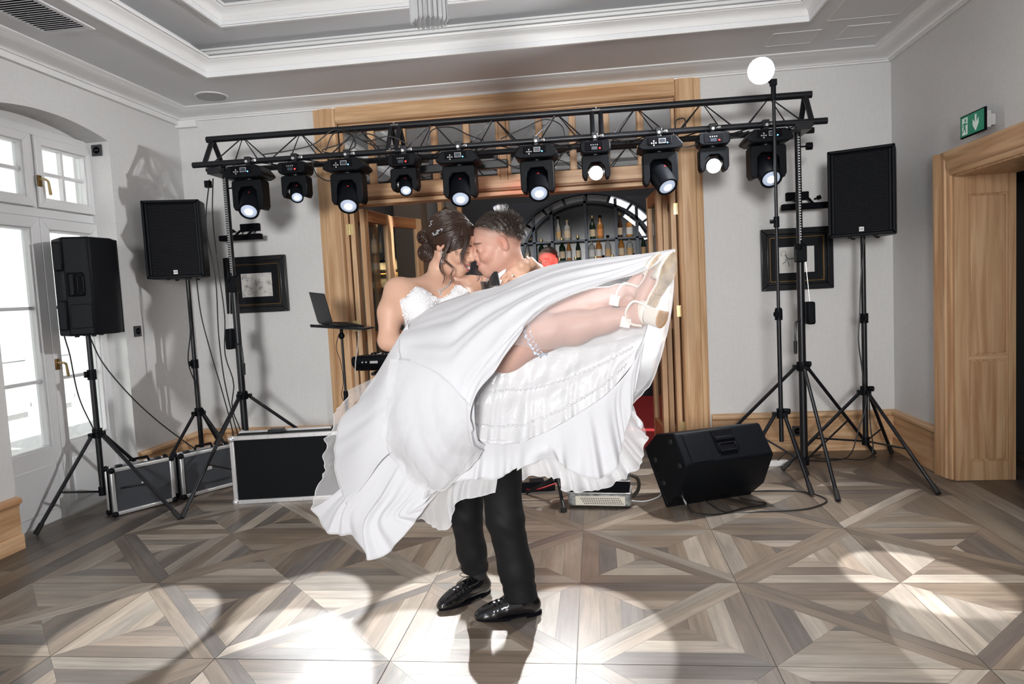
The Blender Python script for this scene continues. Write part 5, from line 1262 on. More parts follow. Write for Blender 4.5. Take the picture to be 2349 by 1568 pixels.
strand_mesh(ST, 'hair_strands', M_hairg, hair_g)['kind'] = 'stuff'
# jacket, shirt, bow tie
j = SDF((-.85, 2.45, .80), (-.05, 3.42, 1.52), .007)
j.cone((-.315, 2.885, 1.36), (-.35, 2.96, 1.08), .125, .12, .06); j.cone((-.285, 2.80, 1.365), (-.35, 3.13, 1.365), .072, .072, .05); j.cone((-.36, 2.96, 1.05), (-.40, 2.97, .86), .125, .13, .05)
j.chain([(-.28, 2.79, 1.355), (-.20, 2.66, 1.13), (-.33, 2.61, 1.12)], [.07, .056, .044], .03); j.chain([(-.36, 3.14, 1.355), (-.56, 3.06, 1.22), (-.70, 2.90, 1.26)], [.07, .056, .044], .03)
j.cone((-.36, 2.84, 1.60), (-.46, 2.80, 1.22), .05, .045, .02, True)      # open V at the shirt front
j.cone((-.33, 2.85, 1.52), (-.33, 2.85, 1.40), .068, .066, .02, True)
Vj, Qj = j.mesh(2); np_mesh('jacket', [shiftv(gr_, Vj)], [Qj], M_suit, None, gr_)
s_ = SDF((-.52, 2.70, 1.12), (-.18, 3.05, 1.56), .005); s_.cone((-.335, 2.865, 1.44), (-.36, 2.90, 1.18), .085, .098, .03); s_.cone((-.355, 2.85, 1.44), (-.42, 2.83, 1.22), .055, .05, .03)
s_.cone((-.33, 2.85, 1.56), (-.33, 2.87, 1.42), .0585, .060, .004, True)
s_.cut(lambda P: P[..., 2]-(1.452+.25*(P[..., 0]+.33)), .004)
Vs, Qs = s_.mesh(1); shirt = np_mesh('shirt', [shiftv(gr_, Vs)], [Qs], M_shirt, None, gr_)
col = MB(); nb_ = 26
def colpt(a, r, z): return W(gr_, (-.335+r*math.cos(a)-.02*(z-1.45)*0, 2.862+r*.95*math.sin(a), z))
R_ = [[], [], []]
for i in range(nb_+1):
    a = PI+.32+(2*PI-.64)*i/nb_; front = abs(math.cos((a-PI)/2)); up = 1.475+.014*math.sin((a-PI)/2)
    R_[0].append(colpt(a, .066, up)); R_[1].append(colpt(a, .071, up-.004)); R_[2].append(colpt(a, .082+.012*front, up-.042-.022*front**3))
col.grid(R_); col.build('collar', M_shirt, shirt, solid=.003)
cw = MB()
for (a_, b_, c_) in (((-.345, 2.772, 1.492), (-.372, 2.752, 1.425), (-.405, 2.770, 1.462)), ((-.425, 2.83, 1.475), (-.455, 2.80, 1.42), (-.425, 2.785, 1.452))):
    cw.rings([[W(gr_, V(q)+V((0, dy, 0))) for q in (a_, b_, c_)] for dy in (0, .008)])
cw.build('collar_wing', M_shirt, shirt, bevel=.001)
bt = MB(); bc = V((-.416, 2.775, 1.435)); ax_ = V((.62, -.62, .33)).normalized(); upv = V((-.1, .25, 1)).normalized(); nv = ax_.cross(upv).normalized(); upv = nv.cross(ax_)
if nv.y > 0: nv = -nv
for sg in (1, -1):
    prof = [(.006, .010, .008), (.020, .016, .013), (.038, .026, .010), (.054, .031, .007)]; R_ = []
    for d_, hh, tt in prof:
        c = bc+ax_*sg*d_; ring_ = []
        for kx, kz in ((-1, -1), (-.3, -1), (.3, -.92), (1, -1), (1, 0), (1, 1), (.3, .92), (-.3, 1), (-1, 1), (-1, 0)):
            ring_.append(W(gr_, c+upv*hh*kz+nv*tt*kx))
        R_.append(ring_)
    bt.rings(R_)
bto = bt.build('bow_tie', mat('black_satin', (.008, .009, .011), .3, sheen=.3), gr_, bevel=.002)
k_ = MB(); R_ = []
for d_, hh, tt in ((-.012, .008, .008), (-.008, .013, .014), (.008, .013, .014), (.012, .008, .008)):
    R_.append([W(gr_, bc+ax_*d_+upv*hh*math.cos(a)+nv*tt*math.sin(a)) for a in [2*PI*i/12 for i in range(12)]])
k_.rings(R_).build('bow_knot', MATS['black_satin'], bto)
# trousers with creases and knee folds
t = SDF((-.76, 2.70, .06), (-.22, 3.20, 1.02), .0055)
t.cone((-.40, 2.91, .95), (-.45, 3.02, .95), .105, .105, .06)
t.chain([(-.40, 2.90, .93), (-.43, 2.868, .62), (-.418, 2.862, .44), (-.385, 2.878, .22), (-.366, 2.888, .06)], [.103, .086, .077, .072, .071], .03)
t.chain([(-.45, 3.02, .93), (-.585, 2.985, .60), (-.610, 2.978, .43), (-.603, 3.03, .24), (-.594, 3.072, .09)], [.100, .078, .070, .063, .062], .03)
t.cut(lambda P: (.083+.02*(P[..., 0]+.36)+.055*(P[..., 0] < -.49))-P[..., 2], .003)
Vt, Qt = t.mesh(2)
zz = Vt[:, 2]; xx = Vt[:, 0]; near_ = (xx > -.50)
Vt[:, 1] += -.0012*np.exp(-((zz-.43)/.09)**2)*np.sin(zz*90+xx*60); Vt[:, 0] += .0016*np.exp(-((zz-.42)/.10)**2)*np.sin(zz*85+Vt[:, 1]*40)+.002*np.exp(-((zz-.16)/.05)**2)*np.sin(zz*150+Vt[:, 1]*50)
np_mesh('trousers', [shiftv(gr_, Vt)], [Qt], M_suit, None, gr_)
def outline(Lf, Lb, wf, wb, n=12):
    """sole outline: toe at +x"""
    P = []
    for i in range(n*2):
        a = 2*PI*i/(n*2); c_, s__ = math.cos(a), math.sin(a)
        x = Lf*c_ if c_ > 0 else Lb*c_; wv = (wf if c_ > -.2 else wb)*(1-.28*max(0, c_)**3)
        P.append((x, wv*s__))
    return P
def man_shoe(toe, heel, name):
    toe = V((*toe, 0)); heel = V((*heel, 0)); d = (toe-heel).normalized(); toe = heel+d*.292; c = (toe+heel)/2
    Mx = Matrix.Translation(c-V(gr_.location)) @ Matrix.Rotation(math.atan2(d.y, d.x), 4, 'Z')
    g = SDF((-.17, -.07, .0), (.17, .07, .15), .0035)
    g.chain([(-.105, 0, .045), (-.05, 0, .055), (.0, 0, .052), (.06, 0, .036), (.115, 0, .026)], [.036, .038, .038, .036, .029], .03)
    g.cone((-.10, 0, .05), (-.09, 0, .085), .034, .035, .02); g.cone((.03, -.012, .03), (.09, -.008, .026), .034, .030, .02); g.cone((.11, 0, .022), (.130, 0, .020), .026, .017, .02)
    g.cone((-.085, 0, .16), (-.080, 0, .075), .030, .026, .006, True)
    g.cut(lambda P: .016-P[..., 2], .002)
    Vv, Q = g.mesh(1)
    Vv[:, 2] += .0016*np.exp(-((Vv[:, 0]-.045)/.03)**2)*np.sin(Vv[:, 0]*300)
    VW = np.array([Mx @ V(p) for p in Vv]); o = np_mesh(name, [VW], [Q], M_patent, None, gr_)
    so = MB(); so.M = Mx; P = outline(.146, .146, .046, .038); so.prism([(x, y) for x, y in P if True], .010, .019, 'z'); so.build('sole', M_blackm, o, bevel=.002)
    hl = MB(); hl.M = Mx; hl.prism([(x, y*.95) for x, y in P if x < -.07], 0, .0105, 'z'); fs = MB(); hl.build('heel', M_blackm, o, bevel=.002)
    fr2 = MB(); fr2.M = Mx; fr2.prism([(x*.97, y*.95) for x, y in P if x > -.02], .004, .0105, 'z'); fr2.build('forefoot_sole', M_blackm, o, bevel=.002)
    for i, x in enumerate((.015, .0, -.015, -.03)):
        l_ = MB(); l_.M = Mx; z = .083+.008*i-.004
        l_.tube([(x, -.022, z-.008), (x, -.010, z+.003), (x, .010, z+.003), (x, .022, z-.008)], .0022, 6); l_.build('lace', M_cable, o)
    l_ = MB(); l_.M = Mx; zt = .112
    for sg in (1, -1): l_.tube(cpts([(-.035, 0, zt), (-.02, sg*.022, zt+.012), (.0, sg*.034, zt+.004), (-.01, sg*.018, zt-.004), (-.033, 0, zt)], 14), .0018, 5); l_.tube(cpts([(-.033, 0, zt), (-.005, sg*.02, zt-.012), (.02, sg*.032, zt-.03)], 8), .0018, 5)
    l_.build('lace_bow', M_cable, o)
    sk = MB(); sk.M = Mx; sk.lathe([(.034, .06), (.038, .10), (.038, .15)], 16, c=(-.082, 0, 0), caps=False); sk.build('sock', mat('black_sock', (.008, .008, .01), .8), o)
    return o
man_shoe((-.560, 2.838), (-.285, 2.918), 'shoe'); man_shoe((-.725, 2.945), (-.545, 3.135), 'shoe')

# ------------------------------------------------------------------ the bride
br = thing('person', 'person in white wedding gown carried in the groom\'s arms, dark hair in a bun', 'person', (-.60, 2.70, .35))
CB = np.array((-.566, 2.800, 1.598)); RB = frame3((.90, -.22, -.38), (.35, -.06, .93)); SB = .955
nb = to_loc(CB, RB, (-.640, 2.80, 1.45), SB)
hb_ = head_sdf(False, .0026, ((-.028, 0, -.050), nb, .047, .050)); Vh, Qh = hb_.mesh(2)
Ch = head_color(Vh, SKB, None, False, (.07, .035, .02)); Vw = (Vh*SB)@RB.T+CB
b = SDF((-.92, 2.25, .92), (.30, 3.18, 1.54), .0050)
b.cone((-.628, 2.80, 1.48), (-.645, 2.80, 1.41), .047, .062, .03); b.cone((-.755, 2.705, 1.425), (-.525, 2.895, 1.425), .046, .046, .045)
b.cone((-.715, 2.715, 1.365), (-.575, 2.845, 1.365), .080, .080, .05)
b.sph((-.690, 2.675, 1.362), .069, .03); b.sph((-.565, 2.770, 1.368), .067, .03)
b.chain([(-.65, 2.79, 1.36), (-.635, 2.75, 1.18), (-.56, 2.68, 1.09)], [.098, .092, .125], .05)
b.chain([(-.778, 2.690, 1.425), (-.792, 2.64, 1.34), (-.800, 2.610, 1.235)], [.051, .047, .038], .03)
b.chain([(-.800, 2.610, 1.232), (-.72, 2.575, 1.212), (-.63, 2.55, 1.215)], [.038, .036, .026], .02)
b.chain([(-.512, 2.905, 1.425), (-.38, 2.985, 1.435), (-.262, 3.035, 1.445)], [.046, .042, .036], .03); b.chain([(-.262, 3.035, 1.445), (-.242, 2.95, 1.478), (-.250, 2.845, 1.505)], [.036, .031, .022], .02)
b.chain([(-.50, 2.60, 1.11), (-.33, 2.50, 1.185), (-.205, 2.445, 1.240), (-.175, 2.44, 1.250), (-.075, 2.415, 1.262), (.03, 2.39, 1.284), (.105, 2.375, 1.295)], [.098, .080, .062, .058, .057, .041, .030], .025)
b.cone((.105, 2.378, 1.295), (.140, 2.382, 1.287), .030, .029, .02); b.chain([(.136, 2.385, 1.29), (.164, 2.380, 1.365), (.198, 2.368, 1.432)], [.031, .027, .019], .02)
b.chain([(-.50, 2.74, 1.14), (-.34, 2.60, 1.24), (-.225, 2.525, 1.308), (-.195, 2.52, 1.315), (-.095, 2.495, 1.325), (.01, 2.465, 1.352), (.085, 2.45, 1.372)], [.098, .080, .062, .058, .057, .041, .030], .025)
b.cone((.085, 2.45, 1.372), (.115, 2.465, 1.345), .030, .029, .02); b.chain([(.115, 2.465, 1.345), (.14, 2.46, 1.395), (.165, 2.45, 1.44)], [.030, .026, .018], .02)
Vb, Qb = b.mesh(2)
g2 = SDF((-.44, 2.62, 1.36), (-.20, 2.92, 1.58), .003); g2.cone((-.246, 2.90, 1.495), (-.256, 2.815, 1.508), .024, .021, .01); g2.cone((-.256, 2.815, 1.508), (-.285, 2.772, 1.500), .021, .021, .02)
hand(g2, (-.268, 2.788, 1.506), (-.64, -.28, -.62), (-.55, -.05, .80), (.25, -.95, .12), L=.170, curl=(.30, .35, .30), thumb=.9)
Vg, Qg = g2.mesh(1); Cg = skin1(len(Vg), (.61, .375, .27))
g3 = SDF((-.68, 2.40, 1.10), (-.38, 2.70, 1.34), .0035); hand(g3, (-.635, 2.552, 1.215), (.97, .05, .05), (.0, .1, .95), (.1, -.95, 0), L=.165, curl=(.3, .3, .2)); g3.cone((-.67, 2.562, 1.213), (-.63, 2.55, 1.215), .028, .025, .01)
V3, Q3 = g3.mesh(1)
Cb = skin1(len(Vb), SKB); Cb = lerpc(Cb, (.60, .385, .34), .7*sm(-.45, -.25, Vb[:, 0])*(Vb[:, 1] < 2.75))
body = np_mesh('body', [shiftv(br, Vw), shiftv(br, Vb), shiftv(br, Vg), shiftv(br, V3)], [Qh, Qb, Qg, Q3], M_skin, [Ch, Cb, Cg, skin1(len(V3), SKB)], br)
WB = lambda p: W(br, (RB@(np.array(p)*SB))+CB)
# hair: swept back into a low bun, loose wavy strands by the face
cap = SDF((-.15, -.11, -.09), (.13, .11, .15), .003); cap.ell((-.020, 0, .036), (.103, .082, .092), .01); cap.ell((.030, 0, .052), (.060, .068, .060), .03)
cap.cut(lambda P: -(P[..., 2]-(.010+.62*P[..., 0]-.02*np.exp(-((P[..., 0]+.07)/.03)**2))), .012)
Vc, Qc = cap.mesh(2); bu = to_loc(CB, RB, (-.678, 2.79, 1.636), SB); bl_ = to_loc(CB, RB, (-.667, 2.785, 1.573), SB)
bun = SDF((-.22, -.10, -.12), (-.05, .10, .12), .003); bun.ell(bu, (.023, .032, .025), .01); bun.ell(bl_, (.033, .042, .035), .012); bun.cone((-.09, 0, .02), bl_, .03, .03, .02)
Vq, Qq = bun.mesh(1)
hairb = np_mesh('hair', [np.array([WB(p) for p in Vc]), np.array([WB(p) for p in Vq])], [Qc, Qq], M_hairb, None, br)
ST = []; rb_ = np.random.RandomState(11); Rr = np.array((.106, .085, .095)); c0 = np.array((-.020, 0, .036)); d1 = np.array(bu)*.5+np.array(bl_)*.5-c0; d1 = d1/Rr; d1 /= np.linalg.norm(d1)
for it_ in range(760):
    a = rb_.uniform(-1, 1)*2.3; p = np.array((.105*math.cos(a), .083*math.sin(a), max(-.03, .014+.62*.095*math.cos(a))+rb_.uniform(0, .05)*(math.cos(a) > -.2)))
    if it_ > 420: az_ = rb_.uniform(-2.2, 2.2); el_ = rb_.uniform(.35, 1.5); p = c0+Rr*np.array((math.cos(el_)*math.cos(az_), math.cos(el_)*math.sin(az_), math.sin(el_)))
    d0 = (p-c0)/Rr; d0 /= np.linalg.norm(d0); om = math.acos(np.clip(d0@d1, -1, 1)); q = []
    for i in range(9):
        t_ = i/8; d = (math.sin((1-t_)*om)*d0+math.sin(t_*om)*d1)/max(math.sin(om), 1e-3); up = .006*math.sin(PI*t_)
        q.append(WB(c0+d*(Rr*(1.0)+.002+up+np.array((0, 0, .010*math.sin(PI*min(1, t_*1.2))*(d[2] > .3))))))
    ST.append((q, rb_.uniform(.0012, .0028)))
for ctr, rr, n in ((bu, (.028, .038, .030), 70), (bl_, (.038, .048, .040), 120)):
    for _ in range(n):
        ph = rb_.uniform(0, 2*PI); til = math.asin(rb_.uniform(-1, 1)); q = []
        for i in range(13):
            a = ph+i/12*3.6; w_ = math.cos(til); v = np.array((math.sin(a)*w_, math.sin(til)+.15*math.sin(2*a), math.cos(a)*w_)); v /= np.linalg.norm(v); q.append(WB(np.array(ctr)+v*np.array(rr)))
        ST.append((q, rb_.uniform(.0015, .003)))
strand_mesh(ST, 'hair_strands', M_hairb, hairb, sides=4)['kind'] = 'stuff'
def lock(P, r, n=5, spread=.004):
    o = []; n = n*2; r = r*.72; spread = spread*1.2
    for i in range(n):
        off = rb_.uniform(-1, 1, 3)*spread; o.append(([W(br, V(q)+V(off)*(1+.5*k/22)) for k, q in enumerate(cpts(P, 22))], r*rb_.uniform(.7, 1.2)))
    strand_mesh(o, 'loose_lock', M_hairb, hairb, sides=4)
lock([(-.535, 2.722, 1.655), (-.560, 2.712, 1.600), (-.585, 2.708, 1.555), (-.600, 2.71, 1.520), (-.592, 2.70, 1.490), (-.580, 2.695, 1.470), (-.588, 2.69, 1.445)], .0022, 7)
lock([(-.545, 2.718, 1.64), (-.57, 2.71, 1.58), (-.582, 2.706, 1.535), (-.562, 2.70, 1.515), (-.548, 2.70, 1.50), (-.560, 2.70, 1.470), (-.548, 2.695, 1.445)], .0017, 5, .003)
lock([(-.505, 2.735, 1.668), (-.492, 2.722, 1.625), (-.500, 2.715, 1.580), (-.515, 2.712, 1.545), (-.500, 2.71, 1.525)], .0022, 8, .005)
lock([(-.497, 2.745, 1.672), (-.484, 2.735, 1.63), (-.488, 2.725, 1.595), (-.505, 2.72, 1.56), (-.512, 2.715, 1.525), (-.498, 2.715, 1.50)], .0022, 8, .005)
lock([(-.515, 2.73, 1.668), (-.520, 2.718, 1.63), (-.538, 2.712, 1.585), (-.530, 2.708, 1.55)], .0015, 5, .004)
lock([(-.50, 2.87, 1.66), (-.475, 2.89, 1.57), (-.470, 2.88, 1.52), (-.488, 2.87, 1.495), (-.470, 2.87, 1.47), (-.485, 2.87, 1.445)], .0020, 7, .006)
lock([(-.49, 2.87, 1.62), (-.462, 2.885, 1.55), (-.452, 2.88, 1.51), (-.468, 2.87, 1.49), (-.45, 2.87, 1.468)], .0018, 6, .005)
# jewellery
M_silver = mat('silver_crystal', (.85, .86, .88), .12, .9); M_pearl_ = mat('pearl', (.85, .83, .80), .2)
def beads(P, r, name, parent, n, m_=M_silver, jit=.0):
    mb = MB()
    for p in cpts(P, n): mb.sph(W(br, V(p)+V(rb_.uniform(-1, 1, 3)*jit)), r*rb_.uniform(.75, 1.25), 6, 4)
    return mb.build(name, m_, parent)
nk = beads([(-.688, 2.765, 1.480), (-.672, 2.735, 1.452), (-.640, 2.708, 1.430), (-.607, 2.702, 1.418), (-.588, 2.712, 1.425), (-.575, 2.735, 1.440), (-.572, 2.76, 1.455)], .0036, 'necklace', body, 46, jit=.001)
beads([(-.607, 2.700, 1.418), (-.604, 2.697, 1.407), (-.603, 2.697, 1.395)], .004, 'pendant', nk, 6)
beads([(-.594, 2.718, 1.575), (-.593, 2.713, 1.560), (-.594, 2.711, 1.540)], .0036, 'earring', body, 8); beads([(-.594, 2.711, 1.536), (-.593, 2.711, 1.528)], .0065, 'ear_drop', body, 2)
cl = beads([(-.625, 2.722, 1.642), (-.612, 2.714, 1.638), (-.600, 2.709, 1.648), (-.585, 2.706, 1.654)], .0042, 'hair_clip', hairb, 16, jit=.004)
beads([(-.640, 2.75, 1.668), (-.634, 2.745, 1.685), (-.628, 2.75, 1.695)], .0036, 'hair_clip', hairb, 12, jit=.004)
beads([(-.262, 2.80, 1.535), (-.248, 2.795, 1.515), (-.243, 2.80, 1.495)], .0032, 'bracelet', body, 14); beads([(-.318, 2.722, 1.462), (-.315, 2.720, 1.459)], .0045, 'ring', body, 3, mat('pale_gold', (.85, .70, .45), .2, 1.))
# control nets of the gown's cloth sheets, metres (rows from the waist outward to the hem)
DRESS = {
    'A': [[(-0.713, 2.620, 1.306), (-0.602, 2.600, 1.361), (-0.459, 2.570, 1.400), (-0.325, 2.560, 1.426), (-0.258, 2.550, 1.454), (-0.143, 2.530, 1.487), (-0.033, 2.500, 1.498), (0.089, 2.470, 1.502), (0.207, 2.450, 1.507), (0.274, 2.430, 1.514)],
        [(-0.713, 2.520, 1.271), (-0.557, 2.460, 1.307), (-0.404, 2.420, 1.348), (-0.248, 2.420, 1.394), (-0.094, 2.420, 1.436), (0.056, 2.420, 1.460), (0.175, 2.420, 1.481), (0.274, 2.425, 1.511)],
        [(-0.718, 2.470, 1.234), (-0.543, 2.380, 1.241), (-0.381, 2.350, 1.289), (-0.244, 2.360, 1.349), (-0.109, 2.380, 1.399), (0.040, 2.400, 1.431), (0.173, 2.410, 1.468), (0.271, 2.420, 1.506)],
        [(-0.708, 2.450, 1.164), (-0.537, 2.330, 1.155), (-0.394, 2.310, 1.211), (-0.287, 2.320, 1.287), (-0.183, 2.340, 1.350), (-0.020, 2.370, 1.405), (0.143, 2.400, 1.445), (0.270, 2.420, 1.500)],
        [(-0.675, 2.420, 1.055), (-0.530, 2.320, 0.975), (-0.426, 2.280, 0.942), (-0.432, 2.270, 0.981), (-0.407, 2.270, 1.062), (-0.340, 2.275, 1.142), (-0.263, 2.285, 1.248), (-0.198, 2.300, 1.326), (-0.108, 2.330, 1.368), (0.024, 2.360, 1.407), (0.157, 2.390, 1.440), (0.268, 2.420, 1.493)]],
    'B': [[(-0.390, 2.460, 1.158), (-0.306, 2.450, 1.234), (-0.205, 2.445, 1.222), (-0.120, 2.440, 1.216), (-0.028, 2.435, 1.234), (0.078, 2.430, 1.264), (0.180, 2.430, 1.275)],
        [(-0.447, 2.440, 1.060), (-0.321, 2.460, 1.116), (-0.189, 2.460, 1.096), (-0.064, 2.460, 1.107), (0.044, 2.460, 1.134), (0.155, 2.450, 1.199)],
        [(-0.480, 2.420, 0.978), (-0.372, 2.440, 0.995), (-0.239, 2.440, 0.991), (-0.098, 2.440, 1.025), (0.019, 2.440, 1.078), (0.135, 2.450, 1.165)],
        [(-0.456, 2.340, 0.946), (-0.412, 2.360, 0.890), (-0.293, 2.380, 0.872), (-0.193, 2.400, 0.904), (-0.070, 2.420, 0.966), (0.039, 2.430, 1.038), (0.126, 2.440, 1.133)]],
    'C1': [[(-0.694, 2.520, 1.302), (-0.687, 2.500, 1.206), (-0.686, 2.500, 1.092), (-0.696, 2.480, 0.982), (-0.728, 2.450, 0.859)],
        [(-0.773, 2.550, 1.200), (-0.781, 2.520, 1.126), (-0.791, 2.500, 1.014), (-0.800, 2.480, 0.911), (-0.800, 2.460, 0.809)],
        [(-0.855, 2.600, 1.106), (-0.883, 2.580, 1.038), (-0.906, 2.550, 0.942), (-0.904, 2.500, 0.835), (-0.880, 2.480, 0.715)],
        [(-0.934, 2.640, 1.025), (-1.007, 2.620, 0.927), (-1.041, 2.600, 0.829), (-1.031, 2.560, 0.707), (-0.971, 2.500, 0.618)]],
    'C2': [[(-0.872, 2.520, 0.779), (-0.810, 2.500, 0.849), (-0.756, 2.480, 0.820), (-0.688, 2.460, 0.750), (-0.593, 2.460, 0.694)],
        [(-0.980, 2.540, 0.691), (-0.896, 2.500, 0.701), (-0.829, 2.470, 0.675), (-0.749, 2.450, 0.663), (-0.634, 2.450, 0.662)],
        [(-1.090, 2.580, 0.611), (-0.990, 2.520, 0.581), (-0.885, 2.460, 0.554), (-0.792, 2.440, 0.585), (-0.666, 2.440, 0.624)],
        [(-1.165, 2.620, 0.571), (-1.114, 2.580, 0.524), (-1.038, 2.540, 0.499), (-0.973, 2.520, 0.498), (-0.916, 2.460, 0.471), (-0.869, 2.430, 0.439), (-0.820, 2.420, 0.451), (-0.756, 2.420, 0.503), (-0.681, 2.430, 0.590), (-0.584, 2.450, 0.695)]],
    'T1': [[(-0.835, 2.580, 1.104), (-0.927, 2.630, 1.023), (-1.013, 2.650, 0.926), (-1.044, 2.640, 0.823), (-1.037, 2.600, 0.710), (-0.989, 2.550, 0.619)],
        [(-0.980, 2.660, 1.041), (-1.067, 2.700, 0.927), (-1.109, 2.690, 0.828), (-1.125, 2.670, 0.725), (-1.146, 2.640, 0.629), (-1.172, 2.630, 0.565)]],
    'D': [[(-0.724, 2.420, 1.167), (-0.621, 2.360, 1.155), (-0.520, 2.310, 1.112), (-0.429, 2.265, 1.026)],
        [(-0.746, 2.400, 1.029), (-0.637, 2.330, 1.022), (-0.530, 2.290, 0.995), (-0.431, 2.270, 0.944)],
        [(-0.763, 2.410, 0.901), (-0.656, 2.340, 0.882), (-0.552, 2.320, 0.861), (-0.427, 2.310, 0.876)],
        [(-0.752, 2.440, 0.821), (-0.657, 2.400, 0.733), (-0.585, 2.390, 0.698), (-0.490, 2.370, 0.765), (-0.408, 2.350, 0.855)]],
    'E': [[(-0.589, 2.400, 0.804), (-0.502, 2.380, 0.877), (-0.406, 2.370, 0.885), (-0.285, 2.385, 0.878)],
        [(-0.622, 2.420, 0.735), (-0.510, 2.400, 0.794), (-0.390, 2.390, 0.805), (-0.285, 2.400, 0.821)],
        [(-0.645, 2.430, 0.668), (-0.522, 2.400, 0.732), (-0.440, 2.390, 0.743), (-0.367, 2.390, 0.743), (-0.295, 2.410, 0.779)]],
    'ET': [[(-0.651, 2.460, 0.692), (-0.505, 2.440, 0.751), (-0.372, 2.430, 0.760)],
        [(-0.711, 2.480, 0.612), (-0.600, 2.470, 0.614), (-0.528, 2.460, 0.690), (-0.380, 2.450, 0.714)],
        [(-0.698, 2.500, 0.570), (-0.648, 2.480, 0.553), (-0.582, 2.470, 0.533), (-0.531, 2.460, 0.641), (-0.463, 2.450, 0.659), (-0.388, 2.450, 0.677)]],
    'F': [[(-0.293, 2.385, 0.875), (-0.194, 2.410, 0.902), (-0.070, 2.430, 0.964), (0.040, 2.440, 1.036), (0.111, 2.450, 1.109), (0.163, 2.450, 1.199)],
        [(-0.290, 2.400, 0.821), (-0.181, 2.400, 0.834), (-0.074, 2.410, 0.871), (0.020, 2.430, 0.930), (0.085, 2.450, 1.025), (0.150, 2.460, 1.130)],
        [(-0.293, 2.410, 0.774), (-0.180, 2.370, 0.815), (-0.123, 2.400, 0.772), (-0.056, 2.380, 0.744), (0.027, 2.400, 0.750), (0.068, 2.430, 0.813), (0.099, 2.450, 0.932), (0.128, 2.460, 1.038)]],
    'FT': [[(-0.286, 2.440, 0.819), (-0.154, 2.440, 0.816), (-0.047, 2.440, 0.798), (0.048, 2.450, 0.856), (0.093, 2.470, 0.928), (0.120, 2.480, 1.027)],
        [(-0.285, 2.460, 0.727), (-0.151, 2.450, 0.718), (-0.140, 2.440, 0.687), (-0.082, 2.430, 0.680), (-0.018, 2.430, 0.684), (0.026, 2.440, 0.699), (0.089, 2.450, 0.729), (0.136, 2.460, 0.770), (0.157, 2.480, 0.831), (0.149, 2.500, 0.882), (0.122, 2.500, 0.930), (0.097, 2.500, 0.957)]],
    'G': [[(0.220, 2.440, 1.489), (0.202, 2.450, 1.356), (0.173, 2.460, 1.236), (0.139, 2.470, 1.144), (0.098, 2.480, 1.052), (0.061, 2.490, 0.973)],
        [(0.249, 2.430, 1.502), (0.238, 2.450, 1.377), (0.215, 2.470, 1.256), (0.182, 2.480, 1.149), (0.139, 2.490, 1.049), (0.081, 2.500, 0.963)],
        [(0.276, 2.430, 1.514), (0.271, 2.440, 1.412), (0.258, 2.460, 1.292), (0.229, 2.480, 1.170), (0.184, 2.500, 1.049), (0.103, 2.510, 0.956)]],
    'V': [[(-0.198, 2.300, 1.331), (-0.107, 2.320, 1.373), (0.024, 2.330, 1.409), (0.153, 2.340, 1.443), (0.271, 2.400, 1.511)],
        [(-0.256, 2.285, 1.244), (-0.139, 2.290, 1.282), (0.005, 2.290, 1.311), (0.146, 2.280, 1.347), (0.257, 2.300, 1.425)],
        [(-0.281, 2.300, 1.222), (-0.161, 2.340, 1.196), (-0.028, 2.340, 1.205), (0.102, 2.320, 1.230), (0.214, 2.300, 1.265), (0.244, 2.330, 1.305)]],
}
# ------------------------------------------------------------------ the gown
def clothmat(name, col, rough, trans=.25, sheen=.3, bump=.0, bscale=40., spec=.3):
    m_, N, L, b = newmat(name); out = N['Material Output']
    b.inputs['Base Color'].default_value = (*col, 1); b.inputs['Roughness'].default_value = rough; b.inputs['Sheen Weight'].default_value = sheen; b.inputs['Specular IOR Level'].default_value = spec
    t = N.new('ShaderNodeBsdfTranslucent'); t.inputs[0].default_value = (*col, 1); mx = N.new('ShaderNodeMixShader'); mx.inputs[0].default_value = trans
    L.new(b.outputs[0], mx.inputs[1]); L.new(t.outputs[0], mx.inputs[2]); L.new(mx.outputs[0], out.inputs[0])
    if bump:
        tc = N.new('ShaderNodeTexCoord'); n = N.new('ShaderNodeTexNoise'); n.inputs['Scale'].default_value = bscale; n.inputs['Detail'].default_value = 3; n.inputs['Distortion'].default_value = 1.2; L.new(tc.outputs['Object'], n.inputs['Vector'])
        bp = N.new('ShaderNodeBump'); bp.inputs['Strength'].default_value = bump; bp.inputs['Distance'].default_value = .01; L.new(n.outputs['Fac'], bp.inputs['Height']); L.new(bp.outputs[0], b.inputs['Normal'])
    MATS[name] = m_; return m_
def tullemat(name, op, col=(.93, .93, .95)):
    m_, N, L, b = newmat(name); out = N['Material Output']; N.remove(b)
    d = N.new('ShaderNodeBsdfDiffuse'); d.inputs[0].default_value = (*col, 1); t = N.new('ShaderNodeBsdfTranslucent'); t.inputs[0].default_value = (*col, 1)
    m1 = N.new('ShaderNodeMixShader'); m1.inputs[0].default_value = .4; L.new(d.outputs[0], m1.inputs[1]); L.new(t.outputs[0], m1.inputs[2])
    tr = N.new('ShaderNodeBsdfTransparent'); m2 = N.new('ShaderNodeMixShader')
    # a net looks denser where it is seen edge-on
    lw = N.new('ShaderNodeLayerWeight'); lw.inputs[0].default_value = .5; mr = N.new('ShaderNodeMapRange'); mr.inputs[3].default_value = op; mr.inputs[4].default_value = min(1, op*2.4); L.new(lw.outputs['Facing'], mr.inputs[0]); L.new(mr.outputs[0], m2.inputs[0])
    L.new(tr.outputs[0], m2.inputs[1]); L.new(m1.outputs[0], m2.inputs[2]); L.new(m2.outputs[0], out.inputs[0]); MATS[name] = m_; return m_
M_gown = clothmat('gown_white_chiffon', (.74, .74, .77), .7, .18, bump=.06, bscale=30)
M_satin = clothmat('gown_satin_lining', (.74, .74, .76), .24, .12, .2, bump=.30, bscale=26, spec=.6)
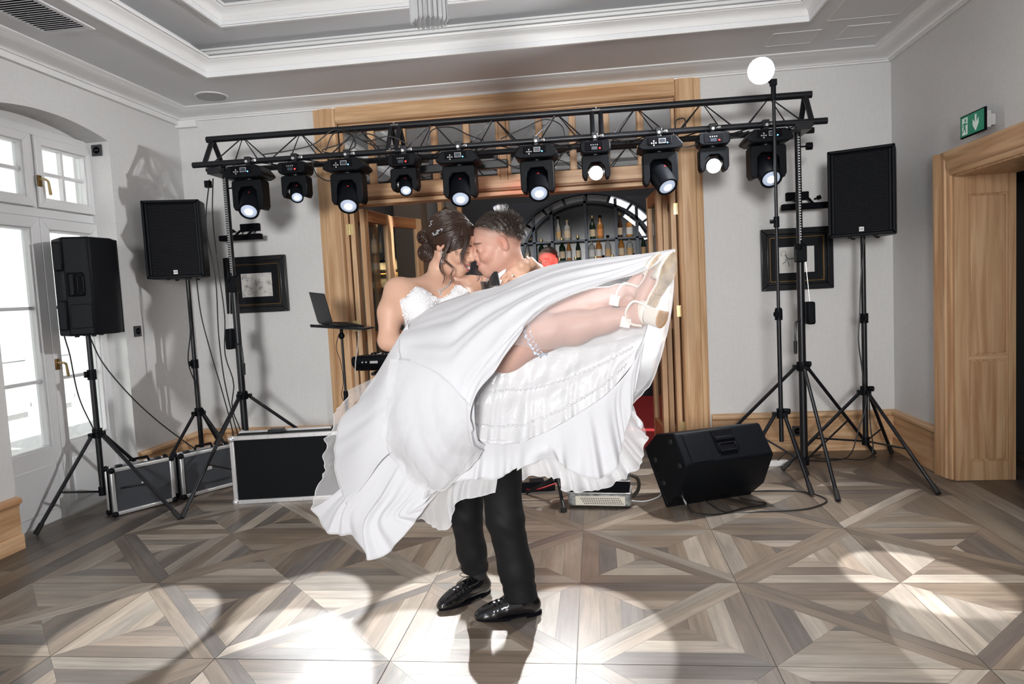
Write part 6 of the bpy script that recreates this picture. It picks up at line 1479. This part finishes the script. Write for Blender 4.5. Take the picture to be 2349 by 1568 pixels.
M_tulle = tullemat('tulle', .27); M_veil = tullemat('fine_tulle', .19); M_tulle2 = tullemat('dense_tulle', .62)
M_stitch = mat('hem_stitch', (.62, .61, .62), .7)
def patch_grid(rows, nu, nv, folds=(), shrink=None):
    R = [catmull(r, nv) for r in rows]; R = np.array(R)
    G = np.array([catmull(R[:, j], nu) for j in range(nv)]).transpose(1, 0, 2) if len(rows) > 2 else np.array([R[0]*(1-t)+R[1]*t for t in np.linspace(0, 1, nu)])
    du = np.gradient(G, axis=0); dv = np.gradient(G, axis=1); N = np.cross(du, dv); N /= np.linalg.norm(N, axis=-1, keepdims=True)+1e-9
    N *= np.where(N[..., 1:2] > 0, -1, 1)
    u = np.linspace(0, 1, nu)[:, None]; v = np.linspace(0, 1, nv)[None]
    D = np.zeros((nu, nv))
    for amp, f, ph, p, w_ in folds:
        if f < 0:      # folds running along the rows
            D += amp*np.sin(-2*PI*f*(u+w_*v)+ph+1.3*np.sin(PI*f*u*.9+ph))*(np.sin(PI*np.clip(v, .02, 1))**.8)*(.25+.75*(4*u*(1-u))**.6); continue
        D += amp*(u**p)*(1-v**8)*np.sin(2*PI*f*(v+w_*u)+ph+1.7*np.sin(2*PI*f*.37*v+ph))
    return G+N*D[..., None]
gown = None
def sheet(key, name, nu, nv, folds, m_, solid=.0015, hem=None):
    G = patch_grid(DRESS[key], nu, nv, folds)
    mb = MB(); mb.grid([[W(br, p) for p in r] for r in G]); o = mb.build(name, m_, gown, angle=180, solid=solid)
    if hem:
        for e in hem: MB().tube([W(br, p) for p in {'end': G[-1], 'start': G[0], 'v0': G[:, 0], 'v1': G[:, -1]}[e]], .0022, 6).build('hem', M_stitch, o) if False else MB().tube([W(br, p) for p in {'end': G[-1], 'start': G[0], 'v0': G[:, 0], 'v1': G[:, -1]}[e]], .0016, 5).build('hem', M_stitch, gown)
    return o, G
# beaded bodice
bo = SDF((-.84, 2.55, 1.10), (-.44, 2.98, 1.46), .0036)
bo.cone((-.715, 2.715, 1.365), (-.575, 2.845, 1.365), .088, .088, .05); bo.sph((-.690, 2.672, 1.362), .078, .03); bo.sph((-.565, 2.768, 1.368), .075, .03)
bo.chain([(-.65, 2.79, 1.36), (-.635, 2.75, 1.18), (-.56, 2.68, 1.09)], [.106, .10, .13], .05)
def btop(P):
    a = (P[..., 0]+.63)*.77+(P[..., 1]-2.72)*.64
    zt = 1.385+.050*np.exp(-((np.abs(a)-.085)/.045)**2)-.10*np.clip(np.abs(a)-.12, 0, 1)
    return np.maximum(P[..., 2]-zt, 1.13-P[..., 2])
bo.cut(btop, .004); Vb_, Qb_ = bo.mesh(1)
Vb_ = Vb_+.0012*np.sin(Vb_[:, :1]*520)*np.sin(Vb_[:, 1:2]*480)*np.sin(Vb_[:, 2:]*500)
gown = np_mesh('gown', [shiftv(br, Vb_)], [Qb_], mat('lace_bodice', (.80, .80, .82), .5, bump=.8, bscale=260), None, br)
sel = Vb_[(Vb_[:, 1] < 2.78) & (Vb_[:, 2] > 1.24)]; bm_ = MB()
for i in rb_.choice(len(sel), 900, replace=False): bm_.sph(W(br, sel[i]+np.array((0, -.0015, 0))+rb_.uniform(-1, 1, 3)*.001), rb_.uniform(.0014, .0034), 5, 4)
q = bm_.build('lace_beading', mat('lace_bead', (.86, .86, .88), .25, spec=.6), gown); q['kind'] = 'stuff'
sheet('A', 'overskirt', 46, 120, [(.007, -3.2, .4, 0, .15), (.004, -7.3, 1.4, 0, .25), (.005, 2.2, .4, .8, .25), (.002, 6, .2, 1.2, .4)], M_gown, hem=['end'])
_, GB = sheet('B', 'satin_lining', 70, 130, [(.006, 7, .3, 1.0, .1), (.005, 13, 1.2, 1.4, .05), (.004, 4, 2., .3, .4), (.005, -2.6, .8, 0, .3)], M_satin, hem=['end'])
for row, amp in ((34, .0035), (58, .0025)):
    MB().tube([W(br, GB[row, k]+np.array((0, -.003, amp*math.sin(k*1.9)))) for k in range(2, 122)], [.0042+.0018*math.sin(k*2.3) for k in range(2, 122)], 6).build('gathered_seam', M_satin, gown)
sheet('C1', 'skirt_layer', 40, 60, [(.008, 1.6, .5, .8, .3), (.003, 4.5, .9, 1., .2)], M_gown, hem=['end'])
sheet('C2', 'skirt_layer', 44, 130, [(.016, 4.2, .5, .8, .05), (.007, 9.3, 1.1, 1., .05)], M_gown, hem=['end'])
sheet('T1', 'tulle_layer', 20, 70, [(.012, 5, .3, 1., .0), (.005, 11, .8, 1., .0)], M_tulle, 0, hem=['end'])
sheet('D', 'tulle_pouf', 50, 70, [(.010, 2.3, .2, .5, .6), (.004, 5.5, .9, .8, .9), (.004, -1.6, .6, 0, .5)], M_tulle2, 0, hem=['end'])
sheet('D', 'tulle_pouf', 40, 60, [(.008, 3.1, 1.9, .6, -.5), (.003, 7, .3, .9, .4)], M_tulle, 0)[0].location = (-.006, -.034, .016)
sheet('D', 'pouf_underlayer', 30, 40, [(.004, 3, .2, .5, .4)], M_gown)[0].location = (.01, .03, .012)
sheet('E', 'ruffle', 24, 80, [(.010, 4, .5, 1., .0), (.004, 9, .2, 1., .0)], M_gown, hem=['end'])
sheet('ET', 'tulle_layer', 24, 80, [(.010, 5, .5, 1., .0), (.005, 12, .4, 1., .0)], M_tulle2, 0, hem=['end'])
sheet('F', 'ruffle', 30, 110, [(.014, 5, .5, 1., .0), (.005, 11, .6, 1., .0)], M_gown, hem=['end'])
sheet('FT', 'tulle_layer', 24, 160, [(.016, 9, .5, 1., .0), (.007, 19, .4, 1., .0)], M_tulle2, 0, hem=['end'])
sheet('FT', 'tulle_layer', 16, 120, [(.012, 7, 1.5, 1., .0)], M_tulle, 0)[0].location = (0, .03, .004)
sheet('G', 'tulle_layer', 30, 70, [(.006, 4, .5, 1., .2), (.004, 9, 1., .8, .1)], M_tulle, 0, hem=['end'])
sheet('G', 'tulle_layer', 20, 50, [(.008, 3, 1.5, 1., .2)], M_tulle, 0)[0].location = (-.012, .03, -.004)
sheet('V', 'tulle_layer', 24, 50, [(.004, 3, .5, .6, .2), (.002, 8, 1., .8, .1)], M_veil, 0)
# garter of pale blue gathered lace
gt = MB(); ga, gb = V((-.235, 2.457, 1.226)), V((-.165, 2.44, 1.253)); ax_g = (gb-ga).normalized(); e1 = ax_g.orthogonal().normalized(); e2 = ax_g.cross(e1); R_ = []
for j_ in range(5):
    ring_ = []
    for i in range(72):
        a = 2*PI*i/72; r = .0655+.004*math.sin(i*2.1+j_)+(.006 if j_ in (0, 4) else 0)+.003*math.sin(i*5.3+j_*2); c = V((-.213, 2.449, 1.236))+ax_g*((j_-2)*.006+.003*math.sin(i*1.7))
        ring_.append(W(br, c+(e1*math.cos(a)+e2*math.sin(a))*r))
    R_.append(ring_)
gt.rings(R_, True, False).build('garter', mat('garter_blue_lace', (.66, .76, .92), .4, sheen=.4), br, solid=.002)
# wedding shoes
M_cream = mat('cream_leather', (.80, .75, .68), .32); M_soleb = mat('shoe_sole_beige', (.66, .53, .40), .55, var=.35, vscale=22); M_tan = mat('heel_tip_tan', (.55, .30, .12), .45); M_edge = mat('shoe_piping', (.84, .82, .80), .3)
def bride_shoe(heel, toe, n, name, straps):
    heel, toe = V(heel), V(toe); a = (toe-heel).normalized(); n = V(n); n = (n-a*n.dot(a)).normalized(); s = n.cross(a)
    Mx = Matrix(((a.x, s.x, -n.x, 0), (a.y, s.y, -n.y, 0), (a.z, s.z, -n.z, 0), (0, 0, 0, 1)))   # local x toe-ward, y across, z towards the foot
    Mx = Matrix.Translation(heel-V(br.location)) @ Mx; Ls = (toe-heel).length
    PR = [(0, .0), (.02, .020), (.05, .027), (.09, .025), (.13, .027), (.165, .037), (.19, .038), (.215, .029), (.235, .015), (.246, .0)]
    up = [(x*Ls/.246, w_) for x, w_ in PR]; ol = up+[(x, -w_) for x, w_ in up[-2:0:-1]]
    def lift(x): return .030*(1-sm(.06, .17, np.array(x*.246/Ls)))   # the shank rises from the ball to the heel
    so = MB(); so.M = Mx
    k = len(ol); lo_ = [(x, y, float(lift(x))) for x, y in ol]; hi_ = [(x, y, float(lift(x))+.006) for x, y in ol]
    so.rings([lo_, hi_], True, False); n0 = so.pts(lo_+hi_)
    nn = len(up)
    for i in range(nn-1):
        j0, j1 = i, i+1; o0 = (k-i) % k; o1 = (k-i-1)
        so.face([n0+j0, n0+j1, n0+o1] if i == 0 else ([n0+j0, n0+j1, n0+o1, n0+o0] if i < nn-2 else [n0+j0, n0+j1, n0+o0]))
        so.face([n0+k+j0, n0+k+j1, n0+k+o1] if i == 0 else ([n0+k+j0, n0+k+j1, n0+k+o1, n0+k+o0] if i < nn-2 else [n0+k+j0, n0+k+j1, n0+k+o0]))
    sh = so.build(name, M_soleb, br, angle=60)
    pi_ = MB(); pi_.M = Mx; pi_.tube([(x, y*1.02, float(lift(x))+.006) for x, y in ol+ol[:1]], .0028, 6); pi_.build('piping', M_edge, sh)
    va = MB(); va.M = Mx; R_ = []
    for t_ in np.linspace(0, 1, 9):
        x = Ls*(.60+.40*t_); w_ = float(np.interp(x, [p[0] for p in up], [p[1] for p in up])); h = .050*(1-t_)**.8+.004
        R_.append([(x, w_*1.04*math.cos(b_), float(lift(x))+.006+h*math.sin(b_)) for b_ in np.linspace(0, PI, 13)])
    va.grid(R_); va.build('vamp', M_cream, sh, solid=.002)
    hc = MB(); hc.M = Mx; R_ = []
    for z_, gr2 in ((.0, 1.), (.02, 1.06), (.04, 1.02), (.055, .95)):
        R_.append([(.030-.034*gr2*math.cos(b_)*1.0 if abs(b_) < PI/2 else .030+.05*(abs(b_)-PI/2), .028*gr2*math.sin(b_) if abs(b_) < PI/2 else math.copysign(.028*gr2, b_), .034+z_*(1-.55*max(0, abs(b_)-PI/2)/.9)) for b_ in np.linspace(-2.4, 2.4, 21)])
    hc.grid(R_); hc.build('heel_counter', M_cream, sh, solid=.002)
    D_ = [(.058, .024), (.058, -.024), (.03, -.027), (.010, -.021), (.0, -.010), (-.002, 0), (.0, .010), (.010, .021), (.03, .027)]
    hl = MB(); hl.M = Mx; hl.rings([[(x, y, -.022) for x, y in D_], [(x*1.03, y*1.02, .008) for x, y in D_], [(x*1.08, y*1.06, .033) for x, y in D_]]); hl.build('block_heel', M_cream, sh, bevel=.002)
    ht = MB(); ht.M = Mx; ht.rings([[(x, y, -.027) for x, y in D_], [(x, y, -.0221) for x, y in D_]]); ht.build('heel_tip', M_tan, sh, bevel=.001)
    for st in straps: MB().tube([W(br, p) for p in cpts(st, 24)], .0042, 6).build('strap', M_cream, sh)
    if name == 'shoe' and text_mb:
        pass
    return sh, Mx
sh1, Mx1 = bride_shoe((.188, 2.335, 1.262), (.262, 2.322, 1.500), (.70, -.70, -.12), 'shoe', [[(.10, 2.345, 1.285), (.10, 2.335, 1.315), (.125, 2.335, 1.345), (.165, 2.335, 1.33), (.205, 2.328, 1.300)], [(.10, 2.345, 1.285), (.118, 2.342, 1.270), (.150, 2.345, 1.262)]])
lt = Mx1 @ V((.105, 0, .022)); rt = (Mx1.to_3x3() @ Matrix.Rotation(PI, 3, 'X') @ Matrix.Rotation(-PI/2, 3, 'Z')).to_euler()
text_mb('brilu', .020, mat('gold_print', (.45, .25, .10), .4), 'brand_print', sh1, lt, rt, .0003)
sh2, Mx2 = bride_shoe((.158, 2.435, 1.300), (.228, 2.415, 1.500), (.70, -.70, -.10), 'shoe', [[(.072, 2.415, 1.345), (.075, 2.408, 1.375), (.10, 2.412, 1.405), (.14, 2.415, 1.395), (.18, 2.41, 1.375)]])
bk = MB().frame(-.010, -.012, .010, .012, .004, -.002, .002).build('buckle', M_chrome, sh2); bk.location = W(br, (.066, 2.409, 1.350)); bk.rotation_euler = (0, .2, 0)
for p, s_o in (((.066, 2.413, 1.350), sh2), ((.098, 2.345, 1.277), sh1)):
    q = MB().box((0, 0, 0), (.034, .006, .038)).build('strap_tab', M_edge, s_o, bevel=.003); q.location = W(br, p); q.rotation_euler = (0, .25, .1)
# ------------------------------------------------------------------ musician standing in the doorway, LED bar on the truss
dj = thing('person', 'person with cropped hair lit red, looking over the gown from the bar doorway', 'person', (-.39, 6.02, 0))
CD = np.array((-.385, 5.98, 1.640)); RD = frame3((-.42, -.88, -.10), (-.06, -.08, 1))
nb = to_loc(CD, RD, (-.375, 6.03, 1.46)); hd_ = head_sdf(True, .0032, ((-.022, 0, -.055), nb, .056, .062)); Vh, Qh = hd_.mesh(2)
Ch = head_color(Vh, (.60, .36, .28), (.045, .035, .03), True, (.07, .045, .03))
# open eyes
ex = np.abs(np.abs(Vh[:, 1])-.0315); ez = np.abs(Vh[:, 2]-.001); Ch = lerpc(Ch, (.65, .62, .60), (Vh[:, 0] > .07)*sm(.011, .008, ex)*sm(.005, .0035, ez)); Ch = lerpc(Ch, (.03, .03, .04), (Vh[:, 0] > .07)*sm(.0055, .0035, ex)*sm(.0055, .004, ez))
b = SDF((-.75, 5.80, .05), (.0, 6.30, 1.50), .010)
b.cone((-.375, 6.03, 1.44), (-.38, 6.04, 1.36), .062, .09, .04); b.cone((-.55, 6.04, 1.37), (-.21, 6.04, 1.37), .05, .05, .05); b.cone((-.38, 6.04, 1.30), (-.38, 6.04, 1.0), .13, .12, .05)
for s in (1, -1): b.chain([(-.38+s*.09, 6.04, .92), (-.38+s*.10, 6.02, .48), (-.38+s*.11, 6.05, .08)], [.085, .055, .04], .03); b.chain([(-.38+s*.19, 6.04, 1.36), (-.38+s*.24, 5.98, 1.10), (-.38+s*.16, 5.84, .98)], [.045, .037, .03], .02)
Vb, Qb = b.mesh(1)
np_mesh('body', [shiftv(dj, Vh@RD.T+CD), shiftv(dj, Vb)], [Qh, Qb], M_skin, [Ch, skin1(len(Vb), (.60, .36, .28))], dj)
ST = []; rd = np.random.RandomState(2)
for _ in range(900):
    th = rd.uniform(0, 2*PI); ph = math.asin(rd.uniform(-.3, 1)); d = np.array((math.cos(ph)*math.cos(th), math.cos(ph)*math.sin(th), math.sin(ph))); p = np.array((-.014, 0, .032))+d*np.array((.095, .0745, .088))
    if p[2]-(.0185+.60*p[0]) < .02: continue
    ST.append(([W(dj, RD@(p+d*k)+CD) for k in (-.002, .005, .010)], .0012))
strand_mesh(ST, 'hair', M_hairg, dj)['kind'] = 'stuff'
j = SDF((-.75, 5.78, .80), (.0, 6.32, 1.50), .010)
j.cone((-.55, 6.04, 1.37), (-.21, 6.04, 1.37), .068, .068, .05); j.cone((-.38, 6.04, 1.32), (-.38, 6.04, .92), .15, .145, .05); j.cone((-.375, 6.03, 1.55), (-.375, 6.02, 1.42), .062, .06, .02, True)
for s in (1, -1): j.chain([(-.38+s*.19, 6.04, 1.36), (-.38+s*.24, 5.98, 1.10), (-.38+s*.18, 5.87, 1.0)], [.062, .055, .045], .03)
Vj, Qj = j.mesh(1); np_mesh('shirt', [shiftv(dj, Vj)], [Qj], mat('white_shirt', (.8, .8, .8), .7), None, dj)
j = SDF((-.65, 5.85, .02), (-.10, 6.25, 1.0), .010)
for s in (1, -1): j.chain([(-.38+s*.085, 6.04, .92), (-.38+s*.10, 6.02, .48), (-.38+s*.11, 6.04, .07)], [.11, .078, .068], .04)
Vj, Qj = j.mesh(1); np_mesh('trousers', [shiftv(dj, Vj)], [Qj], M_suit, None, dj)
for s in (1, -1): MB().tube([W(dj, p) for p in ((-.38+s*.11, 6.10, .05), (-.38+s*.11, 6.02, .05), (-.38+s*.115, 5.90, .035))], [.04, .045, .032], 12).build('shoe', M_patent, dj)
lb = thing('led_bar', 'black LED bar with red diodes hanging on the rear of the truss', 'stage light', (-.95, 5.30, 2.36))
MB().b2((-.34, -.03, -.03), (.34, .03, .03)).build('housing', M_black, lb, bevel=.006)
for x in (-.25, .25): MB().b2((x-.015, -.012, .03), (x+.015, .012, .095)).build('hanger', M_black, lb, bevel=.003)
for i in range(8):
    MB().lathe([(.002, .031), (.022, .031), (.026, .036), (.028, .030)], 12, c=(-.29+i*.083, 0, 0), axis='y').build('lens', M_led['red'] if i in (1, 4, 5) else M_blackm, lb)
light('led_bar_light', 'SPOT', (-.55, 5.36, 2.36), 4, (1, .02, .03), target=(-.5, 6.3, 1.2), spot_size=math.radians(100), spot_blend=.5, shadow_soft_size=.05)
par = thing('par_can', 'small red stage lamp standing on the floor before the bar doorway', 'stage light', (-.10, 4.92, .004))
pm = MB(); pm.M = Matrix.Translation((0, 0, .10)) @ Matrix.Rotation(math.radians(52), 4, 'X'); pm.lathe([(.002, .05), (.055, .05), (.07, .06), (.07, .0), (.07, -.05), (.055, -.07), (.002, -.07)], 20, axis='y'); pm.build('housing', M_black, par); MB().tube([(-.08, 0, 0), (-.08, 0, .10), (.08, 0, .10), (.08, 0, 0)], .008, 8).build('bracket', M_black, par)
light('par_light', 'SPOT', (-.10, 5.0, .17), 900, (1, .03, .04), target=(-.38, 5.95, 1.60), spot_size=math.radians(20), spot_blend=.5, shadow_soft_size=.04)
